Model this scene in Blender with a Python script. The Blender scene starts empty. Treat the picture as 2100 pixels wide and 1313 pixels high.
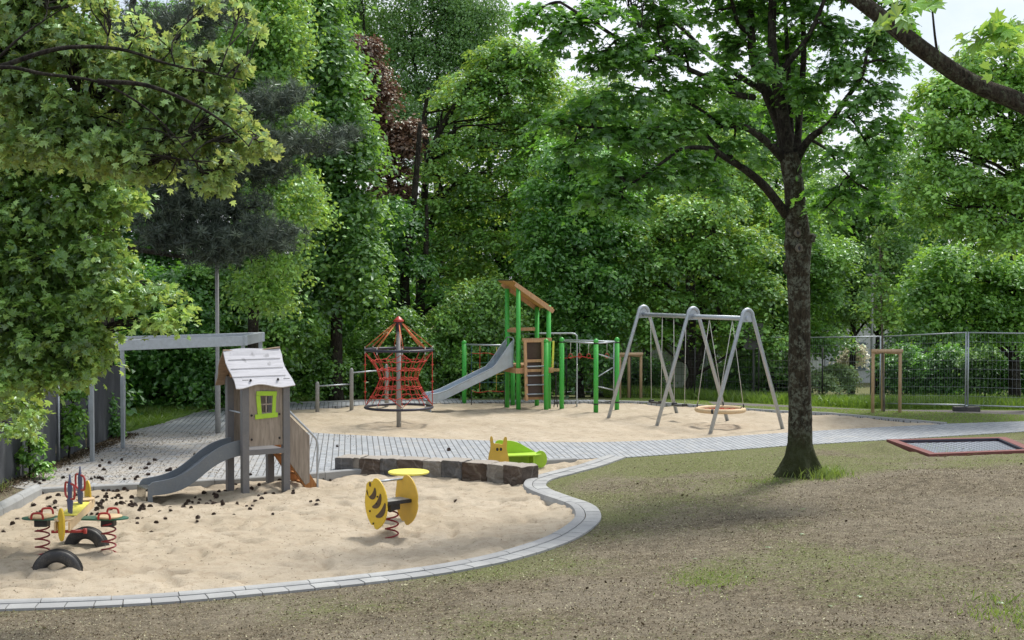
import bpy, bmesh, math, random
import numpy as np
from mathutils import Vector, Matrix, geometry
PI = math.pi
SC = bpy.context.scene
COL = SC.collection
rnd = random.Random(7)

# ------------------------------------------------------------------ camera maths
F = 2917.0; CX = 1050.0; CY = 656.5; H = 3.52; PITCH = math.atan(91.5 / F)
def ray(px, py):
    a = (px - CX) / F; b = (CY - py) / F
    return Vector((a, math.cos(PITCH) + b * math.sin(PITCH), -math.sin(PITCH) + b * math.cos(PITCH)))
def G(px, py, z=0.0):
    d = ray(px, py); t = (z - H) / d.z
    return Vector((d.x * t, d.y * t, z))
def W(px, py, Y):
    d = ray(px, py); t = Y / d.y
    return Vector((d.x * t, Y, H + d.z * t))

# ------------------------------------------------------------------ scene graph helpers
def tag(o, label=None, cat=None, group=None, kind=None):
    if label: o['label'] = label
    if cat: o['category'] = cat
    if group: o['group'] = group
    if kind: o['kind'] = kind
    return o
def thing(name, loc, label, cat, rz=0.0, group=None):
    o = bpy.data.objects.new(name, None); COL.objects.link(o)
    o.location = loc; o.rotation_euler = (0, 0, rz); o.empty_display_size = 0.2
    return tag(o, label, cat, group)
def copy_thing(root):
    r = root.copy(); COL.objects.link(r)
    for ch in list(root.children):
        c = ch.copy(); COL.objects.link(c); c.parent = r
        for g in list(ch.children):
            d = g.copy(); COL.objects.link(d); d.parent = c
    return r

def frame_of(d):
    d = d.normalized()
    up = Vector((0, 0, 1)) if abs(d.z) < 0.95 else Vector((1, 0, 0))
    s = d.cross(up).normalized(); u = s.cross(d).normalized()
    return s, u

class MB:
    def __init__(s): s.v = []; s.f = []; s.sm = []
    def add(s, vs, fs, smooth=False):
        b = len(s.v); s.v += [tuple(p) for p in vs]
        s.f += [tuple(i + b for i in f) for f in fs]; s.sm += [smooth] * len(fs)
        return s
    def box(s, c, d, R=None):
        c = Vector(c); hx, hy, hz = d[0] / 2, d[1] / 2, d[2] / 2
        vs = []
        for z in (-hz, hz):
            for x, y in ((-hx, -hy), (hx, -hy), (hx, hy), (-hx, hy)):
                p = Vector((x, y, z))
                if R is not None: p = R @ p
                vs.append(p + c)
        return s.add(vs, [(0, 3, 2, 1), (4, 5, 6, 7), (0, 1, 5, 4), (1, 2, 6, 5), (2, 3, 7, 6), (3, 0, 4, 7)])
    def beam(s, a, b, w, h, up=None):
        a = Vector(a); b = Vector(b); d = (b - a).normalized()
        if up is None: sx, u = frame_of(d)
        else:
            sx = d.cross(Vector(up)).normalized(); u = sx.cross(d).normalized()
        vs = []
        for p in (a, b):
            for x, y in ((-1, -1), (1, -1), (1, 1), (-1, 1)):
                vs.append(p + sx * (x * w / 2) + u * (y * h / 2))
        return s.add(vs, [(0, 1, 2, 3), (7, 6, 5, 4), (0, 4, 5, 1), (1, 5, 6, 2), (2, 6, 7, 3), (3, 7, 4, 0)])
    def tube(s, pts, r, n=10, caps=True, closed=False):
        pts = [Vector(p) for p in pts]; m = len(pts)
        rs = r if isinstance(r, (list, tuple)) else [r] * m
        vs = []; pu = None
        for i, p in enumerate(pts):
            if closed: d = pts[(i + 1) % m] - pts[i - 1]
            else: d = pts[min(i + 1, m - 1)] - pts[max(i - 1, 0)]
            if d.length < 1e-9: d = Vector((0, 0, 1))
            d.normalize()
            if pu is None: sx, u = frame_of(d)
            else:
                u = pu - d * pu.dot(d)
                if u.length < 1e-5: sx, u = frame_of(d)
                u.normalize(); sx = d.cross(u)
            pu = u
            for k in range(n):
                a = 2 * PI * k / n
                vs.append(p + (sx * math.cos(a) + u * math.sin(a)) * rs[i])
        fs = []
        for i in range(m if closed else m - 1):
            j = (i + 1) % m
            for k in range(n):
                k2 = (k + 1) % n
                fs.append((i * n + k, i * n + k2, j * n + k2, j * n + k))
        s.add(vs, fs, True)
        if caps and not closed:
            b = len(s.v) - len(vs)
            s.f.append(tuple(b + k for k in range(n))[::-1]); s.sm.append(False)
            s.f.append(tuple(b + (m - 1) * n + k for k in range(n))); s.sm.append(False)
        return s
    def lathe(s, c, prof, n=24, axis='z'):
        c = Vector(c); vs = []
        for (r, z) in prof:
            for k in range(n):
                a = 2 * PI * k / n
                vs.append(c + Vector((r * math.cos(a), r * math.sin(a), z)))
        fs = []
        for i in range(len(prof) - 1):
            for k in range(n):
                k2 = (k + 1) % n
                fs.append((i * n + k, i * n + k2, (i + 1) * n + k2, (i + 1) * n + k))
        s.add(vs, fs, True)
        b = len(s.v) - len(vs)
        s.f.append(tuple(b + k for k in range(n))[::-1]); s.sm.append(False)
        s.f.append(tuple(b + (len(prof) - 1) * n + k for k in range(n))); s.sm.append(False)
        return s
    def ring(s, c, R, r, n=48, m=8, a0=0, a1=2 * PI, M=None):
        c = Vector(c); full = abs(a1 - a0 - 2 * PI) < 1e-6
        pts = []
        for i in range(n if full else n + 1):
            a = a0 + (a1 - a0) * i / n
            p = Vector((R * math.cos(a), R * math.sin(a), 0))
            if M is not None: p = M @ p
            pts.append(c + p)
        return s.tube(pts, r, m, closed=full)
    def helix(s, c, R, z0, z1, turns, r, n=16, m=6, a0=0.0):
        N = int(turns * n)
        return s.tube([(c[0] + R * math.cos(a0 + 2 * PI * i / n), c[1] + R * math.sin(a0 + 2 * PI * i / n),
                        z0 + (z1 - z0) * i / N) for i in range(N + 1)], r, m)
    def prism(s, poly, M, t):
        """poly: 2-D outline; M maps (x,y,z) local to space; extruded t along local z, centred"""
        n = len(poly)
        vs = [M @ Vector((x, y, -t / 2)) for x, y in poly] + [M @ Vector((x, y, t / 2)) for x, y in poly]
        fs = [tuple(range(n))[::-1], tuple(range(n, 2 * n))]
        for i in range(n):
            j = (i + 1) % n; fs.append((i, j, n + j, n + i))
        return s.add(vs, fs)
    def ball(s, c, r, n=12, sz=1.0):
        prof = [(max(1e-4, r * math.sin(PI * i / 8)), -r * sz * math.cos(PI * i / 8)) for i in range(9)]
        return s.lathe(c, prof, n)
    def build(s, name, mat, parent=None, world=False, bevel=0.0):
        me = bpy.data.meshes.new(name)
        vs = s.v
        if world and parent is not None:
            bpy.context.view_layer.update() if False else None
            Mi = (Matrix.Translation(parent.location) @ Matrix.Rotation(parent.rotation_euler[2], 4, 'Z')).inverted()
            vs = [tuple(Mi @ Vector(p)) for p in vs]
        me.from_pydata(vs, [], s.f); me.update()
        me.polygons.foreach_set('use_smooth', s.sm)
        me.materials.append(mat)
        o = bpy.data.objects.new(name, me); COL.objects.link(o)
        if parent is not None: o.parent = parent
        if bevel > 0:
            m = o.modifiers.new('bevel', 'BEVEL'); m.width = bevel; m.segments = 2; m.limit_method = 'ANGLE'
        return o

# ------------------------------------------------------------------ numpy noise
def vnoise(x, y, seed=0):
    xi = np.floor(x).astype(np.int64); yi = np.floor(y).astype(np.int64)
    xf = x - xi; yf = y - yi
    u = xf * xf * (3 - 2 * xf); v = yf * yf * (3 - 2 * yf)
    def h(a, b):
        n = (a * 374761393 + b * 668265263 + seed * 974711) & 0x7fffffff
        n = ((n ^ (n >> 13)) * 1274126177) & 0x7fffffff
        n = ((n ^ (n >> 16)) * 668265263) & 0x7fffffff
        return (n & 0xffff) / 65535.0
    return (h(xi, yi) * (1 - u) + h(xi + 1, yi) * u) * (1 - v) + (h(xi, yi + 1) * (1 - u) + h(xi + 1, yi + 1) * u) * v
def fbm(x, y, seed=0, octs=3):
    s = 0; a = 0.5; t = 0
    for i in range(octs):
        s = s + a * vnoise(x * 2 ** i + 11.3 * i, y * 2 ** i - 7.7 * i, seed + i); t += a; a *= 0.5
    return s / t

def np_mesh(name, verts, faces_flat, loop_tot, mat, attrs=None, smooth=False, parent=None, dom='FACE'):
    me = bpy.data.meshes.new(name)
    nv = len(verts); nf = len(loop_tot); nl = len(faces_flat)
    me.vertices.add(nv); me.loops.add(nl); me.polygons.add(nf)
    me.vertices.foreach_set('co', np.asarray(verts, dtype=np.float32).ravel())
    me.loops.foreach_set('vertex_index', np.asarray(faces_flat, dtype=np.int32))
    ls = np.zeros(nf, dtype=np.int32); ls[1:] = np.cumsum(loop_tot)[:-1]
    me.polygons.foreach_set('loop_start', ls)
    me.polygons.foreach_set('loop_total', np.asarray(loop_tot, dtype=np.int32))
    me.polygons.foreach_set('use_smooth', np.full(nf, smooth, dtype=bool))
    if attrs:
        for k, a in attrs.items():
            at = me.attributes.new(k, 'FLOAT', dom); at.data.foreach_set('value', np.asarray(a, dtype=np.float32))
    me.update(calc_edges=True)
    me.materials.append(mat)
    o = bpy.data.objects.new(name, me); COL.objects.link(o)
    if parent is not None: o.parent = parent
    return o

# ------------------------------------------------------------------ materials
def mat(name):
    m = bpy.data.materials.new(name); m.use_nodes = True
    nt = m.node_tree; nt.nodes.clear()
    out = nt.nodes.new('ShaderNodeOutputMaterial')
    return m, nt, out
def N(nt, t, **kw):
    n = nt.nodes.new(t)
    for k, v in kw.items():
        if k.startswith('_'): setattr(n, k[1:], v)
        else:
            key = k.replace('__', ' ')
            n.inputs[key].default_value = v
    return n
def ramp(nt, fac, stops, interp='LINEAR'):
    r = nt.nodes.new('ShaderNodeValToRGB'); r.color_ramp.interpolation = interp
    while len(r.color_ramp.elements) > 1: r.color_ramp.elements.remove(r.color_ramp.elements[-1])
    r.color_ramp.elements[0].position = stops[0][0]; r.color_ramp.elements[0].color = (*stops[0][1], 1)
    for p, c in stops[1:]:
        e = r.color_ramp.elements.new(p); e.color = (*c, 1)
    nt.links.new(fac, r.inputs[0]); return r.outputs[0]
def mixc(nt, fac, a, b, blend='MIX'):
    m = nt.nodes.new('ShaderNodeMix'); m.data_type = 'RGBA'; m.blend_type = blend
    for sock, v in ((m.inputs[0], fac), (m.inputs[6], a), (m.inputs[7], b)):
        if isinstance(v, (int, float)): sock.default_value = v
        elif isinstance(v, tuple): sock.default_value = (*v, 1)
        else: nt.links.new(v, sock)
    return m.outputs[2]
def noise(nt, scale, detail=4, rough=0.6, vec=None, dist=0.0):
    n = N(nt, 'ShaderNodeTexNoise', Scale=scale, Detail=detail, Roughness=rough, Distortion=dist)
    if vec is not None: nt.links.new(vec, n.inputs['Vector'])
    return n.outputs[0]
def objco(nt, scale=(1, 1, 1), rot=(0, 0, 0), out='Object'):
    tc = nt.nodes.new('ShaderNodeTexCoord'); mp = nt.nodes.new('ShaderNodeMapping')
    mp.inputs['Scale'].default_value = scale; mp.inputs['Rotation'].default_value = rot
    nt.links.new(tc.outputs[out], mp.inputs[0]); return mp.outputs[0]
def bump(nt, h, strength=0.5, dist=0.01, normal=None):
    b = N(nt, 'ShaderNodeBump', Strength=strength, Distance=dist); nt.links.new(h, b.inputs['Height'])
    if normal is not None: nt.links.new(normal, b.inputs['Normal'])
    return b.outputs[0]
def math2(nt, op, a, b=None):
    m = nt.nodes.new('ShaderNodeMath'); m.operation = op
    for i, v in enumerate((a, b)):
        if v is None: continue
        if isinstance(v, (int, float)): m.inputs[i].default_value = v
        else: nt.links.new(v, m.inputs[i])
    return m.outputs[0]
def principled(nt, out, color, rough=0.6, metal=0.0, normal=None, spec=0.5):
    p = nt.nodes.new('ShaderNodeBsdfPrincipled')
    for key, v in (('Base Color', color), ('Roughness', rough), ('Metallic', metal), ('Specular IOR Level', spec)):
        if isinstance(v, (int, float)): p.inputs[key].default_value = v
        elif isinstance(v, tuple): p.inputs[key].default_value = (*v, 1)
        else: nt.links.new(v, p.inputs[key])
    if normal is not None: nt.links.new(normal, p.inputs['Normal'])
    nt.links.new(p.outputs[0], out.inputs[0]); return p

def paint(name, c, rough=0.45, var=0.16, scale=9, dirt=(0.16, 0.14, 0.11), dirt_amt=0.22, metal=0.0, bmp=0.08):
    m, nt, out = mat(name); co = objco(nt)
    n1 = noise(nt, scale, 5, 0.65, co); n2 = noise(nt, scale * 7, 3, 0.6, co)
    dk = tuple(x * (1 - var) for x in c); lt = tuple(min(1, x * (1 + var)) for x in c)
    base = ramp(nt, n1, [(0.3, dk), (0.7, lt)])
    d = math2(nt, 'MULTIPLY', ramp(nt, n2, [(0.42, (0.1,) * 3), (0.75, (1,) * 3)]), ramp(nt, noise(nt, scale * 0.45, 6, 0.72, co), [(0.42, (0.15 * dirt_amt,) * 3), (0.66, (1.7 * dirt_amt,) * 3)]))
    col = mixc(nt, d, base, dirt)
    rr = ramp(nt, n1, [(0.3, (rough * 0.8,) * 3), (0.75, (min(1, rough * 1.3),) * 3)])
    principled(nt, out, col, rr, metal, bump(nt, n2, bmp, 0.004))
    return m
def wood(name, c1, c2, scale=(14, 14, 1.2), plank=None, rough=0.65):
    m, nt, out = mat(name); co = objco(nt, scale)
    g = noise(nt, 3.0, 6, 0.65, co, 0.6); g2 = noise(nt, 0.8, 3, 0.5, objco(nt))
    col = ramp(nt, g, [(0.32, c1), (0.62, c2)])
    col = mixc(nt, math2(nt, 'MULTIPLY', g2, 0.35), col, tuple(x * 0.55 for x in c1))
    knot = noise(nt, 1.3, 2, 0.5, objco(nt, (5, 5, 2)))
    kk = ramp(nt, knot, [(0.66, (0, 0, 0)), (0.74, (0.6,) * 3)])
    col = mixc(nt, kk, col, tuple(x * 0.4 for x in c1))
    h = g
    if plank:
        w = nt.nodes.new('ShaderNodeTexBrick'); w.offset = 0.0
        w.inputs['Scale'].default_value = 1; w.inputs['Mortar Size'].default_value = 0.004
        w.inputs['Brick Width'].default_value = plank[0]; w.inputs['Row Height'].default_value = plank[1]
        nt.links.new(objco(nt, (1, 1, 1), plank[2]), w.inputs['Vector'])
        gap = w.outputs['Fac']
        col = mixc(nt, gap, col, tuple(x * 0.25 for x in c1))
    principled(nt, out, col, rough, 0.0, bump(nt, h, 0.25, 0.004), 0.3)
    return m
def leafmat(name, dark, mid, light, trans=0.38, tcol=None, rough=0.45):
    m, nt, out = mat(name)
    GN = (1.75, 2.05, 1.55); dark, mid, light = [tuple(a * g for a, g in zip(c, GN)) for c in (dark, mid, light)]
    at = N(nt, 'ShaderNodeAttribute', _attribute_name='tint')
    col = ramp(nt, at.outputs['Fac'], [(0.0, dark), (0.5, mid), (1.0, light)])
    df = nt.nodes.new('ShaderNodeBsdfDiffuse'); tr = nt.nodes.new('ShaderNodeBsdfTranslucent')
    gl = nt.nodes.new('ShaderNodeBsdfGlossy'); gl.inputs['Roughness'].default_value = rough
    gl.inputs['Color'].default_value = (0.8, 0.9, 0.85, 1)
    nt.links.new(col, df.inputs['Color'])
    tc = mixc(nt, 0.6, col, tcol or tuple(min(0.9, 1.7 * a * b) for a, b in zip(light, (1.1, 1.25, 0.5))))
    nt.links.new(tc, tr.inputs['Color'])
    m1 = nt.nodes.new('ShaderNodeMixShader'); m1.inputs[0].default_value = trans
    nt.links.new(df.outputs[0], m1.inputs[1]); nt.links.new(tr.outputs[0], m1.inputs[2])
    m2 = nt.nodes.new('ShaderNodeMixShader'); m2.inputs[0].default_value = 0.085
    nt.links.new(m1.outputs[0], m2.inputs[1]); nt.links.new(gl.outputs[0], m2.inputs[2])
    nt.links.new(m2.outputs[0], out.inputs[0])
    return m
def barkmat(name, c1, c2, lichen=(0.2, 0.22, 0.17), amt=0.5, moss=None, sc=1.0):
    m, nt, out = mat(name)
    co = objco(nt, (9 * sc, 9 * sc, 2.2 * sc))
    a = noise(nt, 2.2, 8, 0.7, co, 0.8); b = noise(nt, 5 * sc, 6, 0.7, objco(nt)); c = noise(nt, 16 * sc, 4, 0.7, objco(nt))
    col = ramp(nt, a, [(0.38, tuple(x * 0.7 for x in c1)), (0.60, c2)])
    lm = math2(nt, 'MULTIPLY', ramp(nt, b, [(0.46, (0, 0, 0)), (0.56, (1,) * 3)]), ramp(nt, c, [(0.44, (0, 0, 0)), (0.53, (amt,) * 3)]))
    col = mixc(nt, lm, col, lichen)
    if moss:
        tc = nt.nodes.new('ShaderNodeTexCoord'); sp = nt.nodes.new('ShaderNodeSeparateXYZ'); nt.links.new(tc.outputs['Object'], sp.inputs[0])
        mm = ramp(nt, math2(nt, 'ADD', sp.outputs['Z'], math2(nt, 'MULTIPLY', b, -0.9)), [(0.0, (0.85,) * 3), (0.35, (0,) * 3)])
        col = mixc(nt, mm, col, moss)
    hh = math2(nt, 'ADD', a, math2(nt, 'MULTIPLY', c, 0.4))
    principled(nt, out, col, 0.9, 0, bump(nt, hh, 1.0, 0.07), 0.2)
    return m

M = {}
M['steel'] = paint('galvanised steel', (0.42, 0.46, 0.50), 0.42, 0.12, 14, (0.25, 0.26, 0.27), 0.25, 0.55)
M['slide_steel'] = paint('slide steel', (0.42, 0.50, 0.58), 0.36, 0.12, 6, (0.3, 0.3, 0.3), 0.2, 0.6)
M['post_grey'] = paint('grey round post', (0.30, 0.305, 0.30), 0.5, 0.12, 9)
M['house_grey'] = paint('grey painted post', (0.155, 0.155, 0.165), 0.6, 0.10, 9, (0.3, 0.27, 0.22), 0.25)
M['slide_grey'] = paint('grey slide plastic', (0.15, 0.175, 0.205), 0.45, 0.08, 5, (0.4, 0.36, 0.3), 0.2)
M['chrome'] = paint('polished steel', (0.45, 0.44, 0.40), 0.22, 0.2, 20, metal=0.9)
M['green'] = paint('green powder coat', (0.05, 0.42, 0.055), 0.42, 0.10, 6, (0.15, 0.25, 0.1), 0.2)
M['lime'] = paint('lime green board', (0.38, 0.62, 0.035), 0.5, 0.07, 8, (0.2, 0.25, 0.1), 0.2)
M['yellow'] = paint('yellow board', (0.74, 0.50, 0.035), 0.5, 0.08, 8, (0.4, 0.3, 0.1), 0.22)
M['ochre'] = paint('ochre board', (0.66, 0.43, 0.06), 0.5, 0.08, 8, (0.4, 0.3, 0.1), 0.22)
M['brightyellow'] = paint('bright yellow board', (0.82, 0.74, 0.12), 0.5, 0.05, 8)
M['brown'] = paint('brown engraving', (0.085, 0.05, 0.025), 0.6)
M['black'] = paint('black plastic', (0.018, 0.018, 0.020), 0.5, 0.2)
M['navy'] = paint('dark ring rubber', (0.022, 0.022, 0.045), 0.45, 0.2)
M['rubber'] = paint('tyre rubber', (0.020, 0.022, 0.026), 0.55, 0.25, 12, (0.3, 0.26, 0.2), 0.35, bmp=0.3)
M['red'] = paint('red plastic', (0.42, 0.03, 0.025), 0.4, 0.12, 10)
M['darkred'] = paint('dark red steel', (0.24, 0.012, 0.02), 0.35, 0.15, 12)
M['redrope'] = paint('red rope', (0.50, 0.045, 0.03), 0.85, 0.25, 60)
M['orangerope'] = paint('faded orange rope', (0.60, 0.16, 0.06), 0.85, 0.25, 60)
M['bluerope'] = paint('blue rope', (0.03, 0.10, 0.16), 0.85, 0.2, 60)
M['greenrope'] = paint('green rope', (0.03, 0.14, 0.09), 0.85, 0.2, 60)
M['yellowrope'] = paint('yellow rope', (0.6, 0.42, 0.08), 0.85, 0.2, 60)
M['purple'] = paint('slate blue board', (0.10, 0.11, 0.20), 0.5, 0.1, 9)
M['bottlegreen'] = paint('dark green board', (0.02, 0.12, 0.075), 0.45, 0.12, 6, (0.3, 0.3, 0.25), 0.3)
M['ply'] = paint('pale plywood', (0.62, 0.46, 0.27), 0.6, 0.12, 14)
M['white'] = paint('white rope', (0.55, 0.55, 0.52), 0.7, 0.1, 30)
M['conc'] = None
M['larch'] = wood('larch wood', (0.44, 0.24, 0.12), (0.62, 0.40, 0.22))
M['larch_y'] = wood('yellow larch boards', (0.50, 0.27, 0.09), (0.68, 0.42, 0.16))
M['stairwood'] = wood('orange stair timber', (0.36, 0.15, 0.05), (0.50, 0.24, 0.09))
M['darkpanel'] = paint('dark brown panel', (0.055, 0.028, 0.018), 0.55)
M['hpl'] = wood('grey oak board', (0.23, 0.19, 0.155), (0.40, 0.345, 0.29), (10, 10, 0.9))
M['roofboard'] = wood('pale roof board', (0.50, 0.50, 0.54), (0.66, 0.66, 0.71), (1.0, 9, 9))
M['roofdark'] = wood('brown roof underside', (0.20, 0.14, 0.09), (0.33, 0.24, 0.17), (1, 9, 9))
M['stake'] = wood('round stake wood', (0.42, 0.28, 0.16), (0.60, 0.44, 0.29), (16, 16, 1.5))
M['tramp_rim'] = paint('red rubber tiles', (0.17, 0.055, 0.05), 0.85, 0.15, 20)
M['sign'] = paint('sign back aluminium', (0.10, 0.10, 0.11), 0.6)
M['notice'] = paint('yellow notice', (0.62, 0.62, 0.30), 0.6)
M['render'] = paint('pale render', (0.60, 0.62, 0.64), 0.8, 0.06, 2)
M['window'] = paint('window glass', (0.10, 0.14, 0.18), 0.15)
M['roof_tile'] = paint('grey roof', (0.14, 0.12, 0.12), 0.8)
M['fabric'] = None

# stone-like
m, nt, out = mat('concrete kerb'); co = objco(nt)
n1 = noise(nt, 3, 5, 0.6, co); n2 = noise(nt, 60, 3, 0.7, co)
at = N(nt, 'ShaderNodeAttribute', _attribute_name='tint')
c = ramp(nt, n1, [(0.3, (0.33, 0.34, 0.34)), (0.7, (0.46, 0.47, 0.465))])
c = mixc(nt, ramp(nt, n2, [(0.4, (0.25,) * 3), (0.6, (0,) * 3)]), c, (0.22, 0.21, 0.19))
c = mixc(nt, ramp(nt, at.outputs['Fac'], [(0, (0.75,) * 3), (1, (0,) * 3)]), c, (0.27, 0.275, 0.28))
principled(nt, out, c, 0.85, 0, bump(nt, n2, 0.4, 0.004), 0.3); M['conc'] = m

m, nt, out = mat('sand'); co = objco(nt)
n1 = noise(nt, 0.7, 4, 0.6, co); n2 = noise(nt, 6, 9, 0.78, co); n3 = noise(nt, 60, 4, 0.85, co)
c = ramp(nt, n1, [(0.3, (0.405, 0.34, 0.25)), (0.7, (0.515, 0.445, 0.345))])
c = mixc(nt, ramp(nt, n2, [(0.34, (0.65,) * 3), (0.52, (0,) * 3)]), c, (0.32, 0.25, 0.175))
c = mixc(nt, ramp(nt, n3, [(0.30, (0.75,) * 3), (0.44, (0,) * 3)]), c, (0.22, 0.165, 0.11))
hh = math2(nt, 'ADD', n2, math2(nt, 'MULTIPLY', n3, 0.2))
principled(nt, out, c, 0.95, 0, bump(nt, hh, 0.7, 0.05), 0.2); M['sand'] = m

m, nt, out = mat('grey pavers')
co = objco(nt, (1, 1, 1), (0, 0, math.radians(90 - 6.5)))
def brick(width, row, mort, off=0.5):
    b = nt.nodes.new('ShaderNodeTexBrick'); b.offset = off
    b.inputs['Scale'].default_value = 1; b.inputs['Mortar Size'].default_value = mort
    b.inputs['Mortar Smooth'].default_value = 0.3; b.inputs['Bias'].default_value = 0.0
    b.inputs['Brick Width'].default_value = width; b.inputs['Row Height'].default_value = row
    b.inputs['Color1'].default_value = (0.29, 0.315, 0.345, 1); b.inputs['Color2'].default_value = (0.385, 0.41, 0.44, 1)
    b.inputs['Mortar'].default_value = (0.075, 0.08, 0.085, 1)
    nt.links.new(co, b.inputs['Vector']); return b
b = brick(0.24, 0.118, 0.011)
n1 = noise(nt, 0.5, 4, 0.6, objco(nt)); n2 = noise(nt, 40, 3, 0.7, objco(nt))
c = mixc(nt, ramp(nt, n2, [(0.35, (0.3,) * 3), (0.6, (0,) * 3)]), b.outputs['Color'], (0.2, 0.2, 0.19))
n5 = noise(nt, 1.7, 7, 0.75, objco(nt))
c = mixc(nt, ramp(nt, n5, [(0.52, (0,) * 3), (0.72, (0.55,) * 3)]), c, (0.40, 0.37, 0.32))
c = mixc(nt, ramp(nt, n5, [(0.28, (0.5,) * 3), (0.46, (0,) * 3)]), c, (0.17, 0.18, 0.185))
at = N(nt, 'ShaderNodeAttribute', _attribute_name='dirt')
nd = noise(nt, 2.2, 6, 0.72, objco(nt, (1, 1.6, 1)))
dm = math2(nt, 'MULTIPLY', at.outputs['Fac'], ramp(nt, nd, [(0.38, (0.05,) * 3), (0.58, (0.95,) * 3)]))
c = mixc(nt, dm, c, (0.37, 0.34, 0.295))
nd2 = noise(nt, 9, 6, 0.75, objco(nt, (1, 1.4, 1)))
dm2 = math2(nt, 'MULTIPLY', at.outputs['Fac'], ramp(nt, nd2, [(0.56, (0.0,) * 3), (0.66, (0.7,) * 3)]))
c = mixc(nt, dm2, c, (0.15, 0.125, 0.095))
hb = math2(nt, 'SUBTRACT', 1.0, b.outputs['Fac'])
principled(nt, out, c, 0.8, 0, bump(nt, hb, 0.7, 0.01), 0.4); M['paver'] = m

m, nt, out = mat('bank ground')
co = objco(nt)
n1 = noise(nt, 0.55, 5, 0.62, co); n2 = noise(nt, 6, 8, 0.75, co); n3 = noise(nt, 42, 5, 0.8, co); n4 = noise(nt, 17, 6, 0.75, co)
soil = ramp(nt, n2, [(0.32, (0.052, 0.043, 0.030)), (0.5, (0.137, 0.112, 0.077)), (0.68, (0.25, 0.212, 0.15))])
soil = mixc(nt, ramp(nt, n1, [(0.42, (0,) * 3), (0.65, (0.5,) * 3)]), soil, (0.24, 0.21, 0.16))
soil = mixc(nt, ramp(nt, n3, [(0.30, (0.9,) * 3), (0.44, (0,) * 3)]), soil, (0.045, 0.034, 0.02))
soil = mixc(nt, ramp(nt, n3, [(0.55, (0,) * 3), (0.61, (0.9,) * 3)]), soil, (0.42, 0.385, 0.28))
gr = ramp(nt, n3, [(0.34, (0.05, 0.058, 0.022)), (0.5, (0.135, 0.15, 0.058)), (0.64, (0.29, 0.295, 0.14))])
at = N(nt, 'ShaderNodeAttribute', _attribute_name='grass')
gm = math2(nt, 'ADD', at.outputs['Fac'], math2(nt, 'MULTIPLY', math2(nt, 'SUBTRACT', n4, 0.5), 2.6))
gm = ramp(nt, gm, [(0.36, (0,) * 3), (0.70, (0.85,) * 3)])
c = mixc(nt, gm, soil, gr)
at2 = N(nt, 'ShaderNodeAttribute', _attribute_name='tarmac')
c = mixc(nt, at2.outputs['Fac'], c, mixc(nt, n3, (0.13, 0.12, 0.115), (0.21, 0.195, 0.185)))
st = noise(nt, 0.9, 6, 0.7, objco(nt, (1, 1.5, 1)), 0.5)
c = mixc(nt, math2(nt, 'MULTIPLY', ramp(nt, st, [(0.5, (0,) * 3), (0.68, (0.6,) * 3)]), 1.0), c, c) if False else c
hh = math2(nt, 'ADD', n4, math2(nt, 'MULTIPLY', n3, 0.6))
principled(nt, out, c, 0.95, 0, bump(nt, hh, 0.9, 0.03), 0.15); M['ground'] = m

def stone_mat(name, a, b_, vein):
    m, nt, out = mat(name); co = objco(nt)
    n1 = noise(nt, 4, 7, 0.7, co, 0.7); n2 = noise(nt, 18, 5, 0.7, co)
    c = ramp(nt, n1, [(0.3, a), (0.65, b_)])
    w = N(nt, 'ShaderNodeTexWave', Scale=1.3, Distortion=14.0, Detail=4.0); nt.links.new(co, w.inputs['Vector'])
    c = mixc(nt, ramp(nt, w.outputs['Fac'], [(0.90, (0,) * 3), (1.0, (0.32,) * 3)]), c, vein)
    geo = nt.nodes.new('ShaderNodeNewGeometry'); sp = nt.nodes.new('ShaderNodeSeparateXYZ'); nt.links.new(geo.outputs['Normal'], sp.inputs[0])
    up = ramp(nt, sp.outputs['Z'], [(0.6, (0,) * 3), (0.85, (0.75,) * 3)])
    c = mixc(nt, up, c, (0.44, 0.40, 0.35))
    principled(nt, out, c, 0.8, 0, bump(nt, math2(nt, 'ADD', n1, n2), 0.9, 0.03), 0.3); return m
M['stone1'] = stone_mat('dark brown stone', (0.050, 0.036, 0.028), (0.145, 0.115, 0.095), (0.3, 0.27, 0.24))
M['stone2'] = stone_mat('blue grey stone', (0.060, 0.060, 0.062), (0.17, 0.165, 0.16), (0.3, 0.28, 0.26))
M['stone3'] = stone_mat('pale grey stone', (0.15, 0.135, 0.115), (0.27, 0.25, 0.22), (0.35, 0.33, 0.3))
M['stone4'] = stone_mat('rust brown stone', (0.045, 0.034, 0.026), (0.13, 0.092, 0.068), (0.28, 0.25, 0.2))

m, nt, out = mat('grey screen fabric'); co = objco(nt, (1, 1, 1))
n1 = noise(nt, 1.4, 4, 0.6, objco(nt, (1, 2.5, 0.5))); n2 = noise(nt, 120, 2, 0.6, co)
c = ramp(nt, n1, [(0.3, (0.045, 0.05, 0.055)), (0.7, (0.085, 0.09, 0.10))])
principled(nt, out, c, 0.8, 0, bump(nt, math2(nt, 'ADD', n1, math2(nt, 'MULTIPLY', n2, 0.1)), 0.6, 0.05), 0.3); M['fabric'] = m

m, nt, out = mat('trampoline mat'); co = objco(nt, (1, 1, 1))
ck = N(nt, 'ShaderNodeTexChecker', Scale=13.0)
nt.links.new(co, ck.inputs['Vector'])
c = mixc(nt, ck.outputs['Fac'], (0.010, 0.015, 0.04), (0.22, 0.255, 0.30))
principled(nt, out, c, 0.5, 0, bump(nt, ck.outputs['Fac'], 0.5, 0.02), 0.5); M['tramp_mat'] = m

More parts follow.
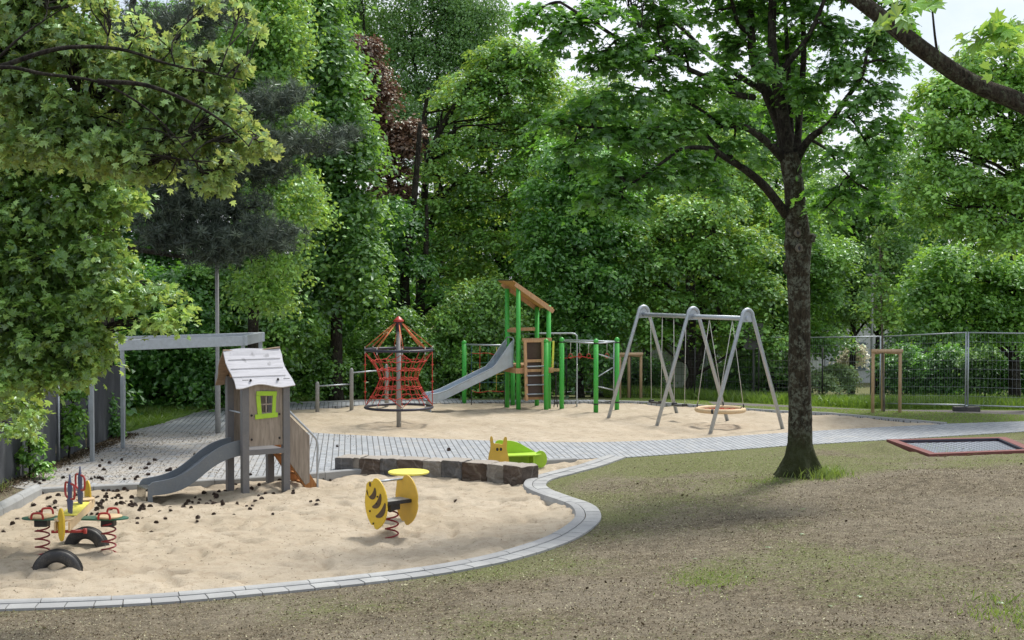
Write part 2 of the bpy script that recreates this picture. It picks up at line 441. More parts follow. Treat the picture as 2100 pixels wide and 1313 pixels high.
M['lf_near'] = leafmat('near maple leaves', (0.012, 0.034, 0.010), (0.070, 0.135, 0.040), (0.27, 0.37, 0.17), 0.45)
M['lf_near2'] = leafmat('bushy maple leaves', (0.012, 0.032, 0.010), (0.062, 0.125, 0.032), (0.235, 0.33, 0.12), 0.42)
M['lf_main'] = leafmat('foreground maple leaves', (0.018, 0.042, 0.010), (0.042, 0.095, 0.018), (0.11, 0.19, 0.035), 0.42)
M['lf_lime'] = leafmat('fresh light leaves', (0.030, 0.072, 0.018), (0.090, 0.185, 0.040), (0.22, 0.35, 0.09))
M['lf_mid'] = leafmat('mid green leaves', (0.022, 0.055, 0.014), (0.065, 0.135, 0.03), (0.17, 0.27, 0.06))
M['lf_dark'] = leafmat('dark green leaves', (0.014, 0.040, 0.012), (0.042, 0.100, 0.026), (0.125, 0.22, 0.055))
M['lf_blue'] = leafmat('grey green leaves', (0.035, 0.065, 0.028), (0.08, 0.135, 0.055), (0.17, 0.24, 0.105))
M['lf_horn'] = leafmat('dense linden leaves', (0.014, 0.042, 0.014), (0.050, 0.105, 0.030), (0.155, 0.235, 0.065))
M['lf_bronze'] = leafmat('bronze leaves', (0.035, 0.016, 0.012), (0.095, 0.042, 0.034), (0.19, 0.095, 0.078), 0.25, (0.26, 0.11, 0.075))
M['lf_silver'] = leafmat('silvery leaves', (0.09, 0.12, 0.075), (0.17, 0.215, 0.13), (0.30, 0.35, 0.23))
M['lf_blossom'] = leafmat('pink blossom', (0.22, 0.16, 0.17), (0.42, 0.32, 0.33), (0.6, 0.5, 0.5))
M['lf_red'] = leafmat('red shrub leaves', (0.09, 0.05, 0.02), (0.16, 0.13, 0.04), (0.2, 0.24, 0.06))
M['needle'] = leafmat('pine needles', (0.007, 0.010, 0.008), (0.028, 0.036, 0.030), (0.105, 0.115, 0.100), 0.2, (0.10, 0.12, 0.07))
M['bark_main'] = barkmat('mossy lichen bark', (0.022, 0.018, 0.011), (0.066, 0.056, 0.036), (0.19, 0.21, 0.16), 0.75, (0.042, 0.052, 0.018))
M['bark'] = barkmat('dark bark', (0.014, 0.012, 0.010), (0.045, 0.038, 0.030), (0.12, 0.12, 0.09), 0.4)
M['bark_branch'] = barkmat('lichened branch bark', (0.03, 0.024, 0.018), (0.09, 0.075, 0.055), (0.17, 0.19, 0.13), 0.7, None, 2)
M['bark_pale'] = barkmat('pale young bark', (0.13, 0.11, 0.085), (0.22, 0.20, 0.16), (0.25, 0.25, 0.2), 0.4)
M['grassblade'] = leafmat('thin grass blades', (0.04, 0.05, 0.015), (0.085, 0.10, 0.030), (0.16, 0.17, 0.06))
M['lawnblade'] = leafmat('lawn grass blades', (0.03, 0.05, 0.009), (0.075, 0.11, 0.018), (0.15, 0.18, 0.04))
M['litter'] = None
m, nt, out = mat('leaf litter'); at = N(nt, 'ShaderNodeAttribute', _attribute_name='tint')
c = ramp(nt, at.outputs['Fac'], [(0, (0.04, 0.028, 0.016)), (0.45, (0.15, 0.115, 0.07)), (0.8, (0.33, 0.29, 0.17)), (0.97, (0.52, 0.50, 0.34))])
principled(nt, out, c, 0.9, 0, None, 0.2); M['litter'] = m
M['cone'] = paint('pine cone scales', (0.035, 0.018, 0.012), 0.8, 0.4, 60)

# ------------------------------------------------------------------ outlines on the ground
def spline(pts, n=6, closed=False):
    P = [np.array(p[:2], float) for p in pts]; L = len(P); outp = []
    rng = range(L if closed else L - 1)
    for i in rng:
        p0 = P[(i - 1) % L] if closed or i > 0 else P[0]
        p1 = P[i]; p2 = P[(i + 1) % L]
        p3 = P[(i + 2) % L] if closed or i + 2 < L else P[-1]
        for k in range(n):
            t = k / n
            outp.append(0.5 * ((2 * p1) + (-p0 + p2) * t + (2 * p0 - 5 * p1 + 4 * p2 - p3) * t * t + (-p0 + 3 * p1 - 3 * p2 + p3) * t ** 3))
    if not closed: outp.append(P[-1])
    return [tuple(p) for p in outp]
def g2(lst): return [tuple(G(x, y))[:2] for x, y in lst]

kerb_outer = spline([(-7.9, 14.2), (-7.0, 14.65)] + g2([(0, 1252), (300, 1240), (600, 1214), (850, 1186), (1000, 1161), (1100, 1136), (1180, 1106),
    (1222, 1078), (1233, 1058), (1215, 1036), (1160, 1017), (1122, 1000), (1130, 985), (1180, 971), (1235, 956), (1285, 938)]), 6)
near_path_edge_R = g2([(1400, 930), (1600, 915), (1850, 900), (2100, 885)]) + [(18.0, 33.2), (26, 35.0)]
far_path_edge_R = [(26, 38.0), (18, 36.3)] + g2([(2100, 864), (1940, 869)])
far_pit_back = g2([(1940, 869), (1850, 861.5), (1700, 848.5), (1600, 844), (1440, 833), (1340, 826), (1240, 823.5)])
outer_back = [tuple(G(1240, 820))[:2]] + g2([(940, 820.5), (760, 822.5), (590, 827), (440, 841), (400, 848), (330, 872), (245, 893)])
left_edge = [(-8.45, 28.0), (-8.4, 23.6), (-7.9, 23.3)]
pit_left = [(-7.85, 20.0)]
ZONE = kerb_outer + near_path_edge_R + far_path_edge_R + far_pit_back + outer_back + left_edge + pit_left

near_pit = None
pit_far_side = g2([(1243, 938), (1180, 942), (1100, 946), (980, 951), (860, 957), (760, 963), (690, 968), (640, 973), (480, 984), (300, 994), (110, 1003), (62, 1006)])
FARPIT = spline(g2([(600, 838), (700, 832.5), (850, 827.5), (1000, 825), (1150, 823.5), (1240, 823.5)]), 4) [:-1] + \
    g2([(1240, 823.5), (1340, 826), (1440, 833), (1600, 844), (1700, 848.5), (1850, 861.5), (1940, 869)]) + \
    spline(g2([(1925, 870), (1850, 873.5), (1650, 885), (1450, 897.5), (1320, 904), (1200, 907), (1050, 905), (850, 898), (700, 891), (610, 885)]), 4) + \
    g2([(560, 872), (560, 850)])

def inside(poly, X, Y):
    p = np.array(poly); n = len(p); r = np.zeros(X.shape, bool)
    j = n - 1
    for i in range(n):
        xi, yi = p[i]; xj, yj = p[j]
        c = ((yi > Y) != (yj > Y)) & (X < (xj - xi) * (Y - yi) / (yj - yi + 1e-12) + xi)
        r ^= c; j = i
    return r
def dist_poly(poly, X, Y, closed=True):
    p = np.array(poly); n = len(p); d = np.full(X.shape, 1e9)
    for i in range(n if closed else n - 1):
        a = p[i]; b_ = p[(i + 1) % n]; ab = b_ - a; l2 = max(1e-12, ab @ ab)
        t = np.clip(((X - a[0]) * ab[0] + (Y - a[1]) * ab[1]) / l2, 0, 1)
        d = np.minimum(d, np.hypot(X - a[0] - t * ab[0], Y - a[1] - t * ab[1]))
    return d

def ground_z(X, Y, d=None):
    X = np.asarray(X, float); Y = np.asarray(Y, float)
    if d is None:
        d = dist_poly(ZONE, X, Y); d = np.where(inside(ZONE, X, Y), -d, d)
    dd = np.maximum(d, 0); r = np.hypot(X, Y)
    near = np.clip((33.0 + np.maximum(0, X - 9) * 0.25 - Y) / 2.5, 0, 1) * np.where(X < -7.2, np.clip((Y * -1 + 22) / 6, 0, 1), 1)
    bank = 1.88 * (dd / (dd + r + 1e-6)) ** 1.12 * near
    bumps = (fbm(X * 0.7, Y * 0.7, 3) - 0.5) * 0.16 + (fbm(X * 2.6, Y * 2.6, 9) - 0.5) * 0.05 + (fbm(X * 7.5, Y * 7.5, 29, 2) - 0.5) * 0.035
    bank = bank + bumps * np.clip(dd / 1.5, 0, 1) * near
    # small mound beside the tree
    bank = bank + 0.13 * np.exp(-(((X - 6.2) / 1.9) ** 2 + ((Y - 22.0) / 1.4) ** 2)) * near
    y0 = 40.6 - np.clip((X - 4) / 6, 0, 1) * 3.7
    far = -0.075 * np.clip(Y - y0, 0, 26)
    return bank + far - 0.012

# ---- ground sheet
def axis(segs):
    o = []
    for a, b_, s in segs:
        o += list(np.arange(a, b_ - 1e-6, s))
    return np.array(o + [segs[-1][1]])
xs = axis([(-400, -60, 34), (-60, -14, 2.3), (-14, 16, 0.12), (16, 60, 2.2), (60, 400, 34)])
ys = axis([(-30, 3, 1.1), (3, 42, 0.12), (42, 60, 0.45), (60, 120, 6), (120, 900, 60)])
GX, GY = np.meshgrid(xs, ys)
dz = dist_poly(ZONE, GX, GY); ins = inside(ZONE, GX, GY); dz = np.where(ins, -dz, dz)
GZ = ground_z(GX, GY, dz)
marg = np.where(GY < 29.5, 0.15, 0.12)
GZ = np.where(dz < -marg, -0.45, GZ)
TRC = [tuple(G(x, y, 0.16))[:2] for x, y in ((1815, 903.5), (1906, 935), (2135, 926), (2062, 898.5))]
dt = dist_poly(TRC, GX, GY); it = inside(TRC, GX, GY)
GZ = np.where(it & (dt > 0.14), -0.3, np.where(it, np.minimum(GZ, 0.12), np.where(dt < 0.5, 0.145 + (GZ - 0.145) * np.clip((dt - 0.12) / 0.4, 0, 1), GZ)))
# where grass grows
def grass_amt(X, Y, d):
    base = 0.32 + (fbm(X * 0.55, Y * 0.55, 41) - 0.5) * 1.25
    edge = np.exp(-np.maximum(d, 0) / 0.8) * 0.36
    band = np.clip((Y - 21.5) / 3, 0, 1) * 0.36 * np.clip(1 - np.maximum(0, X - 9.5) / 3, 0.5, 1)
    right = np.exp(-(((X - 3.9) / 1.2) ** 2 + ((Y - 9.0) / 2.2) ** 2)) * 0.75 + np.exp(-(((X - 3.2) / 0.6) ** 2 + ((Y - 7.2) / 0.8) ** 2)) * 0.5
    patch = np.exp(-(((X - 2.1) / 0.45) ** 2 + ((Y - 15.3) / 0.8) ** 2)) * 0.8 + np.exp(-(((X - 2.9) / 0.4) ** 2 + ((Y - 13.6) / 0.8) ** 2)) * 0.35
    tree = np.exp(-(((X - 4.6) / 0.9) ** 2 + ((Y - 23.3) / 0.9) ** 2)) * 0.5
    mound = -np.exp(-(((X - 6.6) / 2.4) ** 2 + ((Y - 21.6) / 2.0) ** 2)) * 0.9
    bare = -0.17 * np.clip((21 - Y) / 6, 0, 1)
    g = base + edge + band + right + patch + tree + mound + bare
    lawn = np.clip((Y - 31.5) / 1.5, 0, 1) + np.where((X < -7.0) & (Y > 25), 1.0, 0)
    return np.clip(g + lawn, 0, 1)
GA = grass_amt(GX, GY, dz)
GA = np.where((GX < -7.2) & (GY < 31.2) & (GY > 17), 0.0, GA)
# asphalt lane behind the construction fence
fy = 37.4 + (12.0 - GX) * 0.38
tar = np.clip(1 - np.abs(GY - fy) / 1.1, 0, 1) > 0.01
tar = np.where(tar & (GX > 5.5) & ~ins, 1.0, 0.0)
nyy, nxx = GX.shape
idx = np.arange(nyy * nxx).reshape(nyy, nxx)
q = np.stack([idx[:-1, :-1], idx[:-1, 1:], idx[1:, 1:], idx[1:, :-1]], -1).reshape(-1, 4)
ground = np_mesh('ground', np.stack([GX, GY, GZ], -1).reshape(-1, 3), q.ravel(), np.full(len(q), 4), M['ground'],
                 {'grass': GA.ravel(), 'tarmac': tar.ravel()}, True, dom='POINT')
tag(ground, 'bare brown soil bank with thin grass rising towards the viewer', 'ground', kind='structure')

# ---- sand sheets
def sandz_near(X, Y):
    h = -0.060 + (fbm(X * 0.8, Y * 0.8, 60) - 0.5) * 0.05 + (fbm(X * 2.9, Y * 2.9, 61, 3) - 0.5) * 0.085
    f = vnoise(X * 5.2 + 3 * vnoise(X, Y, 5), Y * 4.4, 62); h = h - 0.048 * np.clip(f - 0.55, 0, 1) / 0.45 * 2
    h = h + (vnoise(X * 8, Y * 8, 63) - 0.5) * 0.024 + (vnoise(X * 13, Y * 13, 64) - 0.5) * 0.016
    h = h - 0.10 * np.exp(-(((X + 5.2) / 0.9) ** 2 + ((Y - 22.9) / 0.7) ** 2))       # scooped under the slide
    h = h - 0.04 * np.exp(-(((X + 1.65) / 0.35) ** 2 + ((Y - 19.1) / 0.35) ** 2))
    kd_ = dist_poly(kerb_outer, X, Y, False) - 0.40; h = h + 0.055 * np.exp(-np.maximum(kd_, 0) / 0.35)
    return np.minimum(h, -0.006)
def sandz_far(X, Y):
    h = -0.045 + (fbm(X * 0.6, Y * 0.6, 70) - 0.5) * 0.06 + (fbm(X * 2.2, Y * 2.2, 71, 2) - 0.5) * 0.09 + (vnoise(X * 6, Y * 5, 72) - 0.5) * 0.035
    return np.minimum(h, -0.008)
def sheet(name, x0, x1, y0, y1, st, fn, m, label):
    X, Y = np.meshgrid(np.arange(x0, x1, st), np.arange(y0, y1, st))
    Z = fn(X, Y); ny, nx = X.shape; ix = np.arange(ny * nx).reshape(ny, nx)
    q = np.stack([ix[:-1, :-1], ix[:-1, 1:], ix[1:, 1:], ix[1:, :-1]], -1).reshape(-1, 4)
    cxm = X.ravel()[q].mean(1); cym = Y.ravel()[q].mean(1)
    d = dist_poly(ZONE, cxm, cym); k = inside(ZONE, cxm, cym) & (d > 0.16 if 'near' in name or st < 0.06 else d > 0.03)
    q = q[k]
    o = np_mesh(name, np.stack([X, Y, Z], -1).reshape(-1, 3), q.ravel(), np.full(len(q), 4), m, None, True)
    return tag(o, label, 'sand', kind='structure')
sheet('sand_near', -7.9, 3.0, 14.3, 29.2, 0.05, sandz_near, M['sand'], 'trampled pale sand of the near play pit')
sheet('sand_far', -7.2, 11.5, 29.0, 41.0, 0.07, sandz_far, M['sand'], 'pale sand of the far play pit under the swings')

# ---- path (paved), with a hole for the far pit
near_side = list(reversed(pit_far_side))                      # from left to right
path_outer = near_side + [tuple(G(1285, 938))[:2]] + near_path_edge_R + far_path_edge_R + outer_back[:0]
path_outer = near_side + [kerb_outer[-1]] + near_path_edge_R + far_path_edge_R + [(p[0] + .04, p[1] + .04) for p in far_pit_back[1:]] + outer_back + left_edge
def flat_poly(name, outer, holes, z, depth, m, attrs=None):
    loops = [[Vector((x, y, 0)) for x, y in outer]] + [[Vector((x, y, 0)) for x, y in h] for h in holes]
    tris = geometry.tessellate_polygon(loops)
    allp = [p for l in loops for p in l]; n = len(allp)
    vs = [(p.x, p.y, z) for p in allp] + [(p.x, p.y, z - depth) for p in allp]
    fs = []
    for t in tris:
        a, b_, c_ = (allp[i] for i in t)
        if (b_ - a).cross(c_ - a).z < 0: t = (t[0], t[2], t[1])
        fs.append(tuple(t))
    off = 0
    for l in loops:
        k = len(l)
        for i in range(k):
            j = (i + 1) % k; fs.append((off + i, off + j, n + off + j, n + off + i))
        off += k
    me = bpy.data.meshes.new(name); me.from_pydata(vs, [], fs); me.update(); me.materials.append(m)
    if attrs:
        for k, fn in attrs.items():
            at = me.attributes.new(k, 'FLOAT', 'POINT'); at.data.foreach_set('value', [fn(*v) for v in vs])
    o = bpy.data.objects.new(name, me); COL.objects.link(o); return o
holes = [[(p[0], p[1]) for p in FARPIT]]
# the far pit shares its right-hand back edge with the lawn: pull the hole in by a kerb's width
hc = np.mean(np.array(FARPIT), 0)
holes = [[(p[0] - (0.05 if p[1] > 33 and p[0] > 3 else 0), p[1] - (0.07 if p[1] > 33 and p[0] > 2.5 else 0)) for p in FARPIT]]
path = flat_poly('path', path_outer, holes, 0.0, 0.35, M['paver'])
tag(path, 'grey block paving between the two sand pits', 'path', kind='structure')
# dirt attribute needs its own density: subdivide into a grid by a bmesh cut
bm = bmesh.new(); bm.from_mesh(path.data)
for ax, vals in ((0, np.arange(-8, 3, 1.0)), (1, np.arange(24, 41, 1.0))):
    for v in vals:
        co = Vector((v, 0, 0)) if ax == 0 else Vector((0, v, 0)); no = Vector((1, 0, 0)) if ax == 0 else Vector((0, 1, 0))
        bmesh.ops.bisect_plane(bm, geom=bm.verts[:] + bm.edges[:] + bm.faces[:], plane_co=co, plane_no=no)
bm.to_mesh(path.data); bm.free()
at = path.data.attributes.new('dirt', 'FLOAT', 'POINT')
at.data.foreach_set('value', [max(0.0, min(1.0, (-4.2 - v.co.x) / 1.6)) * max(0, min(1, (34 - v.co.y) / 3)) + 0.05 for v in path.data.vertices])

# ---- kerbs
def offset_line(line, w):
    P = np.array(line); T = np.gradient(P, axis=0); T /= np.linalg.norm(T, axis=1)[:, None]
    Nn = np.stack([-T[:, 1], T[:, 0]], 1); return P + Nn * w
def resample(line, step):
    P = np.array(line); s = np.r_[0, np.cumsum(np.linalg.norm(np.diff(P, axis=0), axis=1))]
    n = max(2, int(round(s[-1] / step)) + 1); t = np.linspace(0, s[-1], n)
    return np.stack([np.interp(t, s, P[:, 0]), np.interp(t, s, P[:, 1])], 1)
def kerb_strip(name, line, w0, w1, stone, gap, prof, m, label, cat='kerb', sub=4):
    """stones laid along line between offsets w0 and w1; prof(u)->z for u in 0..1 across"""
    Ls = resample(line, stone / sub); A = offset_line(Ls, w0); B = offset_line(Ls, w1)
    vs = []; fs = []; tint = []; K = 7
    k = 0
    while k + sub <= len(Ls) - 1:
        rows = []
        t = rnd.random()
        for s_ in range(sub + 1):
            i = k + s_
            a = A[i].copy(); b_ = B[i].copy()
            if s_ == 0: a += (A[i + 1] - A[i]) / np.linalg.norm(A[i + 1] - A[i]) * gap; b_ += (B[i + 1] - B[i]) / (np.linalg.norm(B[i + 1] - B[i]) + 1e-9) * gap
            if s_ == sub: a -= (A[i] - A[i - 1]) / np.linalg.norm(A[i] - A[i - 1]) * gap; b_ -= (B[i] - B[i - 1]) / (np.linalg.norm(B[i] - B[i - 1]) + 1e-9) * gap
            row = [(a[0], a[1], -0.3)]
            for q_ in range(K):
                u = q_ / (K - 1); p = a * (1 - u) + b_ * u
                row.append((p[0], p[1], prof(u) + (t - 0.5) * 0.006))
            row.append((b_[0], b_[1], -0.3)); rows.append(row)
        base = len(vs); L = K + 2
        for r_ in rows: vs += r_
        for s_ in range(sub):
            for q_ in range(L - 1):
                fs.append((base + s_ * L + q_, base + s_ * L + q_ + 1, base + (s_ + 1) * L + q_ + 1, base + (s_ + 1) * L + q_)); tint.append(t)
        fs.append(tuple(base + q_ for q_ in range(L))[::-1]); tint.append(t)
        fs.append(tuple(base + sub * L + q_ for q_ in range(L))); tint.append(t)
        k += sub
    me = bpy.data.meshes.new(name); me.from_pydata(vs, [], fs)
    a_ = me.attributes.new('tint', 'FLOAT', 'FACE'); a_.data.foreach_set('value', tint)
    me.update(); me.materials.append(m)
    o = bpy.data.objects.new(name, me); COL.objects.link(o)
    return tag(o, label, cat, kind='structure')
kerb_strip('kerb', kerb_outer, 0.0, 0.225, 0.30, 0.006, lambda u: 0.022 - 0.006 * (2 * u - 1) ** 8, M['conc'], 'flat pale concrete slabs edging the near sand pit')
kerb_strip('kerb_rounded', kerb_outer, 0.238, 0.40, 0.75, 0.005, lambda u: 0.022 * math.sqrt(max(0, 1 - (2 * u - 1) ** 2 * 0.98)) + 0.018 - 0.05 * (u > 0.95), M['conc'], 'rounded concrete kerb along the near sand pit')
kerb_strip('kerb_path', [(x, y) for x, y in near_side], -0.055, 0.045, 1.0, 0.005, lambda u: 0.012 + 0.022 * math.sqrt(max(0, 1 - (2 * u - 1) ** 2)), M['conc'], 'grey rounded kerb between the paving and the near sand', sub=6)
kerb_strip('kerb_lawn', far_pit_back, -0.06, 0.05, 1.0, 0.005, lambda u: 0.03, M['conc'], 'thin concrete edging between the far sand and the lawn', sub=6)
kerb_strip('kerb_left', [(-7.78, 23.15), (-7.70, 21.3), (-7.72, 18.0)], -0.10, 0.10, 1.0, 0.006, lambda u: 0.02 + 0.085 * math.sqrt(max(0, 1 - (2 * u - 1) ** 2 * 0.97)), M['conc'], 'thick rounded concrete beam at the left end of the near pit', sub=6)
kerb_strip('kerb_far', outer_back[1:8], -0.05, 0.05, 1.0, 0.005, lambda u: 0.03, M['conc'], 'thin concrete edging behind the far paving', sub=6)

# ------------------------------------------------------------------ foliage
def frames(nrm, rng):
    n = nrm / np.linalg.norm(nrm, axis=1)[:, None]
    r = rng.normal(size=n.shape); a = np.cross(n, r); a /= np.linalg.norm(a, axis=1)[:, None]
    b_ = np.cross(n, a); return n, a, b_
LEAF = {}
LEAF['simple'] = (np.array([(0, 0, 0), (0.36, 0.42, 0.10), (0, 1, -0.08), (-0.36, 0.42, 0.10)]), [(0, 1, 2), (0, 2, 3)])
LEAF['oval'] = (np.array([(0, 0, 0), (0.30, 0.3, 0.08), (0.26, 0.7, 0.04), (0, 1, -0.1), (-0.26, 0.7, 0.04), (-0.30, 0.3, 0.08)]), [(0, 1, 2, 3), (0, 3, 4, 5)])
LEAF['maple'] = (np.array([(0, 0, 0), (0.26, 0.02, 0.0), (0.62, 0.18, -0.06), (0.34, 0.40, 0.04), (0.52, 0.80, -0.06), (0.16, 0.64, 0.03), (0, 1.08, -0.10),
                           (-0.16, 0.64, 0.03), (-0.52, 0.80, -0.06), (-0.34, 0.40, 0.04), (-0.62, 0.18, -0.06), (-0.26, 0.02, 0.0)]),
                 [(0, 1, 2, 3), (0, 3, 4, 5), (0, 5, 6, 7), (0, 7, 8, 9), (0, 9, 10, 11)])
def leaf_mesh(name, pos, nrm, size, tint, kind, m, rng, parent=None, yaxis=None):
    tpl, fc = LEAF[kind]
    n, a, b_ = frames(nrm, rng)
    if yaxis is not None:
        b_ = yaxis / np.linalg.norm(yaxis, axis=1)[:, None]; a = np.cross(b_, n); a /= (np.linalg.norm(a, axis=1)[:, None] + 1e-9); n = np.cross(a, b_)
    s = size[:, None, None]
    V = pos[:, None, :] + s * (tpl[None, :, 0, None] * a[:, None, :] + tpl[None, :, 1, None] * b_[:, None, :] + tpl[None, :, 2, None] * n[:, None, :])
    k = len(tpl); nL = len(pos)
    base = (np.arange(nL) * k)[:, None]
    flat = np.concatenate([np.array(f) for f in fc]); lt = np.array([len(f) for f in fc])
    return np_mesh(name, V.reshape(-1, 3), (base + flat[None, :]).ravel(), np.tile(lt, nL), m, {'tint': np.repeat(tint, len(fc))}, False, parent)

def cluster_points(blobs, n, rng, shell=0.45):
    w = np.array([b_[3] * b_[5] * (b_[6] if len(b_) > 6 else 1) for b_ in blobs]); w = w / w.sum()
    ch = rng.choice(len(blobs), size=n, p=w); B = np.array([b_[:6] for b_ in blobs])[ch]
    d = rng.normal(size=(n, 3)); d /= np.linalg.norm(d, axis=1)[:, None]
    r = rng.random(n) ** shell
    return B[:, :3] + d * B[:, 3:6] * r[:, None], d, ch, r
def crown(name, m, blobs, ncl, per, lsize, cr, seed, parent, kind='simple', flat=0.4, shell=0.45, up=0.9, bright=0.0, cull=True, tilt=0.45):
    rng = np.random.default_rng(seed)
    C, D, ch, r = cluster_points(blobs, ncl, rng, shell)
    per_c = rng.poisson(per, ncl); ci = np.repeat(np.arange(ncl), per_c); nL = len(ci)
    crs = cr * (0.6 + 0.8 * rng.random(ncl))
    off = rng.normal(size=(nL, 3)) * np.array([0.55, 0.55, 0.55 * flat]); rad = np.hypot(off[:, 0], off[:, 1])
    off[:, 2] -= 0.35 * rad ** 2                                           # sprays droop at the rim
    slope = D[ci] * 0.35; off[:, 2] -= (off[:, 0] * slope[:, 0] + off[:, 1] * slope[:, 1])
    P = C[ci] + off * crs[ci][:, None]
    Nn = np.array([0, 0, up]) + D[ci] * 0.45 + rng.normal(size=(nL, 3)) * tilt + np.stack([off[:, 0], off[:, 1], 0 * rad], 1) * 0.35
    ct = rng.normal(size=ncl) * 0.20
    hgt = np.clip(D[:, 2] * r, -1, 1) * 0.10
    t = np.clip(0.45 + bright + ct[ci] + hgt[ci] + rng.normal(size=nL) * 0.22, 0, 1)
    sz = lsize * (0.5 + 1.0 * rng.random(nL))
    o = leaf_mesh(name, P - np.array(parent.location), Nn, sz, t, kind, m, rng, parent)
    return o, C, ch
def branch_path(a, b_, rng, n=6, sag=0.06, wob=0.05):
    a = Vector(a); b_ = Vector(b_); L = (b_ - a).length; pts = []
    o = Vector((rng.normal(), rng.normal(), rng.normal())) * wob * L; o2 = Vector((rng.normal(), rng.normal(), rng.normal())) * wob * 0.6 * L
    for i in range(n + 1):
        t = i / n
        p = a.lerp(b_, t) + o * math.sin(PI * t) + o2 * math.sin(2 * PI * t) + Vector((0, 0, sag * L * math.sin(PI * t)))
        pts.append(p)
    return pts
def limbs(mbx, trunk, C, ch, blobs, rng, r0, twigs=0.5, nsides=6, tw_r=0.012, near=False):
    """limb from the trunk to each blob, twigs from the limb to its clusters"""
    T = [Vector(p) for p in trunk]; zs = [p.z for p in T]
    for bi, b_ in enumerate(blobs):
        c = Vector(b_[:3]); zt = c.z - 0.45 * math.hypot(c.x - T[-1].x, c.y - T[-1].y) - 0.3 * b_[5]
        k = min(range(len(T)), key=lambda i: abs(T[i].z - zt)); a = T[max(1, k)] if len(T) > 1 else T[0]
        if near: a = min(T, key=lambda p: (p - c).length + 1.0 * max(0, p.z - c.z + 0.1))
        pts = branch_path(a, c, rng, 7)
        rr = r0 * (0.75 + 0.4 * rng.random())
        mbx.tube(pts, [max(tw_r, rr * (1 - 0.8 * i / 7)) for i in range(8)], nsides)
        sel = np.where(ch == bi)[0]
        for j in sel:
            if rng.random() > twigs: continue
            e = Vector(C[j]); s_ = pts[2 + int(rng.random() * 5)]
            tp = branch_path(s_, e, rng, 4, 0.04, 0.07)
            mbx.tube(tp, [tw_r * 1.5, tw_r * 1.3, tw_r, tw_r * 0.8, tw_r * 0.5], 4, caps=False)
def pxb(lst, Y, dy=None, dY=0):
    """blobs from picture-plane ellipses (x, y, rx, ry[, depth offset[, weight]]) at distance Y"""
    o = []
    for b_ in lst:
        yy = Y + (b_[4] if len(b_) > 4 else 0); c = W(b_[0], b_[1], yy); rx = b_[2] / F * yy; rz = b_[3] / F * yy
        o.append((c.x, c.y, c.z, rx, dy or min(rx * 1.1, 2.6), rz) + ((b_[5],) if len(b_) > 5 else ()))
    return o
def tree(label, Y, trunks, blobs, lm, ncl, per, lsize, cr, seed, bark='bark', name='tree', cat='tree', group=None, r=0.16, kind='simple', limb=0.06,
         twigs=0.25, dy=None, near=False, **kw):
    """trunks: list of lists of picture points (x,y) at distance Y, the first the foot; the foot is dropped to the ground"""
    rng = np.random.default_rng(seed + 500)
    t0 = trunks[0]; foot = W(t0[0][0], t0[0][1], Y); gz = float(ground_z(foot.x, foot.y)) - 0.02
    root = thing(name, (foot.x, foot.y, gz), label, cat, 0, group)
    B = pxb(blobs, Y, dy)
    o, C, ch = crown('crown', M[lm], B, ncl, per, lsize, cr, seed, root, kind, **kw)
    mbx = MB(); allT = []
    for tt in trunks:
        pts = [W(p[0], p[1], Y + (p[2] if len(p) > 2 else 0)) for p in tt]
        pts[0] = Vector((pts[0].x, pts[0].y, gz - 0.1 if tt is t0 else pts[0].z))
        dense = spline3(pts, 5); m_ = len(dense); rr = r if tt is t0 else r * 0.7
        mbx.tube(dense, [max(0.006 if near else 0.02, rr * (1.25 if i == 0 else 1) * (1 - (0.93 if near else 0.75) * i / m_)) for i in range(m_)], 10); allT += dense
    allT.sort(key=lambda p: p.z)
    limbs(mbx, allT, C, ch, B, rng, limb, twigs, near=near, tw_r=0.007 if near else 0.012)
    mbx.build('trunk', M[bark], root, world=True)
    return root
def spline3(pts, n=5):
    P = [np.array(p) for p in pts]; L = len(P); o = []
    for i in range(L - 1):
        p0 = P[max(0, i - 1)]; p1 = P[i]; p2 = P[i + 1]; p3 = P[min(L - 1, i + 2)]
        for k in range(n):
            t = k / n
            o.append(Vector(0.5 * ((2 * p1) + (-p0 + p2) * t + (2 * p0 - 5 * p1 + 4 * p2 - p3) * t * t + (-p0 + 3 * p1 - 3 * p2 + p3) * t ** 3)))
    o.append(Vector(P[-1])); return o
# ================================================================== TREES
# ---- the foreground maple with its split trunk (custom skeleton)
YM = 23.3
gm_ = None
ft = W(1640, 950, YM); gzm = float(ground_z(np.array([ft.x]), np.array([ft.y]))[0])
mt = thing('maple_tree', (ft.x, ft.y, gzm), 'big foreground maple with mossy lichened trunk, knot holes and dark branches spreading left', 'tree')
def mp_(x, y, dY=0.0): return W(x, y, YM + dY)
def organic_tube(mb, pts, radii, n, seed, amp):
    pts = spline3(pts, 6); m_ = len(pts); rs = np.interp(np.linspace(0, 1, m_), np.linspace(0, 1, len(radii)), radii)
    b0 = len(mb.v); mb.tube(pts, list(rs), n)
    for i in range(m_):
        for k in range(n):
            a = 2 * PI * k / n; j = b0 + i * n + k; c_ = pts[i]; p = Vector(mb.v[j])
            f = 1 + amp * (vnoise(np.array([math.cos(a) * 2.2 + seed]), np.array([c_.z * 2.4 + math.sin(a) * 2.2]), seed)[0] - 0.5) * 2 + amp * 0.6 * (vnoise(np.array([math.cos(a) * 6 + seed]), np.array([c_.z * 7 + math.sin(a) * 6]), seed + 1)[0] - 0.5) * 2
            mb.v[j] = tuple(c_ + (p - c_) * f)
tk = MB()
base = [Vector((ft.x, ft.y, gzm - 0.25)), Vector((ft.x, ft.y, gzm + 0.02)), mp_(1641, 908), mp_(1641, 850), mp_(1640, 760), mp_(1639, 660), mp_(1637, 560), mp_(1636, 500), mp_(1632, 430), mp_(1626, 370), mp_(1618, 315)]
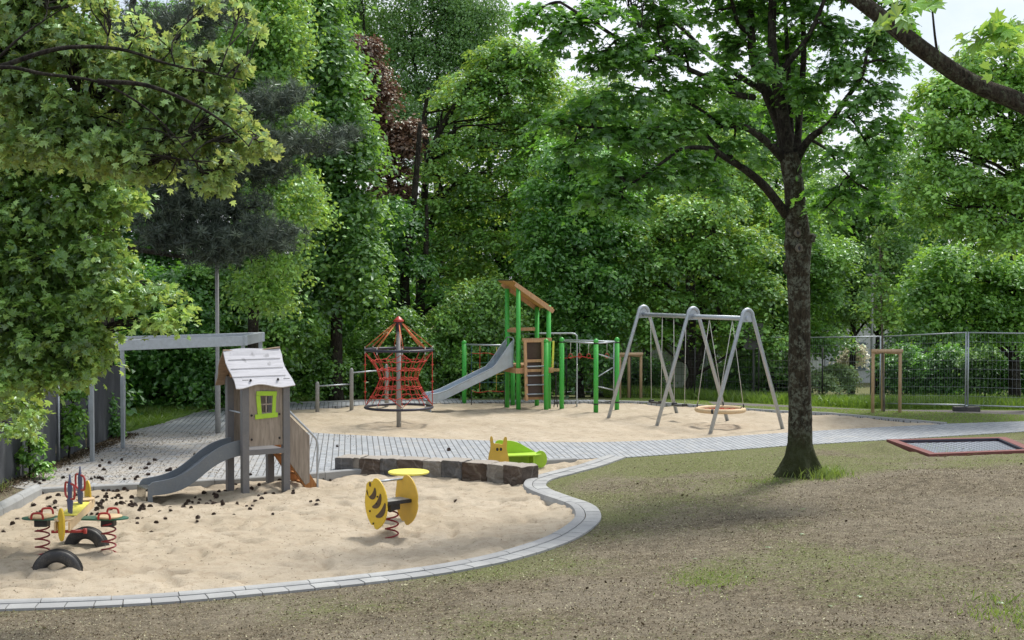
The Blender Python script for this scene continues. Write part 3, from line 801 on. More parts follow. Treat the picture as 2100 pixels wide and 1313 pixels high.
rb = [0.40, 0.325, 0.208, 0.193, 0.184, 0.172, 0.192, 0.215, 0.162, 0.165, 0.165]
n_ = 28; organic_tube(tk, base, rb, n_, 3, 0.07)
# root flare lobes
for i, v in enumerate(tk.v):
    z = v[2] - gzm
    if z < 0.5:
        a = math.atan2(v[1] - ft.y, v[0] - ft.x); f = 1 + 0.34 * max(0, 1 - z / 0.42) ** 1.3 * (math.cos(a * 5 + 1.0))  + (0.22 * max(0, 1 - z / 0.35) if math.cos(a - PI) > 0.3 else 0)
        tk.v[i] = (ft.x + (v[0] - ft.x) * f, ft.y + (v[1] - ft.y) * f, v[2])
trunk = tk.build('trunk', M['bark_main'], mt, world=True)
LM = [ # (points, r0, r1)
 ([(1618, 330), (1598, 250, .1), (1572, 190, .1), (1548, 130, .2), (1540, 60, .3), (1536, -60, .3), (1530, -160, .2)], .125, .05),
 ([(1620, 320), (1606, 240, -.1), (1590, 150, -.1), (1583, 70, 0), (1586, -40, 0), (1590, -150, 0)], .12, .05),
 ([(1630, 350), (1636, 290), (1640, 220, .2), (1648, 120, .3), (1646, 20, .4), (1640, -110, .5)], .075, .035),
 ([(1626, 330), (1622, 260, .3), (1618, 170, .4), (1612, 60, .5), (1606, -60, .5)], .06, .03),
 ([(1632, 330), (1660, 285, -.2), (1700, 255, -.4), (1730, 210, -.5), (1765, 160, -.7), (1775, 125, -.8)], .07, .025),
 ([(1598, 150, -.1), (1640, 100, -.3), (1665, 60, -.4), (1690, 0, -.5), (1700, -60, -.5)], .055, .025),
 ([(1612, 440), (1570, 385, -.5), (1530, 350, -.8), (1490, 325, -1.1), (1455, 305, -1.4), (1400, 305, -1.7), (1370, 325, -2)], .085, .02),
 ([(1606, 325), (1570, 290, -.4), (1530, 262, -.7), (1480, 258, -1), (1430, 262, -1.3), (1360, 262, -1.6), (1300, 266, -1.8), (1190, 260, -2.2)], .08, .015),
 ([(1500, 325, -1), (1470, 300, -1), (1448, 275, -.8), (1430, 245, -.8)], .05, .02),
 ([(1572, 190, .1), (1530, 165, .4), (1480, 130, .8), (1450, 110, 1.0), (1400, 60, 1.2), (1330, 0, 1.5), (1290, -40, 1.6)], .06, .025),
 ([(1545, 200, 0), (1500, 190, -.6), (1440, 155, -1), (1380, 130, -1.5), (1300, 100, -1.9), (1230, 55, -2.2), (1150, 5, -2.4)], .055, .02),
 ([(1543, 70, .3), (1515, 50, .2), (1500, 0, .2), (1480, -60, 0)], .05, .02),
 ([(1370, 325, -2), (1320, 360, -2.1), (1260, 400, -2.2), (1225, 420, -2.2)], .025, .010),
 ([(1700, 255, -.4), (1740, 240, -.6), (1780, 300, -.8), (1800, 340, -.8)], .03, .01),
 ([(1660, 285, -.2), (1700, 310, -.5), (1720, 340, -.6), (1760, 380, -.8)], .03, .01),
 ([(1480, 258, -1), (1420, 215, -1.2), (1350, 190, -1.5), (1280, 175, -1.7)], .03, .01),
]
lm__ = MB(); limb_pts = []
for pts, r0, r1 in LM:
    P = [mp_(*p) for p in pts]
    organic_tube(lm__, P, [r0] + [r0 + (r1 - r0) * (i / (len(P) - 1)) ** 0.8 for i in range(1, len(P))], 12, 9, 0.06)
    limb_pts += spline3(P, 4)[4:]
# leaf masses
MBL = [(1100, 30, 55, 30, -2.2), (1180, 60, 60, 35, -2.2), (1240, 20, 70, 35, -2), (1290, 90, 60, 35, -2), (1350, 40, 70, 35, -1), (1230, 120, 50, 28, -2), (1330, 130, 60, 30, -1.6), (1400, 100, 55, 30, -1.2), (1140, 95, 40, 22, -2.2),
       (1150, 250, 60, 28, -2.2), (1210, 215, 70, 32, -2), (1290, 200, 70, 34, -1.8), (1360, 180, 65, 32, -1.5), (1430, 190, 60, 34, -1.2), (1240, 275, 75, 30, -2), (1320, 290, 80, 34, -1.8), (1400, 260, 70, 34, -1.4), (1180, 310, 60, 26, -2.2),
       (1260, 345, 70, 28, -2.2), (1340, 365, 70, 28, -2), (1420, 340, 60, 28, -1.6), (1230, 400, 60, 26, -2.2), (1290, 425, 50, 24, -2.2), (1480, 245, 60, 34, -1), (1510, 300, 50, 26, -.8),
       (1430, 30, 40, 28, 0), (1480, 170, 45, 35, 0), (1500, 90, 30, 50, .4), (1520, 20, 45, 40, .4), (1620, 90, 45, 55, .8), (1560, 40, 40, 50, 1), (1650, 180, 45, 45, -.4), (1600, 130, 50, 50, 1.2),
       (1700, 60, 55, 50, -.3), (1740, 130, 55, 45, -.6), (1790, 80, 50, 40, -.6), (1800, 180, 50, 45, -.8), (1760, 240, 60, 45, -.8), (1820, 260, 45, 40, -.9), (1700, 320, 55, 35, -.5), (1780, 340, 55, 40, -.8), (1720, 390, 60, 30, -.6), (1800, 410, 40, 22, -.8),
       (1680, 440, 45, 22, -.4), (1600, -50, 140, 50, 0), (1450, -60, 130, 50, 0), (1300, -50, 120, 40, -1), (1760, -40, 100, 50, 0), (1640, 20, 60, 40, 0), (1840, 130, 40, 40, -.5), (1560, 215, 45, 30, 1.3), (1840, 30, 50, 40, 0), (1560, 330, 35, 25, 1), (1460, 395, 40, 24, -1.4), (1560, 130, 30, 45, -.5), (1680, 250, 40, 35, .8)]
B_ = pxb([(a, b_, c_ * 1.02, d_ * 1.05, e_) for a, b_, c_, d_, e_ in MBL], YM); B_ = [b_[:4] + (max(0.35, b_[3] * 0.9),) + b_[5:] for b_ in B_]
o, C, ch = crown('crown', M['lf_main'], B_, 820, 34, 0.088, 0.21, 77, mt, 'maple', flat=0.30, shell=0.5, up=1.0, tilt=0.42)
rngm = np.random.default_rng(4)
LP = np.array([tuple(p) for p in limb_pts])
tw_ = MB()
for bi in range(len(B_)):
    c = np.array(B_[bi][:3]); j = np.argmin(np.linalg.norm(LP - c, axis=1)); pts = branch_path(LP[j], c, rngm, 5, 0.03, 0.06)
    lm__.tube(pts, [.026, .022, .018, .015, .012, .010], 6)
    for q_ in np.where(ch == bi)[0]:
        if rngm.random() < 0.6:
            lm__.tube(branch_path(pts[1 + int(rngm.random() * 5)], C[q_], rngm, 3, 0.03, 0.08), [.009, .008, .006, .004], 4, caps=False)
lm__.build('branches', M['bark'], mt, world=True)
# knots / cut branch scars
for (x, y, r_, nm) in ((1639, 509, 0.085, 0), (1636, 478, 0.075, 0), (1668, 490, 0.07, 1)):
    c_ = mp_(x, y, -0.285 if not nm else -0.04); kd = Vector((0.05, -1, 0.05)) if not nm else Vector((1, -0.4, 0.3))
    a_, b2 = frame_of(kd)
    kb = MB(); pts = [c_ + (a_ * math.cos(t_) * 0.8 + b2 * math.sin(t_)) * r_ * 0.62 for t_ in np.linspace(0, 2 * PI, 15)[:-1]]
    kb.tube(pts, r_ * 0.26, 8, closed=True); kb.tube([c_ + kd.normalized() * -0.08, c_ - kd.normalized() * 0.004], r_ * 0.62, 14); kb.build('knot_rim', M['bark_pale'], mt, world=True)
    MB().add([c_ + kd.normalized() * 0.003 + (a_ * math.cos(t_) * 0.8 + b2 * math.sin(t_)) * r_ * 0.55 for t_ in np.linspace(0, 2 * PI, 15)[:-1]], [tuple(range(14))]).build('knot_hollow', M['black'], mt, world=True)
kb = MB(); kb.ball(mp_(1653, 492, 0), 0.105, 14, 1.1); kb.ball(mp_(1622, 502, 0), 0.115, 14, 1.8); kb.ball(mp_(1639, 556, -.03), 0.185, 16, 0.9); kb.tube([mp_(1650, 495, 0), mp_(1664, 488, -.05), mp_(1670, 482, -.08)], [0.10, 0.075, 0.045], 12); kb.ball(mp_(1616, 548, 0), 0.09, 12, 1.5); kb.build('bark_bulge', M['bark_main'], mt, world=True)

# ---- tree at the right whose leaning limb crosses the top right corner
YB = 12.5
rt = thing('leaning_tree', (7.2, 13.0, float(ground_z(np.array([7.2]), np.array([13.0]))[0])), 'tree beyond the right edge whose thick lichened limb crosses the top right corner', 'tree')
kb = MB(); PB = [(2360, 420, .3), (2240, 300, .1), (2100, 215, 0), (2020, 182, 0), (1960, 150, -.1), (1880, 92, -.2), (1820, 45, -.2), (1750, -10, -.2), (1690, -60, -.2), (1600, -160, -.3)]
P = [W(x, y, YB + d_) for x, y, d_ in PB]
organic_tube(kb, P, [.125, .11, .088, .080, .078, .076, .070, .064, .058, .05], 16, 21, 0.09)
organic_tube(kb, [W(1926, 132, YB - .1), W(1918, 80, YB - .2), W(1912, 20, YB - .3), W(1905, -60, YB - .4)], [.016, .011, .009, .007], 8, 5, 0.05)
kb.build('limb', M['bark_branch'], rt, world=True)
kb = MB(); organic_tube(kb, [Vector((7.2, 13.0, rt.location.z - 0.3)), Vector((7.1, 13, rt.location.z + 1.2)), W(2380, 430, 12.8), W(2400, 200, 13), W(2420, -200, 13)], [.34, .26, .22, .17, .1], 16, 8, 0.06)
kb.build('trunk', M['bark_branch'], rt, world=True)
crown('crown', M['lf_lime'], pxb([(1850, 25, 30, 16, -1.5, 2.0), (1890, 5, 50, 18, -1.2), (2020, 70, 45, 14, -1, 1.5), (2070, 60, 60, 20, -1), (1990, -60, 90, 40, 0), (2200, 50, 80, 80, 0), (2250, -150, 150, 90, 0), (1880, -160, 160, 60, 0), (2060, 100, 45, 12, -1)], YB),
      64, 16, 0.105, 0.17, 90, rt, 'maple', flat=0.25, shell=0.6, bright=0.2)

# ---- upper left maple with a spreading branch
tree('pale green maple spreading its low branch across the upper left corner', 15.0, [[(-330, 1100), (-300, 700), (-240, 380), (-120, 230), (-10, 125, -.9), (50, 70, -.9), (140, 10, -.9)], [(-240, 380), (-110, 170, -.8), (0, 138, -1.1), (90, 152, -1.1), (200, 168, -1.1), (290, 215, -1.0), (350, 270, -.9), (400, 330, -.9)], [(0, 138, -1), (120, 100, -.9), (240, 100, -.6), (340, 130, -.6), (430, 150, -.6), (500, 165, -.6)], [(200, 168, -1.1), (300, 175, -1), (400, 215, -1), (470, 260, -1), (510, 300, -1)], [(-240, 420), (-60, 300), (60, 260), (160, 250)]],
     [(40, 50, 110, 70), (150, 90, 100, 60), (210, 10, 50, 25), (250, 150, 90, 60), (330, 200, 90, 50), (400, 170, 80, 45), (450, 130, 60, 28), (460, 240, 60, 40), (400, 290, 60, 36), (500, 290, 32, 36), (430, 350, 50, 26), (330, 280, 60, 36),
      (40, 200, 80, 60), (160, 230, 80, 50), (-20, 100, 60, 100), (40, 290, 80, 50), (130, 300, 70, 46), (210, 300, 60, 40), (60, 120, 60, 60), (90, -30, 120, 50), (420, 2, 70, 10, 0, .7), (500, 12, 30, 16, 0, .7), (530, 60, 16, 20, 0, .6), (490, 125, 40, 12, 0, .6), (540, 300, 22, 30, 0, .6), (480, 330, 40, 22, 0, .7), (440, 385, 30, 14, 0, .6), (250, 290, 60, 36), (330, 110, 60, 30), (200, 330, 60, 40), (300, 340, 50, 30), (380, 60, 20, 10), (300, 60, 26, 12)],
     'lf_near', 2300, 12, 0.064, 0.10, 101, name='maple_tree', r=0.040, kind='maple', limb=0.010, twigs=0.5, near=True, dy=0.7, flat=0.6, shell=0.75, bright=0.04, tilt=0.75, up=0.7)
tree('bushy bright green maple overhanging the grey screen fence at left', 19.0, [[(-220, 1160), (-200, 900), (-160, 600), (-60, 480), (40, 480), (130, 520), (210, 590)], [(-200, 900), (-60, 700), (60, 680), (180, 690)], [(-160, 600), (0, 420), (100, 370), (200, 350)]],
     [(40, 330, 120, 70), (150, 330, 100, 60), (230, 330, 70, 50), (60, 440, 120, 60), (180, 430, 80, 56), (250, 400, 50, 36), (90, 540, 110, 56), (200, 520, 80, 50), (240, 570, 50, 30), (60, 630, 110, 50), (180, 610, 90, 44), (270, 610, 60, 30), (330, 600, 36, 22),
      (60, 700, 110, 45), (170, 690, 80, 40), (40, 770, 90, 40), (140, 755, 60, 32), (190, 740, 40, 26), (-60, 500, 120, 250), (370, 640, 30, 18), (330, 660, 40, 18), (40, 880, 35, 26, 2.5, .5), (25, 820, 40, 30, 1), (70, 850, 25, 20, 1)],
     'lf_near2', 2300, 18, 0.078, 0.13, 103, name='maple_tree', r=0.075, kind='maple', limb=0.013, twigs=0.35, near=True, dy=0.9, flat=0.5, shell=0.7, bright=0.08, tilt=0.65)

# ---- pine
pn_foot = W(215, 900, 31.8)
pine = thing('pine_tree', (pn_foot.x, pn_foot.y, -0.02), 'dark grey green pine with drooping needle pads behind the shelter frame', 'tree')
PB_ = pxb([(330, 60, 110, 45), (420, 30, 80, 35), (300, 130, 60, 35), (560, 205, 70, 24, -.5), (600, 190, 40, 20, -.5), (520, 225, 70, 26), (600, 290, 80, 28, -.5), (680, 300, 50, 16, -.5), (700, 275, 40, 14, -.5), (520, 300, 70, 30), (420, 330, 90, 40), (500, 350, 80, 34), (560, 340, 60, 28),
           (380, 410, 80, 45), (470, 430, 90, 45), (540, 480, 80, 30, -.5), (460, 500, 100, 34, -.5), (400, 480, 90, 40), (570, 500, 40, 22, -.5), (440, 530, 60, 22), (350, 350, 80, 50), (350, 220, 70, 60), (330, 470, 60, 40)], 31.0, 1.0)
rgp = np.random.default_rng(31)
C, Dn, chp, rr_ = cluster_points([b_[:3] + (b_[3] * 1.18, b_[4], b_[5] * 1.3) for b_ in PB_], 3300, rgp, 0.62)
per = 30; nT = len(C); ci = np.repeat(np.arange(nT), per); dv = rgp.normal(size=(nT * per, 3)) + np.array([0, 0, 0.35]); dv[:, 2] += 0.1; dv /= np.linalg.norm(dv, axis=1)[:, None]
tpl_n = np.array([(-0.035, 0, 0), (0.035, 0, 0), (0.02, 0.6, 0), (0, 1, 0)])
LEAF['needle'] = (np.array([(-0.045, 0, 0), (0.045, 0, 0), (0.0, 1, 0)]), [(0, 1, 2)])
leaf_mesh('crown', C[ci] + dv * 0.02 - np.array(pine.location), np.cross(dv, rgp.normal(size=dv.shape)), rgp.uniform(0.12, 0.22, nT * per), np.clip(0.42 + rgp.normal(size=nT)[ci] * 0.24 + rgp.normal(size=nT * per) * 0.12 + Dn[ci][:, 2] * 0.15, 0, 1), 'needle', M['needle'], rgp, pine, dv)
kb = MB(); tp_ = spline3([Vector((pn_foot.x, pn_foot.y, -0.2)), W(218, 700, 31.8), W(226, 500, 31.8), W(240, 300, 31.8), W(262, 100, 31.8), W(280, -60, 31.8)], 5)
kb.tube(tp_, [0.2 * (1 - 0.7 * i / len(tp_)) for i in range(len(tp_))], 12); 
for side in ([(226, 500), (330, 520), (440, 530), (560, 500)], [(236, 300), (400, 335), (560, 325), (700, 285)], [(230, 400), (360, 430), (500, 470)], [(262, 100), (400, 150), (520, 200), (620, 200)], [(262, 80), (340, 50), (450, 20)]):
    q3 = spline3([W(a_, b_, 31.4) for a_, b_ in side], 5); kb.tube(q3, [0.07 * (1 - 0.75 * i / len(q3)) for i in range(len(q3))], 8); tp_ = tp_ + q3
limbs(kb, tp_, C, chp, PB_, rgp, 0.03, 0.10, near=True); kb.build('trunk', M['bark'], pine, world=True)

# ---- light feathery tree behind the pine
tree('light green feathery tree glowing behind the dark pine', 35, [[(520, 860), (520, 600), (530, 300), (540, 50)]],
     [(520, 90, 80, 60), (590, 60, 60, 50), (560, 150, 70, 50), (480, 140, 70, 50), (590, 190, 55, 36), (540, 240, 80, 40), (610, 250, 50, 40), (610, 420, 60, 36, -1), (630, 390, 40, 24, -1), (590, 470, 60, 36, -1), (560, 540, 60, 30, -1), (530, 600, 60, 40), (600, 360, 50, 30), (450, 200, 60, 60), (540, 400, 70, 60), (500, -20, 120, 60), (560, 10, 80, 50), (570, 600, 40, 30, -.5), (640, 440, 30, 20, -1)],
     'lf_lime', 700, 60, 0.10, 0.36, 111, name='ash_tree', kind='simple', dy=1.2, flat=0.5, bright=-0.02, up=0.6, tilt=0.7)
# ---- linden
tree('tall dense dark green linden column between pine and bronze tree', 40, [[(690, 850), (690, 600), (690, 300), (685, 30)]],
     [(650, 40, 50, 60), (620, 90, 30, 50), (625, 230, 40, 50), (610, 330, 40, 50), (755, 410, 24, 30), (600, 560, 40, 40), (752, 520, 30, 36), (590, 480, 30, 30), (768, 330, 16, 20), (745, 590, 40, 30), (680, 110, 60, 60), (640, 150, 50, 60), (700, 180, 55, 60), (660, 230, 70, 60), (715, 260, 55, 50), (680, 310, 80, 50), (730, 330, 40, 40), (650, 370, 60, 50), (720, 400, 55, 45), (680, 450, 80, 50), (735, 470, 35, 36), (650, 520, 70, 50), (710, 540, 55, 45), (660, 600, 70, 44), (620, 620, 60, 36), (660, -40, 50, 60)],
     'lf_horn', 620, 78, 0.14, 0.50, 121, name='linden_tree', kind='oval', dy=1.5, flat=0.38, shell=0.55, bright=-0.04, r=0.2, twigs=0.1)
# ---- dark shrubs at the left back
tree('dark leafy thicket behind the steel shelter frame', 37.5, [[(330, 880), (325, 800), (330, 720), (350, 640)], [(345, 800), (420, 700), (450, 620)]],
     [(300, 700, 80, 60), (280, 790, 60, 50), (380, 640, 80, 60), (350, 740, 80, 60), (420, 780, 70, 55), (420, 700, 80, 60), (320, 840, 50, 28), (400, 840, 50, 26, .8), (340, 580, 70, 50), (260, 840, 40, 30)],
     'lf_dark', 620, 60, 0.12, 0.36, 131, name='shrub', cat='shrub', kind='simple', dy=1.2, r=0.09, flat=0.4, bright=0.02)
tree('dark green tree with hanging sprays behind the playhouse', 38.5, [[(520, 860), (515, 760), (520, 640), (530, 520)]],
     [(470, 620, 70, 50), (540, 640, 60, 50), (500, 700, 80, 50), (560, 700, 50, 50), (480, 780, 70, 50), (540, 780, 60, 40), (600, 660, 50, 40), (430, 560, 60, 40)],
     'lf_mid', 520, 60, 0.13, 0.34, 133, name='tree', kind='simple', dy=1.2, flat=0.35, bright=-0.10)
tree('rounded mid green shrub left of the turning bars', 40.5, [[(625, 832), (625, 790), (622, 740)]],
     [(610, 720, 50, 44), (650, 710, 40, 40), (600, 780, 50, 36), (650, 770, 48, 40), (680, 740, 30, 30), (640, 815, 50, 14), (580, 800, 30, 24)],
     'lf_mid', 420, 60, 0.10, 0.30, 141, name='shrub', cat='shrub', kind='oval', dy=1.0, r=0.05, limb=0.03, bright=0.0)
# ---- bronze tree
tree('thin reddish bronze leaved tree above the rope carousel', 45, [[(820, 830), (822, 700), (828, 500), (810, 330), (770, 200), (745, 110)], [(828, 500), (800, 380), (760, 250)]],
     [(750, 95, 30, 26), (725, 125, 32, 20), (765, 150, 32, 28), (745, 190, 32, 30), (785, 190, 38, 22), (770, 235, 30, 20), (810, 270, 36, 22), (850, 262, 24, 22), (800, 300, 36, 22), (835, 300, 34, 22), (805, 345, 40, 26), (780, 400, 36, 26), (820, 390, 30, 24), (760, 350, 20, 20)],
     'lf_bronze', 430, 44, 0.115, 0.27, 151, name='bronze_tree', dy=0.8, flat=0.5, bright=0.12, r=0.10, limb=0.03)
# ---- tall grey green trees at the back
tree('tall grey green birch like tree touching the top of the view', 54, [[(900, 830), (905, 600), (900, 300), (895, 60)], [(900, 400), (860, 200), (840, 30)], [(900, 380), (950, 200), (985, 40)]],
     [(720, 40, 50, 50), (790, 60, 60, 50), (850, 20, 70, 50), (930, 20, 70, 50), (1000, 30, 50, 50), (830, 110, 70, 40), (910, 100, 80, 50), (980, 110, 50, 50), (780, 140, 45, 30), (860, 180, 70, 34), (930, 180, 60, 40), (960, 60, 60, 50), (800, 200, 50, 34), (850, 250, 50, 26), (900, -60, 180, 50), (1015, 90, 25, 30), (920, 245, 40, 20), (730, 100, 30, 30)],
     'lf_blue', 900, 70, 0.10, 0.42, 161, name='birch_tree', dy=1.6, flat=0.7, up=0.5, tilt=0.8, r=0.17, bright=0.0)
tree('slender pale leaved tree between the linden and bronze tree', 52, [[(770, 830), (772, 600), (768, 350), (760, 120)]],
     [(700, 20, 50, 40), (740, 200, 30, 50), (830, 230, 45, 40), (780, 280, 40, 30), (870, 300, 36, 26), (730, -20, 60, 50), (690, 60, 40, 40), (900, 310, 40, 24), (850, 350, 40, 24), (740, 300, 30, 40), (760, 450, 60, 50)],
     'lf_blue', 360, 60, 0.10, 0.36, 163, name='birch_tree', dy=1.4, flat=0.6, r=0.10, bright=-0.08)
# ---- centre maples
tree('bright green maple crown above the climbing tower', 47, [[(868, 830), (862, 650), (866, 480), (880, 330), (930, 220), (1010, 130)], [(866, 520), (900, 420), (960, 350)], [(880, 340), (870, 250), (880, 180)]],
     [(1050, 100, 50, 30), (1010, 120, 60, 32), (1090, 125, 60, 30), (960, 170, 60, 26), (1040, 175, 70, 34), (1120, 180, 50, 30), (910, 205, 40, 22), (980, 215, 60, 26), (1060, 235, 60, 24), (1130, 240, 40, 24), (930, 300, 60, 22), (1000, 290, 40, 22), (1080, 290, 60, 26),
      (900, 350, 60, 26), (960, 380, 50, 24), (1050, 345, 60, 26), (900, 420, 70, 30), (990, 420, 70, 26), (1080, 400, 60, 30), (940, 480, 60, 30), (1020, 490, 70, 30), (880, 500, 40, 30), (960, 550, 60, 24), (900, 560, 40, 22)],
     'lf_lime', 720, 48, 0.13, 0.36, 171, name='maple_tree', kind='simple', dy=1.3, flat=0.28, bright=-0.10, r=0.20, limb=0.05, twigs=0.3)
tree('dark twin stemmed maple behind the rope carousel', 44, [[(845, 835), (838, 700), (830, 560), (850, 400), (862, 250)], [(838, 700), (870, 560), (875, 420)]],
     [(830, 470, 50, 34), (790, 520, 50, 34), (860, 540, 40, 26), (900, 600, 50, 24), (760, 580, 50, 34), (800, 640, 45, 20), (940, 610, 40, 22), (820, 430, 50, 26), (730, 620, 50, 34)],
     'lf_dark', 300, 48, 0.13, 0.34, 173, name='maple_tree', kind='simple', dy=1.6, flat=0.28, bright=-0.12, r=0.22)
tree('dark layered tree right behind the climbing tower', 43.5, [[(1190, 830), (1185, 700), (1180, 500), (1170, 350)]],
     [(1150, 310, 70, 34), (1220, 330, 70, 36), (1120, 390, 70, 36), (1200, 400, 80, 36), (1270, 400, 50, 36), (1110, 460, 60, 36), (1190, 470, 80, 36), (1260, 480, 60, 40), (1110, 530, 60, 36), (1190, 545, 80, 36), (1250, 560, 60, 36), (1160, 610, 80, 36), (1240, 630, 50, 36), (1190, 680, 70, 34), (1150, 740, 50, 34), (1230, 720, 50, 34)],
     'lf_dark', 760, 62, 0.12, 0.38, 181, name='hornbeam_tree', kind='oval', dy=1.5, flat=0.28, bright=0.16, r=0.15)
tree('light leafy bush standing behind the metal slide', 42.3, [[(985, 830), (985, 780), (980, 700), (985, 620)]],
     [(960, 610, 50, 30), (1010, 600, 50, 34), (930, 650, 45, 34), (985, 660, 60, 40), (1040, 650, 40, 40), (910, 710, 40, 34), (960, 730, 60, 40), (1030, 720, 45, 44), (930, 785, 60, 34), (1010, 790, 60, 34)],
     'lf_lime', 620, 58, 0.10, 0.32, 191, name='bush', cat='bush', dy=1.2, flat=0.5, bright=-0.12, r=0.06, limb=0.035, up=0.6)
tree('grey green spreading shrub right behind the rope carousel', 41.8, [[(800, 832), (800, 790), (795, 730)]],
     [(760, 690, 50, 26), (820, 680, 50, 26), (870, 700, 40, 30), (740, 740, 45, 34), (800, 740, 55, 34), (860, 760, 50, 34), (720, 790, 50, 30), (790, 800, 60, 28), (870, 800, 50, 26), (780, 655, 30, 14), (835, 645, 30, 14)],
     'lf_mid', 560, 56, 0.10, 0.30, 193, name='shrub', cat='shrub', dy=1.1, flat=0.4, bright=-0.05, r=0.05, limb=0.03)
# ---- behind and right of the swings
tree('leaning trunk tree with broad light crown behind the swings', 44, [[(1398, 835), (1420, 770), (1448, 700), (1476, 620), (1470, 500), (1440, 400)], [(1420, 770), (1405, 700), (1410, 600), (1400, 480)]],
     [(1320, 480, 60, 34), (1390, 440, 70, 40), (1460, 430, 70, 44), (1300, 550, 60, 34), (1370, 530, 70, 40), (1450, 520, 70, 44), (1530, 500, 60, 40), (1290, 620, 50, 28), (1350, 610, 60, 30), (1420, 620, 50, 30), (1500, 590, 60, 34), (1560, 580, 50, 40), (1300, 680, 40, 24), (1540, 660, 50, 36), (1480, 670, 40, 20), (1270, 590, 30, 16), (1350, 690, 50, 20), (1580, 700, 40, 30)],
     'lf_lime', 720, 52, 0.12, 0.36, 201, name='tree', dy=1.5, flat=0.35, bright=-0.10, r=0.14)
tree('pale green tree rising behind the swing frame and maple leaves', 49, [[(1420, 830), (1420, 600), (1415, 380), (1410, 180)]],
     [(1280, 330, 70, 50), (1350, 270, 70, 50), (1300, 230, 60, 40), (1400, 210, 60, 40), (1420, 330, 80, 50), (1500, 390, 80, 50), (1350, 390, 80, 50), (1480, 280, 50, 40), (1560, 420, 50, 50), (1240, 260, 50, 40), (1550, 330, 40, 40)],
     'lf_lime', 560, 56, 0.12, 0.42, 203, name='tree', dy=1.6, flat=0.4, bright=-0.06, r=0.15)
tree('mid green tree directly behind the big maple trunk', 46, [[(1590, 830), (1585, 650), (1580, 450)]],
     [(1580, 520, 60, 50), (1650, 520, 60, 50), (1600, 620, 60, 50), (1680, 600, 60, 50), (1620, 700, 60, 40), (1690, 690, 50, 40), (1640, 430, 60, 50), (1570, 740, 40, 40), (1710, 520, 50, 50), (1530, 730, 40, 40)],
     'lf_mid', 520, 56, 0.12, 0.38, 205, name='tree', dy=1.5, flat=0.4, bright=0.0, r=0.13)
tree('soft olive green tree between the big maple and staked sapling', 50, [[(1745, 830), (1750, 650), (1745, 400)]],
     [(1700, 400, 50, 50), (1760, 440, 60, 50), (1810, 380, 50, 50), (1730, 520, 60, 50), (1800, 520, 60, 50), (1750, 610, 60, 40), (1850, 440, 50, 40), (1820, 330, 40, 36), (1860, 540, 50, 50), (1700, 640, 50, 40), (1880, 350, 40, 30), (1840, 620, 50, 30), (1780, 300, 40, 30)],
     'lf_blue', 620, 56, 0.12, 0.40, 207, name='tree', dy=1.6, flat=0.4, bright=0.06, r=0.14)
tree('bright yellow green tree filling the right edge of the view', 37.5, [[(2130, 860), (2120, 700), (2110, 500), (2080, 300), (2060, 100)]],
     [(1990, 130, 60, 40), (2070, 90, 60, 40), (1930, 190, 50, 34), (2010, 200, 70, 40), (2090, 180, 70, 50), (1890, 240, 36, 22), (1950, 270, 70, 36), (2040, 290, 80, 44), (2110, 290, 60, 50), (1900, 320, 50, 26), (1880, 390, 50, 28), (1960, 360, 70, 34), (2050, 390, 80, 40), (1900, 440, 50, 24), (1980, 450, 70, 34), (2080, 480, 70, 40), (1860, 280, 22, 14), (2110, 380, 50, 50), (2150, 200, 80, 150)],
     'lf_lime', 900, 56, 0.115, 0.32, 211, name='maple_tree', kind='oval', dy=1.5, flat=0.4, bright=0.10, r=0.17)
tree('mid green tree with dark trunk behind the right fence panels', 42, [[(2082, 838), (2080, 760), (2078, 660), (2070, 520), (2050, 400)]],
     [(1930, 540, 60, 34), (2000, 530, 70, 36), (2080, 560, 70, 36), (1900, 600, 60, 34), (1980, 610, 70, 34), (2060, 630, 70, 34), (1880, 660, 40, 20), (1950, 670, 60, 20), (2040, 680, 60, 20), (2120, 620, 50, 60)],
     'lf_mid', 560, 56, 0.12, 0.36, 213, name='tree', dy=1.5, flat=0.32, bright=0.14, r=0.20)
tree('young staked sapling with sparse leaves inside the stake frame', 36.8, [[(1813, 845), (1811, 760), (1809, 680), (1806, 580), (1804, 500)]],
     [(1806, 520, 20, 30), (1795, 580, 24, 28), (1822, 600, 24, 30), (1785, 630, 22, 24), (1830, 650, 22, 20), (1805, 650, 26, 22), (1808, 480, 14, 20)],
     'lf_lime', 80, 20, 0.10, 0.16, 217, name='sapling', bark='bark_pale', dy=0.3, flat=0.4, bright=-0.05, r=0.036, limb=0.010, twigs=0.7)
tree('leafy climber against the near part of the screen fence', 24.6, [[(62, 985), (60, 930), (58, 860)]], [(60, 860, 26, 30), (78, 915, 24, 22), (50, 940, 20, 20), (85, 955, 26, 14), (45, 820, 24, 24)], 'lf_mid', 52, 22, 0.085, 0.14, 241, name='climbing_plant', cat='plant', dy=0.12, r=0.012, limb=0.006)
tree('leafy climber against the middle of the screen fence', 27.2, [[(140, 945), (145, 890), (150, 830)]], [(150, 850, 20, 40), (142, 900, 22, 20), (120, 800, 24, 20), (165, 790, 24, 24)], 'lf_mid', 80, 24, 0.085, 0.14, 242, name='climbing_plant', cat='plant', dy=0.12, r=0.012, limb=0.006)
tree('green weeds at the far end of the screen fence', 30.6, [[(228, 905), (228, 880), (226, 850)]], [(226, 860, 16, 24), (236, 885, 16, 12), (215, 820, 14, 24)], 'lf_dark', 60, 24, 0.08, 0.14, 243, name='climbing_plant', cat='plant', dy=0.12, r=0.012, limb=0.006)
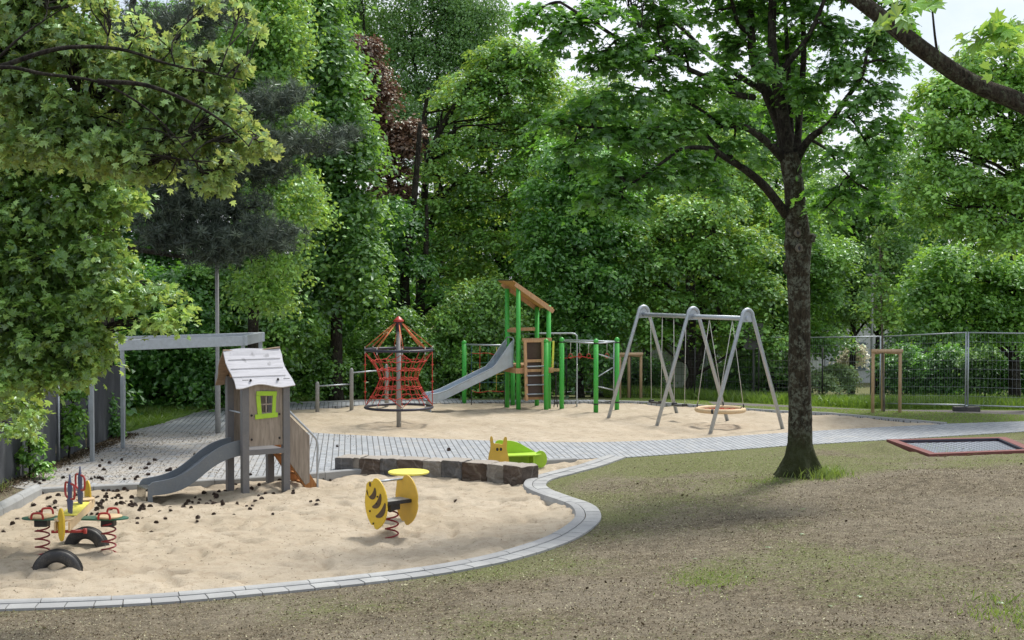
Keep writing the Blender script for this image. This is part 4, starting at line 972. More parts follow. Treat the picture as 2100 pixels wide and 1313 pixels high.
# hedge / low plants on the right
tree('silvery shrub beyond the fence just right of the maple trunk', 45, [[(1680, 812), (1680, 790), (1682, 775)]], [(1680, 775, 30, 16), (1700, 785, 20, 14)], 'lf_silver', 90, 40, 0.08, 0.2, 221, name='shrub', cat='shrub', dy=0.4, r=0.03, limb=0.015)
tree('silvery shrub beyond the fence left of the staked sapling', 46, [[(1722, 812), (1722, 790), (1722, 770)]], [(1722, 762, 34, 16), (1730, 782, 34, 16)], 'lf_silver', 110, 40, 0.08, 0.2, 223, name='shrub', cat='shrub', dy=0.4, r=0.03, limb=0.015)
tree('pink blossoming bush glimpsed left of the staked sapling', 52, [[(1745, 812), (1745, 770), (1742, 740)]], [(1745, 735, 28, 18), (1755, 715, 20, 12)], 'lf_blossom', 80, 40, 0.09, 0.22, 225, name='bush', cat='bush', dy=0.4, r=0.03, limb=0.015)
hedge_specs = [(1850, 'dark clipped looking hedge bush right of the staked sapling', 46), (1930, 'dark green hedge bush behind the tall fence joint post', 45), (2020, 'low grey green hedge bush near the dark trunk at right', 44), (2100, 'dark hedge bush at the far right edge behind the fence', 43.5)]
for i, (px, lb_, yy) in enumerate(hedge_specs):
    tree(lb_, yy, [[(px, 822), (px, 800), (px, 770)]], [(px - 20, 745, 40, 26), (px + 25, 750, 40, 26), (px, 780, 50, 24), (px + 10, 720, 40, 16)], ['lf_dark', 'lf_dark', 'lf_blue', 'lf_dark'][i], 240, 50, 0.09, 0.24, 231 + i, name='hedge_bush', cat='bush', dy=0.8, r=0.04, limb=0.02, bright=0.05, group='hedge bushes beyond the construction fence')
# shrubs low at the centre, behind the tower and swings
low = [(1080, 775, 'dark low bush directly behind the climbing tower', 'lf_dark'), (1300, 760, 'dark low bush behind the left swing leg', 'lf_dark'), (1490, 770, 'low green bush seen between the swing legs', 'lf_mid'), (1590, 780, 'low dark bush left of the maple trunk by the sign', 'lf_dark'), (460, 800, 'low dark bush behind the playhouse stairs', 'lf_dark'), (690, 790, 'low dark bush behind the middle turning bar post', 'lf_dark')]
for i, (px, py, lb_, lm2) in enumerate(low):
    tree(lb_, 46.0 + (i % 2), [[(px, 822), (px, 800), (px, 770)]], [(px - 30, py, 45, 26), (px + 30, py - 8, 45, 28), (px, py + 22, 60, 20)], lm2, 200, 44, 0.10, 0.28, 251 + i, name='bush', cat='bush', dy=0.8, r=0.04, limb=0.02, bright=-0.02)
# ---- big background trees, each a tree of its own, closing the view
bgs = [(-120, 100, 200, 38, 'lf_dark', 'dark tree at the far left behind the screen fence'), (160, 60, 190, 42, 'lf_dark', 'dark tree behind the upper left maple branches'), (400, 40, 170, 44, 'lf_dark', 'dark green tree behind the pine crown'), (620, 330, 150, 58, 'lf_dark', 'dark tree in the wood behind the linden'),
       (850, 440, 170, 60, 'lf_dark', 'shaded tree in the wood behind the rope carousel'), (1040, 470, 170, 59, 'lf_mid', 'shaded tree in the wood behind the tower roof'), (1240, 420, 170, 61, 'lf_mid', 'mid green tree in the wood left of the swings'), (1430, 400, 170, 60, 'lf_mid', 'mid green tree in the wood behind the swings'),
       (1620, 420, 160, 62, 'lf_mid', 'tree in the wood behind the big maple trunk'), (1800, 430, 170, 61, 'lf_mid', 'tree in the wood behind the staked sapling'), (1990, 400, 170, 58, 'lf_dark', 'dark tree in the wood behind the right edge tree'), (2160, 380, 150, 55, 'lf_dark', 'dark tree beyond the far right corner'),
       (1010, 230, 130, 57, 'lf_mid', 'mid green tree in the wood above the climbing tower'), (1170, 190, 110, 56, 'lf_lime', 'light green tree in the wood left of the big maple branches'), (1590, 190, 110, 55, 'lf_mid', 'mid green tree in the wood behind the fork of the big maple'), (1470, 240, 110, 57, 'lf_lime', 'light green tree in the wood above the swing frame'), (740, 560, 110, 50, 'lf_dark', 'dark low tree in shade left of the rope carousel'), (1330, 640, 90, 52, 'lf_dark', 'dark low tree in shade between tower and swings'), (30, 500, 200, 34, 'lf_dark', 'dark tree just behind the screen fence')]
for i, (px, top, hw_, yy, lm2, lb_) in enumerate(bgs):
    rr2 = random.Random(900 + i); bl = []
    y = top
    while y < (690 if 1200 < px < 1900 else 800):
        for k in (-1, 0, 1): bl.append((px + k * hw_ * 0.55 + rr2.uniform(-18, 18), y + rr2.uniform(-15, 15), hw_ * 0.42, 42 + rr2.uniform(-8, 10)))
        y += 72
    tree(lb_, yy, [[(px, 815), (px + rr2.uniform(-15, 15), 600), (px + rr2.uniform(-15, 15), top + 30)]], bl, lm2, int(60 * len(bl) ** 0.9), 40, 0.15, 0.55, 300 + i, name='background_tree', r=0.2, dy=2.0, flat=0.4, bright=-0.06 if lm2 == 'lf_mid' else -0.02, group='trees of the surrounding wood', twigs=0.05)
# ================================================================== OBJECTS
V = Vector
def RZ(a): return Matrix.Rotation(a, 3, 'Z')
def axisM(ox, xa, ya):
    xa = V(xa).normalized(); ya = V(ya).normalized(); za = xa.cross(ya).normalized()
    m_ = Matrix.Identity(4)
    for i in range(3): m_[i][0] = xa[i]; m_[i][1] = ya[i]; m_[i][2] = za[i]; m_[i][3] = ox[i]
    return m_
def single(name, build_name, mb, m, root): return mb.build(build_name, m, root)

# ---- playhouse with the small slide (local x runs towards the stairs, -x down the slide, -y faces the viewer's right)
w = 0.72
hp = V((-4.42, 23.45, -0.06))
th = math.radians(31)
ctr = hp + V((math.cos(th), math.sin(th), 0)) * w / 2 + V((-math.sin(th), math.cos(th), 0)) * w / 2
house = thing('slide_house', ctr, 'small grey wooden play tower with white gabled roof, lime window and grey slide', 'playhouse', th)
h = w / 2
for sx, sy in ((-1, -1), (1, -1), (1, 1), (-1, 1)):
    MB().box((sx * h, sy * h, 0.78 if sy < 0 else 0.80), (0.118, 0.118, 2.16)).build('post', M['house_grey'], house, bevel=0.008)
# front wall with a window hole (x-z plane at y=-h-0.02)
def wall_with_hole(mb, x0, x1, z0, z1, hx0, hx1, hz0, hz1, y, t):
    for a, b_, c_, d_ in ((x0, hx0, z0, z1), (hx1, x1, z0, z1), (hx0, hx1, z0, hz0), (hx0, hx1, hz1, z1)):
        mb.box(((a + b_) / 2, y, (c_ + d_) / 2), (b_ - a - 0.0005, t, d_ - c_ - 0.0005))
wf = MB(); wall_with_hole(wf, -h + .06, h - .06, 0.745, 1.86, -0.085, 0.115, 1.30, 1.57, -h - 0.005, 0.02)
front = wf.build('front_wall', M['hpl'], house)
mu = MB().box((0.015, -h - 0.006, 1.435), (0.022, 0.018, 0.268)).box((0.015, -h - 0.009, 1.435), (0.198, 0.018, 0.022))
mu.build('glazing_bar', M['hpl'], front)
wr = MB(); wall_with_hole(wr, -h + .06, h - .06, 0.745, 1.86, -0.10, 0.10, 1.30, 1.57, h + 0.005, 0.02)
back = wr.build('rear_wall', M['hpl'], house)
MB().box((0.0, h + 0.006, 1.435), (0.022, 0.018, 0.268)).box((0.0, h + 0.009, 1.435), (0.198, 0.018, 0.022)).build('glazing_bar', M['hpl'], back)
# lime window surround: four slightly crooked boards
wn = MB()
wn.box((0.015, -h - 0.028, 1.617), (0.36, 0.018, 0.075), Matrix.Rotation(math.radians(2.5), 3, 'Y'))
wn.box((0.010, -h - 0.0285, 1.243), (0.40, 0.018, 0.080), Matrix.Rotation(math.radians(-3.0), 3, 'Y'))
wn.box((-0.120, -h - 0.026, 1.43), (0.075, 0.016, 0.31), Matrix.Rotation(math.radians(-5), 3, 'Y'))
wn.box((0.148, -h - 0.026, 1.43), (0.062, 0.016, 0.31), Matrix.Rotation(math.radians(3), 3, 'Y'))
wn.build('window_frame', M['lime'], house, bevel=0.005)
for bx_ in (-0.245, 0.245):
    for bz in (0.86, 1.26, 1.79): MB().ball((bx_, -h - 0.018, bz), 0.019, 10).build('bolt', M['black'], house)
# platform, bearers
MB().box((0, 0, 0.655), (w - 0.06, w - 0.06, 0.05)).box((0, -h - 0.03, 0.645), (w - 0.10, 0.05, 0.085)).box((0, h + 0.03, 0.645), (w - 0.10, 0.05, 0.085)).build('platform', M['house_grey'], house, bevel=0.006)
# bar across the slide opening
MB().tube([(-h - 0.02, -h, 1.30), (-h - 0.02, h, 1.30)], 0.014, 8).build('grab_bar', M['steel'], house)
# cladding at slide side (upper gable board), rafters
gb = MB()
gb.prism([(-0.36, 1.86), (0.36, 1.86), (0.0, 2.26)], Matrix(((0, 0, 1, -h - .005), (1, 0, 0, 0), (0, 1, 0, 0), (0, 0, 0, 1))), 0.02)
gb.prism([(-0.36, 1.86), (0.36, 1.86), (0.0, 2.26)], Matrix(((0, 0, 1, h + .005), (1, 0, 0, 0), (0, 1, 0, 0), (0, 0, 0, 1))), 0.02)
gb.build('gable_board', M['larch'], house)
# wavy roof panels
def roof_panel(sign, name, m_):
    n = 14; vs = []
    rows = 6
    for i in range(n + 1):
        u = i / n
        for j in range(rows + 1):
            v = j / rows
            x = (-0.58 + 0.98 * u) + (0.03 * math.sin(3 + 5.5 * v) if i in (0,) else 0) + (0.05 * (v) + 0.03 * math.sin(2 + 6 * v) if i == n else 0) - (0.02 if v < .01 else 0)
            yy = sign * (0.0 + 0.50 * v); zz = 2.33 - 0.575 * v
            if j == rows: yy += sign * 0.022 * math.sin(6.3 * u * 1.3 + 1); zz -= 0.03 * math.sin(6.3 * u * 1.3 + 1)
            if j == 0: zz += 0.018 * math.sin(5 * u + (0 if sign < 0 else 2)) + 0.03 * u
            vs.append((x, yy, zz))
    nn = V((0, sign * 0.75, 0.65)).normalized() * 0.022
    k = len(vs); vs2 = vs + [tuple(V(p) - nn) for p in vs]; fs = []
    R_ = rows + 1
    for i in range(n):
        for j in range(rows):
            a = i * R_ + j; f = (a, a + 1, a + R_ + 1, a + R_)
            fs.append(f if sign > 0 else f[::-1]); g_ = tuple(q_ + k for q_ in f); fs.append(g_[::-1] if sign > 0 else g_)
    edge = [i * R_ for i in range(n + 1)] + [n * R_ + j for j in range(1, R_)] + [i * R_ + rows for i in range(n - 1, -1, -1)] + [j for j in range(rows - 1, 0, -1)]
    for a, b_ in zip(edge, edge[1:] + edge[:1]): fs.append((a, b_, b_ + k, a + k))
    mb = MB().add(vs2, fs); return mb.build(name, m_, house)
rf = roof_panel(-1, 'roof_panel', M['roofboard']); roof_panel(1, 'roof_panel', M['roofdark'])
for x_ in (-0.28, 0.20):
    MB().ball(V((x_, -0.438, 2.345 - 0.575 * 0.86)), 0.022, 10).build('bolt', M['black'], rf)
# groove lines on the roof board: three thin battens of shadow
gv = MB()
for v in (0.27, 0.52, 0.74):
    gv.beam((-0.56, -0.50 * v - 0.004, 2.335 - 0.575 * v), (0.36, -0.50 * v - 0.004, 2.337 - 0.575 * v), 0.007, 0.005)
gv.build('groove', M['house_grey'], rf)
# slide
sl = []
for i in range(25):
    t = i / 24; x = -h - 0.02 - 1.50 * t
    s_ = max(0, min(1, (t - 0.05) / 0.77)); z = 0.70 - 0.52 * (s_ * s_ * (3 - 2 * s_)) * 0.98
    z = 0.70 - 0.55 * (1 / (1 + math.exp(-(t - 0.45) * 7.5)) - 0.033) / 0.95
    sl.append((x, z))
W2 = 0.235
bed = MB(); vs = []
for x, z in sl: vs += [(x, -W2, z), (x, W2, z), (x, -W2, z - 0.03), (x, W2, z - 0.03)]
fs = []
for i in range(len(sl) - 1):
    a = 4 * i; fs += [(a, a + 4, a + 5, a + 1), (a + 2, a + 3, a + 7, a + 6)]
bed.add(vs, fs, True)
slide = bed.build('slide', M['slide_steel'] if False else M['slide_grey'], house)
for sy in (-1, 1):
    sd = MB(); top = []; bot = []
    for i, (x, z) in enumerate(sl):
        t = i / 24
        top.append((x, z + 0.15 - 0.04 * t)); bot.append((x, z - 0.11 - 0.02 * math.sin(PI * t)))
    x_e = sl[-1][0]
    top += [(x_e - 0.04, sl[-1][1] + 0.075), (x_e - 0.075, sl[-1][1] + 0.0), (x_e - 0.08, -0.2)]
    poly = top + bot[::-1]
    poly[len(top):len(top)] = [(x_e + 0.02, -0.2)]
    sd.prism(poly, Matrix(((1, 0, 0, 0), (0, 0, -1, sy * (W2 + 0.012)), (0, 1, 0, 0), (0, 0, 0, 1))), 0.026)
    sd.build('slide_side', M['slide_grey'], slide, bevel=0.006)
e = MB(); x_e, z_e = sl[-1]
e.box((x_e - 0.03, 0, z_e + 0.003), (0.16, 2 * W2 - 0.01, 0.016)).box((x_e - 0.105, 0, z_e - 0.15), (0.014, 2 * W2 - 0.012, 0.30))
e.build('slide_end', M['chrome'], slide, bevel=0.004)
# stairs: two stringers, treads, rail panel, tube rail
for sy in (-1, 1):
    a = V((h + 0.04, sy * 0.25, 0.66)); b_ = V((h + 0.54, sy * 0.25, -0.08)); MB().beam(a, b_, 0.05, 0.20, (0, 0, 1)).build('stair_stringer', M['stairwood'], house, bevel=0.006)
for i in range(4): MB().box((h + 0.12 + 0.12 * i, 0, 0.52 - 0.165 * i), (0.13, 0.45, 0.035)).build('stair_tread', M['stairwood'], house, bevel=0.004)
for sy in (-1, 1):
    pn = MB(); poly = [(h + 0.07, 1.24), (h + 0.46, 0.86), (h + 0.46, 0.06), (h + 0.38, 0.02), (h + 0.07, 0.46)]
    pn.prism(poly, Matrix(((1, 0, 0, 0), (0, 0, -1, sy * 0.29), (0, 1, 0, 0), (0, 0, 0, 1))), 0.018)
    pn.build('rail_panel', M['hpl'], house, bevel=0.004)
    MB().tube(spline3([(h + 0.04, sy * 0.30, 1.34), (h + 0.28, sy * 0.30, 1.10), (h + 0.52, sy * 0.30, 0.86), (h + 0.60, sy * 0.30, 0.72), (h + 0.60, sy * 0.30, 0.4), (h + 0.60, sy * 0.30, -0.2)], 4), 0.019, 10).build('handrail', M['steel'], house)

# ---- bee spring rider
bp = V((-1.66, 19.55, -0.1)); phi = math.radians(41)
bee = thing('spring_rider', bp, 'yellow bee shaped spring rider with brown stripes on a dark red coil spring', 'spring rider', phi)
MB().helix((0, 0), 0.088, -0.05, 0.40, 3.4, 0.0125, 20, 8, 0.6).build('spring', M['darkred'], bee)
MB().box((0, 0, 0.44), (0.17, 0.17, 0.10)).tube([(-0.07, -0.05, 0.41), (0.07, 0.05, 0.41)], 0.05, 10).build('spring_clamp', M['black'], bee, bevel=0.01)
MB().box((0, 0.03, 0.51), (0.50, 0.26, 0.028)).build('seat', M['post_grey'], bee, bevel=0.006)
MB().box((0.0, -0.115, 0.50), (0.49, 0.03, 0.05)).build('footrest', M['black'], bee, bevel=0.004)
def bee_outline():
    pts = []
    for i in range(44):
        a = 2 * PI * i / 44
        x = 0.245 * math.cos(a) * (1 + 0.06 * math.cos(2 * a)); y = 0.345 * math.sin(a)
        # head bump, wing notch and tail notch
        x += 0.03 * math.exp(-((a - 2.35) / 0.25) ** 2) * -1
        rr = 1 - 0.11 * math.exp(-((a - 1.95) / 0.10) ** 2) - 0.07 * math.exp(-((a - 0.02) / 0.10) ** 2) - 0.07 * math.exp(-((a - 6.26) / 0.1) ** 2) - 0.10 * math.exp(-((a - 4.45) / 0.08) ** 2) + 0.05 * math.exp(-((a - 2.4) / 0.2) ** 2) + 0.04 * math.exp(-((a - 4.75) / 0.16) ** 2)
        pts.append((x * rr, y * rr))
    return pts
bo = bee_outline()
def side_mat(x, flip): # local plane: width along y, height along z
    return Matrix(((0, 0, 1, x), (-1 if flip else 1, 0, 0, 0), (0, 1, 0, 0.50), (0, 0, 0, 1)))
def stripe(x, poly, name, m_, par):
    MB().prism(poly, side_mat(x, True), 0.008).build(name, m_, par)
for x_, nm in ((-0.26, 'l'), (0.26, 'r')):
    sp_ = MB().prism(bo, side_mat(x_, True), 0.022).build('side_panel', M['yellow'] if x_ < 0 else M['ochre'], bee, bevel=0.005)
    xs_ = x_ + (-0.013 if x_ < 0 else 0.013)
    if True:
        def arc(cx, cy, R, wd, a0, a1, n=8):
            o1 = [(cx + (R + wd * math.sin(PI * (i / n) * 0.8 + 0.3)) * math.cos(a0 + (a1 - a0) * i / n), cy + (R + wd * math.sin(PI * (i / n) * 0.8 + 0.3)) * math.sin(a0 + (a1 - a0) * i / n)) for i in range(n + 1)]
            i1 = [(cx + R * math.cos(a0 + (a1 - a0) * i / n), cy + R * math.sin(a0 + (a1 - a0) * i / n)) for i in range(n, -1, -1)]
            return o1 + i1
        cx0, cy0 = -0.22, 0.27
        for R_, a0, a1 in ((0.20, -1.22, -0.28), (0.345, -1.15, -0.36), (0.49, -1.10, -0.50)):
            stripe(xs_, arc(cx0, cy0, R_, 0.085, a0, a1), 'stripe', M['brown'], sp_)
        stripe(xs_, [(-0.13 + 0.02 * math.cos(a), 0.25 + 0.035 * math.sin(a)) for a in np.linspace(0, 2 * PI, 13)[:-1]], 'eye', M['brown'], sp_)
        stripe(xs_, [(-0.215, 0.14), (-0.19, 0.10), (-0.165, 0.07), (-0.185, 0.13), (-0.20, 0.17)], 'mouth', M['brown'], sp_)
        for by, bz in ((0.02, 0.0), (-0.13, -0.12), (0.05, 0.10), (-0.05, -0.28)): 
            MB().prism([(by + 0.013 * math.cos(a), bz + 0.013 * math.sin(a)) for a in np.linspace(0, 2 * PI, 9)[:-1]], side_mat(xs_ * 1.02, True), 0.012).build('bolt', M['black'], sp_)
MB().tube([(-0.27, 0.10, 0.78), (0.27, 0.10, 0.78)], 0.016, 10).build('handlebar', M['steel'], bee)

# ---- round yellow table behind the bee
tp = W(838, 968, 21.0); 
tb = thing('play_table', (tp.x, tp.y, -0.1), 'round bright yellow play table standing in the sand behind the bee rider', 'table')
MB().lathe((0, 0, tp.z + 0.1), [(0.29, -0.022), (0.305, -0.012), (0.305, 0.004), (0.295, 0.012)], 40).build('table_top', M['brightyellow'], tb)
MB().lathe((0, 0, -0.1), [(0.045, 0), (0.045, tp.z + 0.17)], 14).lathe((0, 0, tp.z + 0.04), [(0.05, 0), (0.14, 0.03), (0.14, 0.036)], 16).build('leg', M['post_grey'], tb)

# ---- cross-shaped seesaw rider
sp0 = V((-5.66, 18.35, -0.1))
ss = thing('seesaw_rider', sp0, 'four seat spring seesaw with green cross board, yellow beam and red handles', 'seesaw')
for sx in (-1, 1):
    q_ = MB().helix((sx * 0.43, 0), 0.088, -0.06, 0.42, 4.6, 0.0115, 20, 8, 1.0 + sx)
    q_.build('spring', M['darkred'], ss)
    MB().box((sx * 0.43, 0, 0.415), (0.17, 0.15, 0.09)).build('spring_clamp', M['black'], ss, bevel=0.01)
# green board: two rounded lobes
out1 = []
for i in range(48):
    a = 2 * PI * i / 48; x = 0.69 * math.cos(a); y = 0.19 * math.sin(a) * (0.55 + 0.75 * abs(math.cos(a)) ** 1.2)
    out1.append((x, y))
MB().prism(out1, Matrix.Translation((0, 0, 0.475)), 0.022).build('cross_board', M['bottlegreen'], ss, bevel=0.006)
for sx in (-1, 1):
    s_ = MB().lathe((sx * 0.44, 0, 0.488), [(0.165, 0), (0.165, 0.018), (0.155, 0.022)], 28).build('seat', M['ply'], ss)
    for sy in (-1, 1):
        c_ = V((sx * 0.43, sy * 0.20, 0.49))
        MB().tube(spline3([c_ + V((-0.075, 0, 0)), c_ + V((-0.07, 0, 0.05)), c_ + V((-0.045, 0, 0.078)), c_ + V((0.045, 0, 0.078)), c_ + V((0.07, 0, 0.05)), c_ + V((0.075, 0, 0))], 4), 0.0145, 8).build('handle', M['red'], ss)
# long beam, slightly turned, with twin side boards and yellow end discs
ang = math.radians(97.5); ux = V((math.cos(ang), math.sin(ang), 0)); vx = V((-math.sin(ang), math.cos(ang), 0))
zb = 0.53
fd = (vx * 0.45 + ux * 0.89).normalized()
for s_ in (-1, 1):
    MB().beam(vx * 0.085 * s_ + ux * -0.95 + V((0, 0, zb)), vx * 0.085 * s_ + ux * 0.95 + V((0, 0, zb)), 0.022, 0.115, (0, 0, 1)).build('beam_side', M['ply'], ss, bevel=0.003)
MB().beam(ux * -0.50 + V((0, 0, zb + 0.066)), ux * 0.50 + V((0, 0, zb + 0.066)), 0.20, 0.018, (0, 0, 1)).build('beam_top', M['brightyellow'], ss, bevel=0.004)
def upM(c_, xdir): return axisM(c_, xdir, (0, 0, 1))
for s_ in (-1, 1):
    seatc = ux * 0.80 * s_ + V((0, 0, zb + 0.07))
    MB().prism([(0.15 * math.cos(a), 0.12 * math.sin(a)) for a in np.linspace(0, 2 * PI, 25)[:-1]], axisM(seatc, ux, vx), 0.02).build('seat', M['ply'], ss, bevel=0.004)
    ec = ux * 0.99 * s_ + V((0, 0, zb + 0.03 if s_ < 0 else zb + 0.09))
    MB().prism([(0.125 * math.cos(a), 0.205 * math.sin(a)) for a in np.linspace(0, 2 * PI, 29)[:-1]], upM(ec, fd), 0.022).build('end_disc', M['yellow'], ss, bevel=0.004)
    fc = ux * (0.38 * s_) + V((0, 0, zb + 0.07))
    fin = [(-0.07, 0), (0.07, 0), (0.105, 0.16), (0.06, 0.20), (0.075, 0.34), (0.02, 0.44), (0.0, 0.50), (-0.02, 0.44), (-0.075, 0.34), (-0.06, 0.20), (-0.105, 0.16)]
    f_ = MB().prism(fin, upM(fc, fd), 0.02).build('fin', M['purple'], ss, bevel=0.004)
    for sg in (-1, 1):
        b0 = fc + fd * (0.05 * sg)
        MB().tube(spline3([b0 + V((0, 0, 0.19)), b0 + fd * 0.11 * sg + V((0, 0, 0.205)), b0 + fd * 0.14 * sg + V((0, 0, 0.25)), b0 + fd * 0.14 * sg + V((0, 0, 0.33)), b0 + fd * 0.11 * sg + V((0, 0, 0.375)), b0 + V((0, 0, 0.385))], 4), 0.0145, 8).build('handle', M['red'], f_)
MB().tube([vx * -0.20 + ux * -0.55 + V((0, 0, 0.40)), vx * 0.20 + ux * -0.55 + V((0, 0, 0.40))], 0.02, 10).tube([vx * -0.23 + ux * -0.55 + V((0, 0, 0.40)), vx * -0.19 + ux * -0.55 + V((0, 0, 0.40))], 0.035, 10).build('foot_peg', M['red'], ss)

# ---- half-buried tyres
def tyre(px, py, Rm, rz, label):
    p = G(px, py, -0.12); c_ = V((p.x, p.y, -0.13))
    r_ = thing('half_buried_tyre', c_, label, 'tyre', rz, 'rubber tyres half buried in the sand')
    R_, r0 = Rm, 0.075; mb = MB(); vs = []; n = 36; m_ = 14
    for i in range(n + 1):
        a = -0.25 + (PI + 0.5) * i / n
        for k in range(m_):
            b_ = 2 * PI * k / m_
            ca, sa = math.cos(b_), math.sin(b_)
            rr = R_ + 0.078 * math.copysign(abs(ca) ** 0.65, ca); yy = 0.085 * math.copysign(abs(sa) ** 0.65, sa)
            vs.append((rr * math.cos(a), yy, rr * math.sin(a)))
    fs = []
    for i in range(n):
        for k in range(m_): fs.append((i * m_ + k, i * m_ + (k + 1) % m_, (i + 1) * m_ + (k + 1) % m_, (i + 1) * m_ + k))
    mb.add(vs, fs, True); mb.build('tyre_body', M['rubber'], r_)
    gr = MB()
    for yy in (-0.035, 0.0, 0.035):
        gr.tube([((R_ + 0.0795) * math.cos(a), yy, (R_ + 0.0795) * math.sin(a)) for a in np.linspace(0, PI, 30)], 0.004, 4, caps=False)
    gr.build('tread_groove', M['black'], r_)
    # sand heaped inside
    return r_
tyre(118, 1176, 0.225, 0.10, 'black half buried tyre nearest the viewer, at the near end of the seesaw')
tyre(178, 1126, 0.225, -0.12, 'black half buried tyre behind the seesaw spring, under its far end')

# ---- stone sitting wall
pa = V((-3.22, 25.72, -0.1)); pb = V((0.16, 24.15, -0.1))
wl = thing('stone_wall', pa, 'low curved sitting wall of dark brown stone blocks between sand and paving', 'wall')
ctrl = [(-3.22, 25.72), (-2.3, 25.45), (-1.2, 25.08), (-0.5, 24.72), (0.16, 24.15)]
cv = spline(ctrl, 12)
wid = [0.36, 0.11, 0.40, 0.33, 0.50, 0.36, 0.40, 0.52, 0.38, 0.42]
tot = sum(wid); P_ = resample(cv, 0.02); nP = len(P_) - 1; s_ = 0
kinds = ['stone2', 'stone3', 'stone1', 'stone2', 'stone1', 'stone3', 'stone2', 'stone4', 'stone3', 'stone1']
rg = np.random.default_rng(5)
for k, wd in enumerate(wid):
    i0 = int(round(s_ / tot * nP)); s_ += wd; i1 = int(round(s_ / tot * nP))
    seg = P_[i0:i1 + 1]
    nx, nz, ny = 9, 7, 6
    T0 = V((*(seg[-1] - seg[0]), 0)).normalized(); Nn = V((-T0.y, T0.x, 0))
    L_ = (V((*seg[-1], 0)) - V((*seg[0], 0))).length - 0.003
    c0 = V((*seg[0], 0)) + T0 * 0.004
    hgt = 0.325 + 0.003 * k + 0.008 * math.sin(k * 2.3); dep = 0.46
    bmm = bmesh.new(); bmesh.ops.create_cube(bmm, size=1.0)
    bmesh.ops.subdivide_edges(bmm, edges=bmm.edges[:], cuts=7, use_grid_fill=True)
    for v in bmm.verts:
        u, d_, z_ = v.co.x + 0.5, v.co.y + 0.5, v.co.z + 0.5
        p = c0 + T0 * (u * L_) + Nn * (d_ * dep - 0.02) + V((0, 0, z_ * hgt - 0.1))
        nrm = 0.018 * (vnoise(np.array([u * L_ * 7 + k * 9.1 + z_ * 5]), np.array([z_ * 5.0 + d_ * 7]), 8)[0] - 0.5) * 2
        edge = min(u, 1 - u, ) * L_
        p += Nn * (-nrm if d_ < 0.5 else nrm) + V((0, 0, (nrm * 0.5 if z_ > 0.9 else 0)))
        if z_ > 0.99: p.z -= 0.012 * (1 - min(1, edge / 0.03))
        if d_ < 0.01: p += Nn * 0.014 * (1 - min(1, edge / 0.04))
        v.co = p - pa + V((0, 0, 0))
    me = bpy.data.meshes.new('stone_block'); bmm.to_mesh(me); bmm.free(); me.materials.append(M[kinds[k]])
    for po in me.polygons: po.use_smooth = False
    ob = bpy.data.objects.new('stone_block', me); COL.objects.link(ob); ob.parent = wl
    m_ = ob.modifiers.new('b', 'BEVEL'); m_.width = 0.006; m_.limit_method = 'ANGLE'; m_.angle_limit = math.radians(50)

# ---- snail/cat bench
bq = W(1060, 940, 26.3)
bench = thing('animal_bench', (bq.x - 0.05, 26.1, -0.02), 'lime green child bench with orange yellow animal head panel and two ears', 'bench', math.radians(14))
def prof_head():
    pts = [(-0.205, 0.0), (-0.225, 0.12), (-0.215, 0.24), (-0.185, 0.34), (-0.175, 0.42), (-0.185, 0.50), (-0.175, 0.555), (-0.15, 0.565), (-0.125, 0.53), (-0.115, 0.47), (-0.09, 0.445), (0.0, 0.438),
           (0.075, 0.425), (0.10, 0.455), (0.115, 0.52), (0.15, 0.55), (0.18, 0.53), (0.185, 0.45), (0.175, 0.36), (0.195, 0.28), (0.225, 0.16), (0.225, 0.05), (0.21, 0.0)]
    return [(x * 0.76, y * 0.97) for x, y in spline(pts, 3, True)]
hd = MB().prism(prof_head(), Matrix(((1, 0, 0, -0.31), (0, 0, -1, -0.20), (0, 1, 0, 0.0), (0, 0, 0, 1))), 0.025).build('head_panel', M['ochre'], bench, bevel=0.006)
for x_ in (-0.335, -0.275): MB().prism([(0.022 * math.cos(a), 0.028 * math.sin(a)) for a in np.linspace(0, 2 * PI, 15)[:-1]], Matrix(((1, 0, 0, x_), (0, 0, -1, -0.217), (0, 1, 0, 0.335), (0, 0, 0, 1))), 0.006).build('eye', M['black'], hd)
for x_ in (-0.335, -0.275): MB().prism([(0.034 * math.cos(a), 0.042 * math.sin(a)) for a in np.linspace(0, 2 * PI, 15)[:-1]], Matrix(((1, 0, 0, x_), (0, 0, -1, -0.2145), (0, 1, 0, 0.33), (0, 0, 0, 1))), 0.003).build('eye_rim', M['yellow'], hd)
XZ = lambda y: Matrix(((1, 0, 0, 0), (0, 0, -1, y), (0, 1, 0, 0), (0, 0, 0, 1)))
MB().prism(spline([(-0.28, 0.0), (-0.28, 0.40), (-0.10, 0.43), (0.08, 0.40), (0.25, 0.31), (0.40, 0.22), (0.44, 0.12), (0.40, 0.0)], 4, False), XZ(0.16), 0.022).build('backrest', M['lime'], bench, bevel=0.005)
MB().prism([(-0.28, -0.17), (0.30, -0.20), (0.44, -0.08), (0.42, 0.15), (-0.28, 0.15)], Matrix.Translation((0, 0, 0.215)), 0.022).build('seat', M['lime'], bench, bevel=0.005)
MB().prism(spline([(-0.09, -0.1), (-0.095, 0.1), (-0.08, 0.20), (0.07, 0.20), (0.075, 0.1), (0.065, -0.1)], 3, False), Matrix(((0, 0, 1, -0.17), (1, 0, 0, -0.02), (0, 1, 0, 0), (0, 0, 0, 1))), 0.022).build('leg', M['lime'], bench)
MB().prism([(-0.16, -0.12), (-0.13, 0.205), (0.14, 0.205), (0.14, -0.12), (0.05, 0.02), (-0.03, 0.0)], Matrix(((0, 0, 1, 0.29), (1, 0, 0, -0.04), (0, 1, 0, 0), (0, 0, 0, 1))), 0.022).build('leg', M['lime'], bench)
